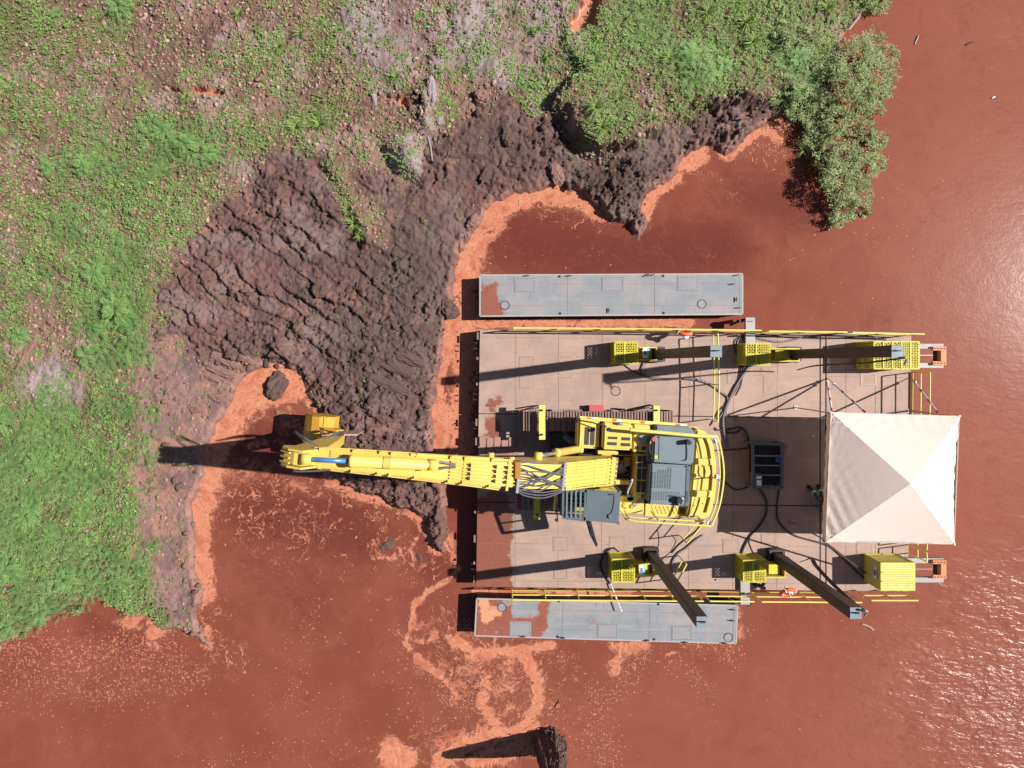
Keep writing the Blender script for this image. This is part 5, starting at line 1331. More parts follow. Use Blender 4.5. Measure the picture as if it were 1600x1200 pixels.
# --- blue ribbed guard and sea-fastening beams
b = MB(); pth = [W(877, 680, .75), W(886, 684, .80), W(893, 689, .8), W(903, 690, .8)]
b.tube(smooth_path(pth, 5), .19, 10); b.build('blue_ribbed_duct', M['grey'], ex, True)
def beam(x0, y0, x1, y1, z, mat, holes, label):
    t_ = thing('fastening_beam', W((x0 + x1) / 2, (y0 + y1) / 2, 0), label, 'steel beam', 'yellow beams clamped over the tracks')
    b = MB(); b.rpx(x0, y0, x1, y1, z, z - .07); b.build('flat_bar', M[mat], t_, bevel=.008)
    for x, y in holes:
        p = W(x, y, z); b = MB(); b.cyl(p, p + Vector((0, 0, .09)), .035, 8); b.build('stud', M['dark'], t_)
        b = MB(); b.cyl((p.x, p.y, .01), (p.x, p.y, z - .07), .02, 6); b.build('tie_rod', M['dark'], t_)
beam(842, 633, 852, 687, 1.42, 'rail_yellow', ((847, 641), (847, 679)), 'bright yellow beam across the front of the upper track')
beam(1021, 634, 1031, 690, 1.32, 'rail_yellow', ((1026, 641), (1026, 685)), 'yellow beam across the rear of the upper track beside the hood')
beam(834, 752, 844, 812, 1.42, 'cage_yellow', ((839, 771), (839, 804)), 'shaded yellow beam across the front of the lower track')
# jacks and chain gear beside the upper track
t_ = thing('chain_binder', W(975, 643, 0), 'dark chain and binder lying along the upper track', 'chain')
b = MB(); b.tube(smooth_path([W(943, 643, .1), W(955, 643, .2), W(975, 644, .3), W(990, 641, .3), W(1005, 636, .1), W(1016, 633, .05), (W(1022, 638, .8))]), .03, 6); b.build('chain', M['dark'], t_)
b = MB(); b.cyl(W(957, 642, .25), W(967, 643.5, .25), .05, 8); b.build('turnbuckle', M['steel'], t_)
b = MB(); b.rpx(966, 638.5, 977, 641, .14, .02); b.build('hook_plate', M['dark'], t_)
t_ = thing('chain_binder', W(830, 640, 0), 'dark chain leading to the front beam over the upper track', 'chain')
b = MB(); b.tube(smooth_path([W(806, 645, .1), W(822, 640, .06), W(838, 634, .06), W(846, 636, .9)]), .026, 6); b.build('chain', M['dark'], t_)
t_ = thing('chain_binder', W(862, 640, 0), 'dark chain along the upper track left of the red box', 'chain')
b = MB(); b.tube(smooth_path([W(850, 641, .1), W(870, 643, .15), W(890, 643, .1), W(905, 644, .1)]), .026, 6); b.build('chain', M['dark'], t_)
b = MB(); b.cyl(W(862, 641.5, .22), W(880, 643, .22), .05, 8); b.build('turnbuckle', M['steel'], t_)

# --- cab
cabp = [(878.5, 764.5), (887, 762), (970, 769.5), (966.5, 818.5), (886, 811), (878.5, 805)]
zt = 3.30
tp = [W(x, y, zt) for x, y in cabp]
cab = body([(x, y) for x, y in [(887, 763), (969, 770), (966, 817), (887, 810)]], 1.95, 1.25, 'cab', 'cabgrey', .02)   # placeholder outline lowered to floor height
def low(p, z): return Vector((p.x, p.y, z))
cab.data.clear_geometry()
b = MB(); b.prism([low(p, 1.95) for p in tp], [low(p, 1.25) for p in tp]); o = b.build('tmp', M['yellow'], ex); cab.data = o.data; bpy.data.objects.remove(o); cab.data.name = 'cab_lower_body'
for i, p in enumerate(tp):
    b = MB(); b.bar(low(p, 1.95), low(p, zt - .06), .07, .07); b.build('pillar', M['cabgrey'], cab)
    q = tp[(i + 1) % 6]
    b = MB(); b.add([low(p, 1.97), low(q, 1.97), low(q, zt - .09), low(p, zt - .09)], [(0, 1, 2, 3)]); b.build('side_window', M['glass'], cab)
# roof: rear plate solid, front framed skylight with bars
def rp(x, y, z=zt): return W(x, y, z)
roof = MB(); roof.prism([rp(916, 764.6), rp(970, 769.5), rp(966.5, 818.5), rp(913, 813.5)], [rp(916, 764.6) - Vector((0, 0, .09)), rp(970, 769.5) - Vector((0, 0, .09)), rp(966.5, 818.5) - Vector((0, 0, .09)), rp(913, 813.5) - Vector((0, 0, .09))])
roof = roof.build('roof', M['cabgrey'], cab, bevel=.03)
def rbar(x0, y0, x1, y1, w, h=.08, z=zt - .04, mat='cabgrey', nm='roof_frame', par=None):
    b = MB(); b.bar(rp(x0, y0, z), rp(x1, y1, z), w, h); return b.build(nm, M[mat], par or cab)
rbar(879, 766, 916.5, 766, .11); rbar(879, 807, 914.5, 811.5, .13); rbar(880, 765, 879.5, 806, .07); rbar(914.8, 765, 913, 813, .06)
sk = MB(); sk.add([rp(880, 766, zt - .06), rp(915, 766, zt - .06), rp(913.5, 811, zt - .06), rp(880, 806, zt - .06)], [(0, 1, 2, 3)]); sk.build('skylight', M['glass'], cab)
for x in (886, 893, 900, 907.5): rbar(x, 767, x - .8, 809, .05, .03, zt + .03, 'grey', 'guard_bar')
for y in (771.5, 778, 785, 791, 797.5, 803): rbar(881, y - .5, 913, y + 1.6, .018, .018, zt + .008, 'dark', 'cross_wire')
b = MB(); b.box(low(rp(900, 788), 1.97), (.75, .6, .03)); b.build('floor', M['dark'], cab)
b = MB(); b.box(low(rp(918, 790), 2.15), (.5, .5, .3)); b.box(low(rp(932, 791), 2.5), (.14, .5, .7)); b.build('seat', M['dark'], cab, bevel=.05)
b = MB(); b.box(low(rp(886, 775), 2.2), (.16, .25, .3)); b.box(low(rp(905, 800), 2.3), (.5, .12, .1)); b.box(low(rp(905, 777), 2.3), (.5, .12, .1)); b.build('console', M['grey'], cab, bevel=.02)
b = MB(); b.disc(rp(953.5, 806.5, 3.3), .085, .06, 18); b.build('gps_dome', M['cabgrey'], cab, bevel=.02)
b = MB(); b.tube(smooth_path([rp(960, 775, 3.315), rp(959, 785, 3.315), rp(957.5, 795, 3.315), rp(954, 803, 3.32)]), .010, 5); b.bar(rp(952, 772.5, 3.33), rp(960, 773, 3.33), .035, .03); b.build('aerial_cable', M['black'], cab)
for x, y in ((921, 785), (923, 793), (948, 812), (906, 811), (898, 764.5), (930, 766)): place(bolt_mesh(.018, .012, 'steel'), 'bolt', roof, rp(x, y, 3.3))
# open door
d0, d1 = W(922, 815.5, 3.12), W(932.5, 852, 3.12)
zs = lambda p, z: Vector((p.x, p.y, z))
b = MB()
for (p, q) in ((zs(d0, 3.12), zs(d1, 3.05)), (zs(d0, 1.40), zs(d1, 1.40)), (zs(d0, 3.12), zs(d0, 1.40)), (zs(d1, 3.07), zs(d1, 1.38)), (zs(d0, 2.15), zs(d1, 2.15))): b.bar(p, q, .06, .10)
dm = d0.lerp(d1, .52); b.bar(zs(dm, 3.1), zs(dm, 2.15), .05, .05)
door = b.build('open_door', M['black'], cab)
b = MB(); b.add([zs(d0, 2.2), zs(d1, 2.2), zs(d1, 3.05), zs(d0, 3.1)], [(0, 1, 2, 3)]); b.add([zs(d0, 1.45), zs(d1, 1.45), zs(d1, 2.1), zs(d0, 2.1)], [(0, 1, 2, 3)]); b.build('door_glass', M['glass'], door)
b = MB(); b.tube([W(867.5, 752, 2.3), W(869, 772, 2.35), W(866.5, 795, 2.3)], .05, 6); b.build('front_guard_rail', M['rail_yellow'], ex)
b = MB(); b.tube([W(872.5, 756, 2.2), W(873, 796, 2.2), W(880, 806, 2.4)], .03, 6); b.build('front_hand_rail', M['cabgrey'], ex)
b = MB(); b.tube([W(869, 797, 2.2), W(870.5, 806, 2.5), W(872, 815, 2.6)], .016, 5); b.box(W(869.5, 812.5, 2.6), (.10, .07, .14)); b.build('front_mirror', M['black'], ex)
body(quad(872, 754, 905, 761, .03), 2.25, 1.6, 'cab_bulkhead', 'yellow_old', .04)
body(quad(905, 757, 965, 768, .045), 2.1, 1.42, 'cab_side_cover', 'yellow', .04)

# --- boom
bx = [(956, 733, 2.35), (930, 734.3, 2.9), (905, 735.5, 3.45), (870, 738, 4.3), (830, 738.6, 5.0), (795, 737.4, 5.32), (740, 733, 5.62), (690, 729, 5.8), (600, 721.5, 6.0), (520, 715.5, 6.06), (484, 713, 6.06)]
BP = [W(*q) for q in bx]
Fw = (BP[-1] - BP[0]); Fw.z = 0; Fw.normalize(); Lt = Vector((Fw.y, -Fw.x, 0)); Lt = Lt if Lt.y < 0 else -Lt
bw = [.80, .78, .76, .74, .72, .68, .60, .56, .50, .46, .40]; bh = [.45, .62, .78, .95, 1.0, .95, .85, .75, .62, .5, .4]
b = MB(); sp = smooth_path(BP, 4); n = len(sp); li = lambda A: [float(np.interp(i / (n - 1), np.linspace(0, 1, len(A)), A)) for i in range(n)]
b.sweep(sp, li(bw), li(bh), Lt); boom = b.build('boom', M['yellow'], ex, bevel=.015)
def bp_at(px):                                     # top centre line point and up vector at image x px
    xs_ = [q[0] for q in bx][::-1]; i = np.interp(px, xs_, np.arange(len(xs_))[::-1])
    k = min(int(i), len(bx) - 2); f = i - k; p = BP[k].lerp(BP[k + 1], f); d = (BP[k + 1] - BP[k]).normalized(); u = Lt.cross(d).normalized(); u = u if u.z > 0 else -u
    return p, u, bw[k] * (1 - f) + bw[k + 1] * f, bh[k] * (1 - f) + bh[k + 1] * f
def bpt(px, lat, up):
    p, u, w, h = bp_at(px); return p + Lt * (lat * w / 2) + u * (h / 2 + up)
def bpipe(xs_, lat, up, r, name='boom_pipe', mat='yellow', par=None, wob=0):
    pts = [bpt(x, lat if not callable(lat) else lat(x), up + (wob * math.sin(x * .3) if wob else 0)) for x in xs_]
    b = MB(); b.tube(smooth_path(pts, 4), r, 6); return b.build(name, M[mat], par or boom)
R1 = list(range(492, 800, 22))
for lat, up in ((-1.22, -.10), (-1.08, -.05), (1.06, -.05), (1.22, -.12), (1.42, -.2)): bpipe(R1, lat, up, .024)
for lat in (-.75, -.45, -.1, .2, .5, .8): bpipe(list(range(700, 801, 12)), lat, .05, .022)
for lat in (-.8, -.55, -.3): bpipe(list(range(520, 700, 20)), lat - .1, .04, .018)
for lat in (-.85, -.6, -.35, -.1, .2, .5, .8, 1.05): bpipe(list(range(862, 948, 9)), lat, .07, .024)
for px in (504, 555, 595, 612, 650, 700, 722, 760, 786, 880, 915, 938):
    big = px > 800
    b = MB(); a1 = bpt(px, -1.28 if not big else -1.05, .02); a2 = bpt(px, 1.3 if not big else 1.15, .02)
    if big or px in (504, 555, 612, 786, 722):
        if px in (722, 786) or big: b.bar(a1, a2, .07, .06)
        else:
            b.bar(a1, bpt(px, -.95, .02), .08, .10); b.bar(bpt(px, .95, .0), a2, .08, .10)
    else:
        b.bar(a1, bpt(px, -1.0, .0), .05, .09); b.bar(bpt(px, 1.0, .0), a2, .05, .09)
    b.build('pipe_clamp', M['yellow'], boom)
for px in (655, 729, 765, 782):
    for lat in (-.6, -.2, .2, .6):
        if px == 655: continue
        b = MB(); b.box(bpt(px, lat, .09), (.05, .09, .05)); b.build('clamp_block', M['dark'], boom)
# bulkheads and the bridging hoses over the boom knee
for px, a_ in ((796, 1.35), (859, 1.1)):
    b = MB(); b.bar(bpt(px, -1.1, .08), bpt(px, a_, .08), .07, .16); b.build('hose_bulkhead', M['galv'], boom)
hr = random.Random(4)
for k in range(11):
    l0 = -1.05 + k * .22; l1 = -1.0 + ((k * 5) % 11) * .19; sag = .10 + hr.random() * .14
    pts = [bpt(797, l0, .1), bpt(808, l0 + (l1 - l0) * .1 + hr.uniform(-.1, .1), .16), bpt(826, l0 + (l1 - l0) * .35 + hr.uniform(-.2, .25), sag + .05), bpt(845, l0 + (l1 - l0) * .8, .18), bpt(858, l1, .1)]
    b = MB(); b.tube(smooth_path(pts, 5), .020, 6); b.build('bridging_hose', M['hosegrey'], boom)
for k in range(3):
    pts = [bpt(799, 1.05 + k * .14, .05), bpt(812, 1.2 + k * .2, .0), bpt(832, 1.3 + k * .22, -.05), bpt(850, 1.1 + k * .16, .05), bpt(862, .85 + k * .08, .12)]
    b = MB(); b.tube(smooth_path(pts, 5), .019, 6); b.build('bridging_hose', M['hosegrey'], boom)
b = MB(); b.rpx(805, 722, 813.5, 748, 5.9, 5.5); b.build('rusty_cover', M['gold'], boom)
for k in range(0):
    px = 866 + k * 11; b = MB(); b.tube(smooth_path([bpt(px, hr.uniform(-.9, .9), .13), bpt(px + 8, hr.uniform(-.9, .9), .16), bpt(px + 16, hr.uniform(-.9, .9), .12)], 4), .014, 5); b.build('thin_hose', M['yellow_old'], boom)
for x, y, z in ((767, 711.5, 5.4), (799, 718, 5.35), (798, 757, 5.3)):
    b = MB(); b.cyl(W(x, y, z) + Vector((0, .07, 0)), W(x, y, z) - Vector((0, .07, 0)), .09, 12); b.build('pin_boss', M['yellow'], boom)
b = MB(); b.bar(bpt(640, -1.15, 0), bpt(790, -1.15, 0), .06, .08); b.build('side_pipe', M['yellow'], boom)
# boom foot plate
b = MB(); b.bar(bpt(946, -1.1, .02), bpt(946, 1.1, .02), .12, .2); b.build('foot_manifold', M['yellow'], boom)
for k in range(6):
    b = MB(); b.cyl(bpt(948, -.9 + k * .36, .1), bpt(952, -.9 + k * .36, .02), .05, 8); b.build('hose_fitting', M['steel'], boom)
# boom cylinders
def cylinder(a, b_, r, rr, f, par, mats=('yellow', 'chrome'), nm='boom_cylinder'):
    m = a.lerp(b_, f); d = (b_ - a).normalized()
    b = MB(); b.tube([a, a + d * .12, a + d * .16, m - d * .1, m - d * .09, m], [r * .7, r * .8, r, r, r * 1.12, r * 1.12], 14); c_ = b.build(nm, M[mats[0]], par, True)
    b = MB(); b.cyl(m, b_, rr, 12); b.build('piston_rod', M[mats[1]], c_, True)
    for p, q in ((a, r), (b_, r * .95)):
        b = MB(); b.cyl(p - Lt * r * .85, p + Lt * r * .85, q, 14); b.build('pin_eye', M[mats[0]], c_, True)
    return c_
cylinder(W(906, 701.5, 2.0), W(841, 712.5, 4.7), .125, .06, .60, ex)
cylinder(W(915, 764, 2.0), W(849, 757.5, 4.7), .125, .06, .60, ex)
ac = cylinder(W(676, 726.5, 6.42), W(478, 717.5, 6.72), .155, .065, .66, ex, ('yellow', 'bluerod'), 'arm_cylinder')
b = MB(); b.tube(smooth_path([W(670, 722, 6.5), W(684, 721, 6.4), W(700, 724, 6.3), W(712, 726, 6.25)]), .03, 6); b.tube(smooth_path([W(672, 731, 6.5), W(684, 733, 6.4), W(698, 731, 6.3), W(712, 730, 6.25)]), .03, 6); b.build('cylinder_hose', M['hosegrey'], ac)
b = MB(); b.bar(W(664, 719, 6.3), W(664, 735, 6.3), .16, .3); b.build('cylinder_lug', M['yellow'], ac)
b = MB(); b.cyl(W(600, 723, 6.55), W(612, 723.5, 6.55), .165, 14); b.build('barrel_clamp', M['yellow'], ac)
# --- arm, hanging from the boom tip
T = BP[-1]
prof = [(-.15, 6.45), (.02, 6.72), (.25, 6.68), (.58, 6.45), (.66, 6.2), (.64, 5.9), (.52, 5.0), (.40, 3.4), (.42, 1.7), (.40, 1.35), (.16, 1.35), (.02, 1.8), (-.16, 3.4), (-.26, 5.2), (-.26, 6.0)]
b = MB(); b.slab(prof, T, Fw, Lt, .34); arm = b.build('arm', M['yellow'], ex, bevel=.02)
for s in (-1, 1):
    b = MB(); b.slab([(-.28, 6.3), (.0, 6.84), (.40, 6.72), (.62, 6.5), (.68, 6.15), (.3, 6.0), (-.3, 5.9)], T + Lt * s * .22, Fw, Lt, .05); b.build('ear_plate', M['yellow'], arm)
for lat in (-.17, .0, .17):
    b = MB(); b.bar(T + Fw * .66 + Lt * lat * .8 + Vector((0, 0, .36)), T + Fw * .36 + Lt * lat * .8 + Vector((0, 0, .62)), .04, .05); b.build('top_rib', M['yellow'], arm)
# bucket cylinder on the front face, linkage, hoses
cylinder(T + Fw * .66 + Vector((0, 0, -.55)), T + Fw * .60 + Vector((0, 0, -3.4)), .10, .05, .62, ex, nm='bucket_cylinder')
for s in (-1, 1):
    b = MB(); b.bar(T + Fw * .50 + Lt * s * .2 + Vector((0, 0, -3.4)), T + Fw * .05 + Lt * s * .2 + Vector((0, 0, -3.75)), .06, .12); b.build('rocker_link', M['muddy'], arm)
    b = MB(); b.bar(T + Fw * .50 + Lt * s * .14 + Vector((0, 0, -3.4)), T + Fw * .88 + Lt * s * .14 + Vector((0, 0, -4.6)), .06, .12); b.build('tipping_link', M['muddy'], arm)
b = MB(); b.slab([(-.55, 2.6), (-.2, 3.0), (-.2, 1.6), (-.5, 1.5)], T - Lt * .28, Fw, Lt, .04); b.build('splash_plate', M['muddy'], arm)
for k in range(3):
    b = MB(); b.tube(smooth_path([T + Fw * (-.25) - Lt * .32 + Vector((0, 0, .2)), T + Fw * (.1 + k * .05) - Lt * (.42 + k * .05) + Vector((0, 0, .15)), T + Fw * (.38 + k * .08) - Lt * (.46 + k * .06) + Vector((0, 0, -.3)), T + Fw * .4 - Lt * .2 + Vector((0, 0, -1.0))], 6), .018, 6); b.build('arm_hose', M['hosegrey'], arm)
    b = MB(); b.tube(smooth_path([T - Fw * .05 - Lt * .35 + Vector((0, 0, -1.2)), T - Fw * (.2 + .05 * k) - Lt * (.4 + k * .05) + Vector((0, 0, -1.9)), T - Fw * .2 - Lt * .35 + Vector((0, 0, -2.9))], 6), .024, 6); b.build('arm_hose', M['hosegrey'], arm)
b = MB(); b.tube(smooth_path([bpt(520, 1.3, -.1), bpt(503, 1.6, -.1), T + Fw * .35 + Lt * .42 + Vector((0, 0, .1)), T + Fw * .3 + Lt * .36 + Vector((0, 0, -.3))], 6), .026, 6); b.build('arm_hose', M['hosegrey'], arm)
# --- bucket
bk = [(.52, .70), (.58, 1.08), (.75, 1.26), (1.02, 1.32), (1.28, 1.24), (1.52, 1.02), (1.66, .72), (1.70, .42)]
inn = [(a * .94 + .02, z - .05) for a, z in bk]
b = MB(); b.slab(bk[:4] + inn[3::-1], T, Fw, Lt, 1.2); b2 = b.build('bucket', M['bucket'], ex)
b = MB(); b.slab(bk[3:] + inn[:2:-1], T, Fw, Lt, 1.2); b.build('bucket_shell', M['bucket'], b2)
for s in (-1, 1):
    b = MB(); b.slab(bk + [(1.45, .35), (.95, .25), (.58, .4)], T + Lt * s * .59, Fw, Lt, .035); b.build('side_plate', M['bucket'], b2)
for k in range(5):
    p = T + Fw * 1.71 + Lt * (-.52 + k * .26); b = MB(); b.box((p.x, p.y, .34), (.05, .10, .2)); b.build('tooth', M['steel'], b2)
b = MB(); b.bar(T + Fw * 1.705 - Lt * .6 + Vector((0, 0, .44 - T.z)), T + Fw * 1.705 + Lt * .6 + Vector((0, 0, .44 - T.z)), .05, .05); b.build('lip', M['steel'], b2)
for s in (-1, 1):
    b = MB(); b.slab([(.50, 1.0), (.16, 1.4), (.35, 1.65), (.8, 1.5), (1.05, 1.28)], T + Lt * s * .22, Fw, Lt, .06); b.build('bucket_ear', M['bucket'], b2)
b = MB(); b.slab([(.82, 1.285), (.86, 1.33), (.90, 1.295)], T, Fw, Lt, 1.19); b.build('wear_strip', M['bucket'], b2)
# ---------------------------------------------------------------- vegetation, clods, rocks
r_ = np.random.RandomState(21)
def hgt(x, y):
    out = []
    for s in np.array_split(np.arange(len(x)), max(1, len(x) // 40000)): out.append(np.stack(terrain(x[s], y[s], False)))
    return np.concatenate(out, 1)
X0, X1, Y0, Y1 = -20.5, 15.2, -11.2, 15.5
def candidates(n):
    x = r_.uniform(X0, X1, n); y = r_.uniform(Y0, Y1, n); h, sd, g, m, b, p = hgt(x, y); return x, y, h, sd, g, m, b, p
FERN = [(30, 830, 130, 130, 1), (150, 880, 80, 60, .8), (180, 440, 45, 80, .95), (195, 520, 40, 60, 1), (60, 700, 90, 60, .9), (140, 740, 70, 50, .8), (180, 255, 90, 36, .55), (270, 225, 60, 36, .7), (320, 250, 30, 20, .6), (200, 25, 16, 28, 1.0),
        (130, 350, 60, 30, .55), (60, 960, 60, 24, 1), (100, 620, 60, 40, .35), (200, 650, 40, 40, .5), (90, 440, 40, 30, .4), (1070, 108, 32, 34, .8), (1000, 60, 60, 50, .3), (230, 700, 30, 60, .45), (40, 560, 30, 20, .4), (10, 480, 30, 30, .4), (1230, 130, 30, 30, .6)]
GRASS = [(1120, 60, 100, 70, .7), (950, 160, 50, 60, .8), (1050, 40, 60, 60, .6), (480, 195, 80, 28, .9), (430, 60, 40, 80, .45), (560, 350, 12, 40, .9), (1110, 170, 60, 30, .7), (850, 130, 40, 50, .4), (520, 130, 40, 60, .35), (1200, 100, 60, 50, .5), (500, 60, 40, 50, .4), (250, 640, 20, 60, .3), (640, 280, 30, 20, .4), (930, 60, 40, 60, .5), (1180, 20, 80, 30, .6), (330, 130, 40, 30, .3)]

def leaves(P, az, ln, wd, pitch, tint, name, mat, lift=0.0, extra=None):
    n = len(ln); d = np.stack([np.cos(az) * np.cos(pitch), np.sin(az) * np.cos(pitch), np.sin(pitch)], 1)
    s = np.stack([-np.sin(az), np.cos(az), np.zeros(n)], 1)
    up = np.cross(d, s) * -1
    a = P; b = P + d * (ln * .5)[:, None] + s * (wd * .5)[:, None] - up * (wd * .15)[:, None]
    c = P + d * ln[:, None]; e = P + d * (ln * .5)[:, None] - s * (wd * .5)[:, None] - up * (wd * .15)[:, None]
    return np.stack([a, b, c, e], 1).reshape(-1, 3), np.arange(4 * n).reshape(n, 4), np.repeat(tint, 4)
def build_leaves(parts, name, mat, **kw):
    V = []; Fs = []; T = []; o = 0
    for v, f, t_ in parts: V.append(v); Fs.append(f + o); T.append(t_); o += len(v)
    return np_mesh(name, np.concatenate(V), np.concatenate(Fs), mat, {'tint': np.concatenate(T)}, **kw)

# --- low broad-leaf weeds
def weeds():
    x, y, h, sd, g, m, b, p = candidates(185000)
    cl = fbm(x * 1.3, y * 1.3, 2, 4, .6); cl2 = fbm(x * 5, y * 5, 3, 3)
    dens = np.clip(g * 1.45 + (cl - .5) * 2.2 + (cl2 - .5) * .8 + .03, 0, 1) * (1 - m * .96) * (1 - b * .93) * (sd > .12) * (p < .1)
    dens = np.maximum(dens, .05 * (1 - m) * (sd > .3)) 
    k = r_.rand(len(x)) < dens * .80
    x, y, h, g, cl = x[k], y[k], h[k], g[k], cl[k]; n = len(x); parts = []
    c0 = r_.rand(n) * .5 + np.clip(g, 0, 1) * .25 + (cl - .5) * .9 + .12; sz = r_.uniform(.55, 1.25, n)
    lush = np.clip(g * 1.3 - .2, 0, 1)
    for j in range(6):
        az = r_.rand(n) * 6.28; rad = r_.uniform(0, .05, n) * sz
        P = np.stack([x + np.cos(az) * rad, y + np.sin(az) * rad, h + .015 + r_.rand(n) * (.03 + .11 * lush)], 1)
        parts.append(leaves(P, az, r_.uniform(.035, .075, n) * sz, r_.uniform(.028, .055, n) * sz, r_.uniform(-.2, .7, n), np.clip(c0 + r_.uniform(-.22, .22, n), 0, 1), '', None))
    tag(link(build_leaves(parts, 'weed_ground_cover', M['weed']), 'weed_ground_cover'), 'low green broad-leaved weeds creeping over the brown clods', 'weeds', kind='stuff'); return n
print('weeds', weeds())

def frond_parts(bx, by, bz, az, ln, rise, tint, pairs=6):
    """arching feathery leaf; arrays of equal length"""
    out = []; n = len(az)
    def pt(t): 
        return np.stack([bx + np.cos(az) * ln * t, by + np.sin(az) * ln * t, bz + rise * (1.7 * t - 1.0 * t * t)], 1)
    for i in range(pairs):
        t = .22 + .74 * i / (pairs - 1); P = pt(t); wl = ln * (.26 * math.sin(math.pi * (.18 + .72 * i / (pairs - 1))))
        for s in (1, -1):
            out.append(leaves(P, az + s * 1.0, wl * r_.uniform(.85, 1.1, n), wl * .42, r_.uniform(-.15, .25, n), np.clip(tint + r_.uniform(-.12, .12, n), 0, 1), '', None))
    P = pt(.05); out.append(leaves(P, az, ln, ln * .05, np.arctan2(rise * .7, ln), tint, '', None)); return out
def ferns():
    x, y, h, sd, g, m, b, p = candidates(56000)
    f = blobs(x, y, FERN); cl = fbm(x * 1.1, y * 1.1, 5, 4, .6)
    k = (r_.rand(len(x)) < np.clip(f * 1.1 + (cl - .5) * 1.6, 0, 1) * .34) & (f > .15) & (m < .5) & (sd > -.1) & (p < .2)
    x, y, h, f = x[k], y[k], h[k], f[k]; n = len(x); parts = []; c0 = r_.rand(n) * .55 + .15; hp = r_.uniform(.08, .38, n) * (.4 + .8 * f)
    for j in range(5):
        az = j * 1.256 + r_.uniform(-.5, .5, n); ln = r_.uniform(.20, .40, n)
        parts += frond_parts(x, y, h + hp * r_.uniform(.4, 1, n), az, ln, ln * r_.uniform(.1, .5, n), np.clip(c0 + r_.uniform(-.2, .2, n), 0, 1), 5)
    tag(link(build_leaves(parts, 'feathery_undergrowth', M['fern']), 'feathery_undergrowth'), 'dense feathery-leaved green undergrowth along the left bank', 'undergrowth', kind='stuff'); return n
print('ferns', ferns())

def blade_parts(x, y, z, az, ln, tint, w=.014, lean=.8):
    n = len(x); u1 = ln * .5; up = np.sqrt(np.maximum(.05, 1 - lean ** 2))
    A = np.stack([x, y, z], 1); B = A + np.stack([np.cos(az) * u1 * lean * .7, np.sin(az) * u1 * lean * .7, u1 * (up + .25)], 1)
    Cc = B + np.stack([np.cos(az) * u1 * min(1, lean * 1.2), np.sin(az) * u1 * min(1, lean * 1.2), u1 * (up - .35)], 1)
    s = np.stack([-np.sin(az), np.cos(az), np.zeros(n)], 1) * w
    V = np.stack([A - s * .6, A + s * .6, B + s, B - s, Cc + s * .15, Cc - s * .15], 1).reshape(-1, 3)
    b_ = np.arange(n)[:, None] * 6
    Fq = np.concatenate([b_ + np.array([0, 1, 2, 3]), b_ + np.array([3, 2, 4, 5])]); return V, Fq, np.repeat(tint, 6)
def grass():
    x, y, h, sd, g, m, b, p = candidates(30000)
    f = blobs(x, y, GRASS); cl = fbm(x * 1.6, y * 1.6, 6, 4, .6)
    k = (r_.rand(len(x)) < np.clip(f * .9 + (cl - .5) * 1.8 + .12 * g, 0, 1) * .42) & ((f > .12) | (r_.rand(len(x)) < .10)) & (m < .6) & (sd > .1) & (p < .2) & (b < .6)
    x, y, h = x[k], y[k], h[k]; n = len(x); parts = []; c0 = r_.rand(n) * .8
    for j in range(9):
        az = r_.rand(n) * 6.28; parts.append(blade_parts(x + np.cos(az) * .02, y + np.sin(az) * .02, h - .01, az, r_.uniform(.10, .30, n), np.clip(c0 + r_.uniform(-.3, .4, n), 0, 1), .010, .85))
    tag(link(build_leaves(parts, 'short_grass', M['grassm']), 'short_grass'), 'short yellow-green grass scattered between weeds and mud', 'grass', kind='stuff'); return n
print('grass', grass())

# --- clods: small faceted lumps, joined
def lumps(x, y, z, s, seed, flat=.7):
    rr = np.random.RandomState(seed); n = len(x); nv = 11; V = np.zeros((n, nv, 3)); a0 = rr.rand(n) * 6.28; ax = rr.uniform(.75, 1.3, n)
    for ringi, (rad, hz, k0) in enumerate(((1.0, -.25, 0), (.78, .45, 5))):
        for j in range(5):
            a = a0 + j * 1.2566 + ringi * .6; r = s * rad * rr.uniform(.72, 1.2, n)
            V[:, k0 + j, 0] = x + np.cos(a) * r * ax; V[:, k0 + j, 1] = y + np.sin(a) * r / ax; V[:, k0 + j, 2] = z + s * flat * hz * rr.uniform(.6, 1.4, n)
    V[:, 10, 0] = x + s * rr.uniform(-.3, .3, n); V[:, 10, 1] = y + s * rr.uniform(-.3, .3, n); V[:, 10, 2] = z + s * flat * rr.uniform(.75, 1.15, n)
    f = []
    for j in range(5):
        k = (j + 1) % 5; f += [(j, k, 5 + j), (k, 5 + k, 5 + j), (5 + j, 5 + k, 10)]
    f = np.array(f); Fq = (np.arange(n)[:, None, None] * nv + f[None]).reshape(-1, 3)
    return V.reshape(-1, 3), Fq
def clodmat(name, a, b_, c_):
    m, nt = new_mat(name); t = NT(nt); g = t.n('NewGeometry').outputs['Position']
    k = t.attr('tint'); n = t.noise(g, 30, 5, .7)
    c = t.mix(t.step(k, .0, .6), a, b_); c = t.mix(t.step(k, .7, 1.0), c, c_)
    v = t.math('MULTIPLY_ADD', n, .7, .65); vv = t.n('CombineColor'); [t.l(v, vv.inputs[i]) for i in range(3)]
    c = t.mix(1.0, c, vv.outputs[0], 'MULTIPLY'); t.out(t.principled(c, .95, 0, t.bump(n, .5, .03), .1)); return m
M['clod'] = clodmat('dry_earth_clods', (0.22, 0.12, 0.095), (0.34, 0.205, 0.16), (0.45, 0.31, 0.26))
M['mudclod'] = clodmat('dark_mud_lumps', (0.075, 0.048, 0.04), (0.125, 0.078, 0.064), (0.22, 0.12, 0.095))
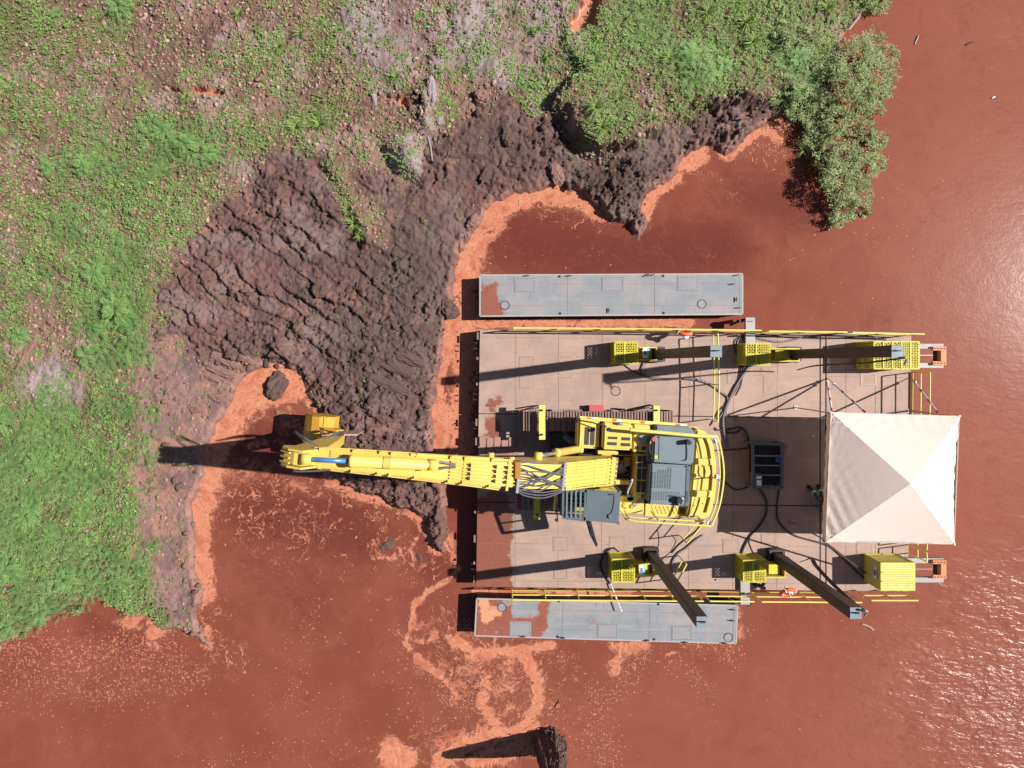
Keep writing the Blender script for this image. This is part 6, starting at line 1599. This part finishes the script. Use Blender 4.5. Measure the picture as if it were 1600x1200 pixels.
def clods():
    x, y, h, sd, g, m, b, p = candidates(130000)
    cl = fbm(x * .9, y * .9, 1, 4)
    dens = (1 - m) * (1 - .8 * b) * np.clip(.75 + (cl - .5) * 2.6 - .5 * blobs(x, y, PALE), 0, 1) * (sd > .15) * (p < .1) * (1 - .55 * g)
    k = r_.rand(len(x)) < dens * .8; x, y, h = x[k], y[k], h[k]; n = len(x); s = r_.uniform(.022, .056, n) * (1 + (r_.rand(n) < .08) * .8)
    V, Fq = lumps(x, y, h + s * .25, s, 3)
    me = np_mesh('earth_clods', V, Fq, M['clod'], {'tint': np.repeat(r_.rand(n), 11)}); tag(link(me, 'earth_clods'), 'small brown earth clods strewn over the weedy bank', 'clods', kind='stuff')
    x, y, h, sd, g, m, b, p = candidates(60000)
    rub = blobs(x, y, [(620, 780, 130, 60, 1), (690, 820, 40, 60, 1), (695, 600, 20, 120, .8), (960, 300, 70, 60, 1), (1120, 200, 90, 40, 1), (880, 215, 50, 50, .9), (520, 640, 90, 90, .8), (380, 560, 70, 50, .8), (305, 960, 50, 70, .9), (440, 480, 200, 130, .35), (480, 560, 120, 60, .6)])
    cl = fbm(x * .8, y * .8, 7, 4)
    k = (r_.rand(len(x)) < np.clip(rub * 1.0 + (cl - .5) * 1.6 + .05, 0, 1) * .55) & ((m > .5) | (b > .5)) & (sd > .02)
    x, y, h, b = x[k], y[k], h[k], b[k]; n = len(x); s = r_.uniform(.02, .06, n) * (1 + 1.4 * (r_.rand(n) < .10))
    V, Fq = lumps(x, y, h + s * .2, s, 5, .85)
    me = np_mesh('mud_lumps', V, Fq, M['mudclod'], {'tint': np.repeat(np.clip(r_.rand(n) * .85 + b * .5, 0, 1), 11)}); tag(link(me, 'mud_lumps'), 'broken dark mud lumps strewn over the dug bank', 'mud lumps', kind='stuff')
clods()

# --- floating specks
def specks():
    n = 2600; x = r_.uniform(-19, 19, n); y = r_.uniform(-14.5, 13, n); sd = poly_sd(x, y, LAND)
    px, py = x * SC(WL) + NX, -y * SC(WL) + NY
    on = (px > 738) & (px < 1430) & (py > 425) & (py < 1010)
    d = np.clip(strokes(x, y, FLECK) * 2 + .14, 0, 1)
    k = (sd < -.3) & ~on & (r_.rand(n) < d); x, y = x[k], y[k]; n = len(x); az = r_.rand(n) * 6.28
    P = np.stack([x, y, np.full(n, WL + .006)], 1)
    v, f, t_ = leaves(P, az, r_.uniform(.03, .11, n) * (r_.rand(n) ** 1.5 + .4), r_.uniform(.015, .04, n), np.zeros(n), r_.rand(n), '', None)
    me = np_mesh('floating_specks', v, f, M['pale'], {'tint': t_}); tag(link(me, 'floating_specks'), 'pale specks of scum drifting on the red water', 'specks', kind='stuff')
specks()

# --- individual grass tufts and ferny plants one can tell apart
def tuft_mesh(seed, nb, l0, l1, w):
    global r_; keep = r_; r_ = np.random.RandomState(seed); az = r_.rand(nb) * 6.28; z = np.zeros(nb)
    out = []
    for q in (.55, .8, .95):
        az = r_.rand(nb) * 6.28; out.append(blade_parts(np.cos(az) * .02, np.sin(az) * .02, z, az, r_.uniform(l0, l1, nb), r_.uniform(.35, 1, nb), w, q))
    me = build_leaves(out, 'grass_blades', M['grassm']); r_ = keep; return me
def fern_mesh(seed, nf, l0, l1, layers=3):
    global r_; keep = r_; r_ = np.random.RandomState(seed); out = []
    for k in range(layers):
        az = np.linspace(0, 6.28, nf, endpoint=False) + r_.uniform(-.3, .3, nf); ln = r_.uniform(l0, l1, nf) * (1 - .2 * k); z = np.zeros(nf)
        out += frond_parts(z, z, z + .05 + .13 * k, az, ln, ln * r_.uniform(.15, .5, nf), r_.uniform(.3, .95, nf), 7)
    me = build_leaves(out, 'fronds', M['fern']); r_ = keep; return me
TM = [tuft_mesh(31 + k, 22, .22, .55, .012) for k in range(4)]; FM = [fern_mesh(41 + k, 9, .35, .6) for k in range(3)]
STM = MB(); STM.tube([(0, 0, -.05), (0, 0, .14)], .02, 6); STM = STM.build('stem', M['stem']); stem_me = STM.data; bpy.data.objects.remove(STM)
def plant(px, py, me, partname, name, label, cat, group, s=1.0):
    x, y = float(wx(px)), float(wy(py)); h = float(hgt(np.array([x]), np.array([y]))[0][0])
    t_ = thing(name, (x, y, h), label, cat, group); t_.rotation_euler.z = random.random() * 6.28; t_.scale = (s, s, s)
    o = bpy.data.objects.new(partname, me); o.parent = t_; C.objects.link(o)
    o = bpy.data.objects.new('stem', stem_me); o.parent = t_; C.objects.link(o)
tufts = [(468, 205, 'bright yellow-green grass tuft at the head of the diagonal furrows', 1.3), (505, 200, 'spreading grass tuft right of the brightest one above the furrows', 1.2), (440, 80, 'grass tuft in the weeds left of the upper pale silt', 1), (475, 60, 'small grass tuft beside the upper pale silt patch', .9),
         (622, 128, 'lone pale green grass tuft above the reddish puddle', .8), (545, 330, 'grass tuft at the top of the narrow green strip through the furrows', .9), (556, 352, 'bright grass tuft midway along the narrow green strip', 1.1), (566, 372, 'grass tuft at the foot of the narrow green strip', .8),
         (925, 185, 'long-bladed grass tuft on the lip above the dark mud cut', 1.4), (935, 212, 'drooping grass tuft hanging over the dark mud cut', 1.3), (960, 170, 'grass tuft just right of the drooping ones on the lip', 1.1), (1010, 200, 'grass tuft above the muddy point', 1.0), (1040, 105, 'grass tuft left of the leafy green plant', 1.2),
         (1100, 30, 'tall grass tuft near the top edge of the right bank', 1.3), (1160, 45, 'fine pale grass tuft in the middle of the right bank', 1.3), (1145, 15, 'grass tuft cut by the top edge of the frame', 1.2), (1170, 75, 'star-shaped grass tuft above the bushes', 1.2), (1125, 95, 'grass tuft between leafy plant and star-shaped tuft', 1), (1285, 20, 'grass tuft on the riverside corner of the bank', 1.1),
         (1258, 232, 'spiky grass tuft hanging over the shaded alcove water', 1.2), (838, 55, 'small grass tuft beside the orange puddle inlet', .8), (925, 110, 'tufty grass right below the orange puddle inlet', 1.1), (855, 95, 'low grass tuft on the brown slope left of the inlet', .8), (265, 498, 'thin dry grass tuft on the bare purple bank', .9), (250, 640, 'thin grass tuft at the edge of the bare strip', .9),
         (190, 295, 'star-shaped grass tuft in the left meadow', 1.0), (300, 160, 'grass tuft just below the thin orange puddle', .9), (380, 30, 'grass tuft near the top edge left of centre', .9)]
for k, (x, y, lab, s) in enumerate(tufts): plant(x, y, TM[k % 4], 'blades', 'grass_tuft', lab, 'grass tuft', 'grass tufts on the bank', s * .85)
ferns_ = [(198, 20, 'feathery shrub standing alone near the top left edge', 1.1), (265, 212, 'feathery shrub above the thin orange puddle\'s lower meadow', 1), (300, 232, 'bright feathery shrub right of its paler neighbour', 1), (335, 245, 'dark little feathery shrub nearest the furrows', .8), (145, 265, 'feathery shrub in the left meadow', .9), (85, 265, 'small feathery shrub in the thin left weeds', .7),
          (165, 430, 'feathery shrub at the top of the dense dark clump', 1.2), (200, 485, 'broad dark feathery shrub in the middle of the dense clump', 1.4), (150, 555, 'feathery shrub at the foot of the dense dark clump', 1.0), (45, 525, 'feathery shrub beside the reddish slab', .9), (1068, 95, 'large-leaved bright green plant on the right bank', 1.0), (1095, 130, 'lighter leafy plant below the large-leaved one', .9), (1120, 118, 'leafy plant touching the large-leaved one', .8), (1235, 105, 'dark leafy plant in front of the riverside bushes', 1.1),
          (15, 655, 'large feathery shrub at the left edge', 1.4), (80, 720, 'large feathery shrub in the lower left thicket', 1.3), (60, 800, 'feathery shrub in the heart of the lower left thicket', 1.4), (30, 880, 'dark feathery shrub in the bottom left thicket', 1.4), (110, 900, 'feathery shrub leaning over the bottom left shore', 1.2), (70, 950, 'feathery shrub hanging over the red water', 1.1), (15, 975, 'pale leafy shrub at the lowest left shore', 1.1), (100, 30, 'small feathery shrub in the top left weeds', .6)]
for k, (x, y, lab, s) in enumerate(ferns_): plant(x, y, FM[k % 3], 'fronds', 'feathery_shrub', lab, 'shrub', 'feathery shrubs in the undergrowth', s)

# --- riverside bushes
def bush(root, clumps, nl, label, seed):
    rr = np.random.RandomState(seed); R0 = W(*root); t_ = thing('riverside_bush', R0, label, 'bush', 'bushes leaning over the river')
    b = MB(); V, Fs, T = [], [], []; cs = []
    for (px, py, z, rad, w_) in clumps: cs.append((W(px, py, max(-.62, z - .6)), rad * .95, w_))
    for c_, rad, w_ in cs:
        mid = R0.lerp(c_, .5) + Vector((rr.uniform(-.1, .1), rr.uniform(-.1, .1), .15)); b.tube(smooth_path([R0 + Vector((rr.uniform(-.1, .1), rr.uniform(-.1, .1), -.1)), mid, c_], 4), [.035 - .003 * i for i in range(9)], 5)
        for k in range(9):
            d = Vector(rr.normal(size=3)).normalized(); b.tube([mid.lerp(c_, rr.uniform(.3, 1)), c_ + d * rad * .85], .008, 4)
    b.build('branches', M['stem'], t_)['kind'] = 'stuff'
    tot = sum(w_ for _, _, w_ in cs); parts = []; o3 = np.array(off(t_))
    for c_, rad, w_ in cs:
        n = int(nl * w_ / tot); ns = max(14, n // 26); d = rr.normal(size=(ns, 3)); d /= np.linalg.norm(d, axis=1)[:, None]
        tips = np.array(c_) + d * (rad * rr.uniform(.45, 1.12, ns) ** .7)[:, None] * np.array([1, 1, .6])
        ii = rr.randint(0, ns, n); P = tips[ii] + rr.normal(size=(n, 3)) * rad * .115
        out = P - np.array(c_); az = np.arctan2(out[:, 1], out[:, 0]) + rr.normal(size=n) * .9
        parts.append(leaves(P - o3, az, rr.uniform(.05, .095, n), rr.uniform(.022, .04, n), rr.uniform(-.3, .9, n), np.clip(rr.rand(ns)[ii] * .55 + rr.rand(n) * .35 + .1 * (P[:, 2] > c_.z), 0, 1), '', None))
    me = build_leaves(parts, 'crown', M['shrub']); o = bpy.data.objects.new('crown', me); o.parent = t_; C.objects.link(o)
bush((1285, 128, -.5), [(1340, 95, .9, .75, 1), (1370, 115, .8, .7, .9), (1360, 70, .6, .5, .6), (1325, 125, 1.0, .65, .8), (1350, 150, .7, .6, .8), (1385, 90, .4, .4, .4), (1300, 110, .6, .5, .6), (1385, 140, .3, .35, .3)], 11000, 'large bush leaning over the river, topmost of the riverside bushes', 1)
bush((1272, 200, -.5), [(1310, 190, .5, .6, .8), (1345, 172, .5, .5, .5), (1350, 205, .1, .42, .45), (1370, 220, -.1, .35, .3), (1290, 165, .5, .5, .6), (1275, 210, .2, .5, .7), (1375, 165, .1, .3, .25)], 7500, 'thin bush with red water showing through, between the two larger ones', 2)
bush((1268, 236, -.5), [(1320, 245, .6, .6, .9), (1345, 262, .6, .55, .8), (1310, 285, .7, .6, .9), (1340, 300, .5, .5, .7), (1318, 325, .3, .5, .6), (1305, 345, 0, .32, .3), (1360, 235, .3, .4, .4), (1368, 255, .2, .35, .3), (1290, 250, .4, .45, .5), (1352, 330, 0, .25, .15)], 11500, 'long bush trailing down over the river, lowest of the riverside bushes', 3)
bush((1240, 60, -.1), [(1235, 75, .6, .5, .8), (1262, 60, .5, .5, .7), (1262, 95, .6, .45, .7), (1225, 50, .5, .4, .5)], 4200, 'dark compact bush on the bank behind the riverside bushes', 4)
bush((1345, 2, -.6), [(1350, -8, .1, .5, .8), (1372, 5, 0, .4, .6), (1330, -30, .2, .6, .8)], 3600, 'pale green bush cut by the top edge at the river corner', 5)
bush((1262, 150, -.3), [(1262, 150, .4, .55, .8), (1250, 175, .3, .45, .6), (1285, 215, .1, .4, .6), (1240, 140, .4, .4, .5)], 4200, 'dark green bush standing over the shaded alcove', 6)
bush((60, 965, -.5), [(25, 975, -.1, .5, .8), (55, 955, -.1, .45, .7), (95, 935, -.1, .4, .6), (120, 945, -.3, .3, .3), (-5, 990, -.2, .5, .7)], 4500, 'leafy bush drooping into the red water at the lower left', 7)
for k, (x, y) in enumerate(((80, 965), (155, 968), (250, 1000), (238, 1015), (245, 990))):
    pass

# --- rocks
def rock(px, py, w, d, h, rot, label, mat='rock', name='rock', sink=.3, seed=0, cat='rock', group='rocks and clods on the bank', z=None):
    rr = random.Random(seed + int(px)); bm = bmesh.new(); bmesh.ops.create_icosphere(bm, subdivisions=4, radius=1)
    from mathutils import noise
    for v in bm.verts:
        n = noise.noise(v.co * 1.3 + Vector((px, py, 0))) * .40 + noise.noise(v.co * 3.5 + Vector((py, px, 0))) * .30 + noise.noise(v.co * 8 + Vector((py, px, 0))) * .14
        v.co = v.co * (1 + n); v.co.z = max(v.co.z, -.5); v.co.x = math.copysign(min(abs(v.co.x), .86 + .05 * n), v.co.x); v.co = Vector((v.co.x * w / 2, v.co.y * d / 2, v.co.z * h / 2))
    me = bpy.data.meshes.new(name); bm.to_mesh(me); bm.free(); me.materials.append(M[mat])
    x, y = float(wx(px)), float(wy(py)); hh = float(hgt(np.array([x]), np.array([y]))[0][0]) if z is None else z
    o = bpy.data.objects.new(name, me); o.location = (x, y, hh + h * (.5 - sink)); o.rotation_euler.z = rot; C.objects.link(o)
    return tag(o, label, cat, group)
M['palerock'] = paint('pale_lilac_clay', (0.33, 0.26, 0.26), (0.17, 0.11, 0.10), .6, .95, 0, 5, .1, .6)
M['mudrock'] = paint('dark_mud_clod', (0.12, 0.075, 0.062), (0.20, 0.11, 0.085), .6, .95, 0, 5, .1, .6)
rock(753, 156, .62, .48, .4, .2, 'squarish reddish boulder on the slope above the churned mud', seed=1)
if 0: rock(641, 252, 1.25, 1.1, .5, -.5, 'big pale lilac clay boulder at the head of the mud cut', 'palerock', seed=2)
rock(588, 160, .2, .5, .16, .1, 'narrow upright pale rock left of the small puddle', 'palerock', seed=3)
rock(677, 148, .35, .9, .2, .15, 'long pale clay ridge stone right of the small puddle', 'palerock', seed=4)
rock(690, 196, .3, .3, .16, .4, 'small pale stone at the end of the clay ridge', 'palerock', seed=5)
rock(429, 604, .85, 1.0, .5, -.5, 'brown mud mound standing alone in the orange scum', 'mudrock', seed=6, z=WL - .1)
rock(236, 498, .46, .26, .14, -.05, 'brick-shaped reddish stone between undergrowth and bare bank', seed=7)
rock(58, 545, .30, 1.05, .22, -.5, 'long reddish slab lying in the left weeds', seed=8)
rock(46, 570, .28, .6, .2, -.45, 'shorter reddish slab beside the long one', seed=9)
rock(92, 503, .26, .2, .15, .3, 'small pinkish stone right of the slabs', seed=10)
rock(703, 484, .62, .72, .42, .7, 'ragged mud clump overhanging the orange scum strip', 'mudrock', seed=11)
rock(606, 853, .5, .32, .16, .5, 'low mud islet in the scum swirl below the rubble', 'mudrock', seed=12, z=WL - .04)
rock(597, 858, .25, .2, .12, .1, 'tiny mud islet left of the low one', 'mudrock', seed=13, z=WL - .03)
rock(655, 874, .2, .3, .1, .6, 'tiny pale mud islet nearest the barge', 'mudrock', seed=14, z=WL - .03)
rock(878, 1172, .01, .01, .01, 0, '', seed=0) if False else None
rock(795, 222, .5, .4, .3, .5, 'dark clod in the middle of the churned upper mud', 'mudrock', seed=15)
rock(762, 272, .4, .7, .14, -.5, 'flat tan slab set in the dark upper mud', 'mudrock', seed=16)
rock(870, 272, .5, .8, .22, .3, 'pale streaked clay bluff at the water edge of the upper mud', 'rock', seed=17)
rock(740, 345, .35, .5, .2, -.6, 'reddish shore stone where the scum strip begins', seed=18)
rock(580, 520, .55, .45, .28, .2, 'rounded mud boulder in the lower furrows', 'mudrock', seed=19)
rock(505, 455, .6, .5, .28, .6, 'knobbly reddish mud boulder amid the furrows', 'mudrock', seed=20)
rock(620, 395, .4, .35, .24, .6, 'reddish mud boulder below the green strip', 'mudrock', seed=21)
rock(555, 636, .3, .3, .22, 0, 'round clod beside the bucket', 'mudrock', seed=22)
rock(445, 650, .25, .15, .12, 0, 'small wet stone in the scum left of the bucket', 'rock', seed=23, z=WL)
rock(432, 645, .2, .15, .1, 0, 'smallest wet stone in the scum left of the bucket', 'rock', seed=24, z=WL)
slabs = [(356, 563, 1.3, .28, -.42, 'uppermost of the pale scraped clay ribs beside the inlet'), (347, 580, 1.2, .3, -.40, 'second pale scraped clay rib beside the inlet'), (390, 562, .8, .22, -.42, 'short pale clay rib nearest the dug mud'), (335, 590, .9, .25, -.38, 'third pale scraped clay rib beside the inlet'),
         (340, 622, .8, .22, -.3, 'small pale clay rib low on the inlet bank'), (310, 640, .6, .2, -.15, 'lowest little clay rib on the inlet bank'), (620, 575, 1.5, .4, -.38, 'long smooth mud rib at the lower end of the furrows'), (640, 560, 1.3, .35, -.38, 'upper smooth mud rib at the lower end of the furrows'), (610, 600, 1.8, .35, -.4, 'lowest smooth mud rib at the end of the furrows')]
for k, (x, y, a, b_, ro, lab) in enumerate(slabs): rock(x, y, a, b_, .22, ro, lab, 'rock' if k < 6 else 'mudrock', 'clay_rib', .35, 40 + k, 'clay rib', 'scraped clay ribs')

# --- dead trunk standing in the water at the bottom edge
def trunk():
    c_ = W(858, 1158, WL); t_ = thing('dead_tree_trunk', (c_.x, c_.y, WL), 'thick dark dead trunk with ragged roots rising from the water at the bottom edge', 'dead tree')
    rr = np.random.RandomState(9); n = 40; hs = np.linspace(-.8, 4.0, 34); V = []
    for i, z in enumerate(hs):
        t = max(0, z) / 4.0; rad = .52 * (1 - .75 * t ** 1.2)
        for j in range(n):
            a = 2 * math.pi * j / n; k = 1 + .13 * math.sin(a * 5 + 1.3 + .4 * z) + .10 * math.sin(a * 11 + z * 1.1) + .05 * math.sin(a * 23 - z * 2.7) + rr.uniform(-.05, .05)
            V.append((c_.x + math.cos(a) * rad * k * (1.0), c_.y + math.sin(a) * rad * k * .9, WL + z))
    fs = [(i * n + j, i * n + (j + 1) % n, (i + 1) * n + (j + 1) % n, (i + 1) * n + j) for i in range(len(hs) - 1) for j in range(n)] + [tuple((len(hs) - 1) * n + j for j in range(n))]
    b = MB(); b.add(V, fs); b.build('trunk', M['stump'], t_)
    b = MB()
    for k in range(190):
        a = rr.uniform(-1.3, 1.9); z = rr.uniform(-.05, 3.4); p = []
        rad = .52 * (1 - .75 * (max(0, z) / 4) ** 1.2) * 1.08
        for q in range(4):
            a += rr.uniform(-.12, .12); z -= rr.uniform(-.02, .16); p.append(Vector((c_.x + math.cos(a) * (rad + rr.uniform(0, .06)), c_.y + math.sin(a) * (rad + rr.uniform(0, .06)) * .92, WL + z)))
        b.tube(smooth_path(p, 2), rr.uniform(.008, .022), 4)
    o = b.build('ragged_roots', M['root'], t_); o['kind'] = 'stuff'
trunk()
# --- driftwood
def stick(px, py, l, rot, label, mat='pale', r=.025, z=WL + .02):
    c_ = W(px, py, z); t = Vector((math.cos(rot), math.sin(rot), 0)) * l / 2
    b = MB(); b.tube(smooth_path([c_ - t, c_ + Vector((.02, .03, .01)), c_ + t], 4), [r * .7] + [r] * 7 + [r * .4], 6); o = b.build('driftwood', M[mat]); tag(o, label, 'driftwood', 'floating sticks')
stick(1356, 980, .5, -.5, 'pale floating stick just below the strapped lower spud', r=.03)
stick(1432, 62, .35, 1.2, 'grey floating stick off the riverside bushes', 'steel')
stick(1515, 68, .3, .4, 'dark floating stick in the upper right water', 'stump', .035)
stick(1552, 153, .12, .2, 'tiny pale float near the right edge', 'white', .03)
stick(1335, 35, .7, .9, 'pale snag at the river corner of the bank', 'pale', .04, -.55)
stick(1322, 75, .8, 1.8, 'second pale snag below the river corner', 'pale', .05, -.6)
stick(1160, 185, .5, .1, 'short pale stick in the rubble above the alcove', 'root', .03, -.2)
stick(672, 232, .9, 1.75, 'thin curved pale stick at the head of the mud cut', 'palerock', .03, -.15)
stick(870, 1100, .3, 1.0, 'small twig floating in the scum above the trunk', 'stump', .02)
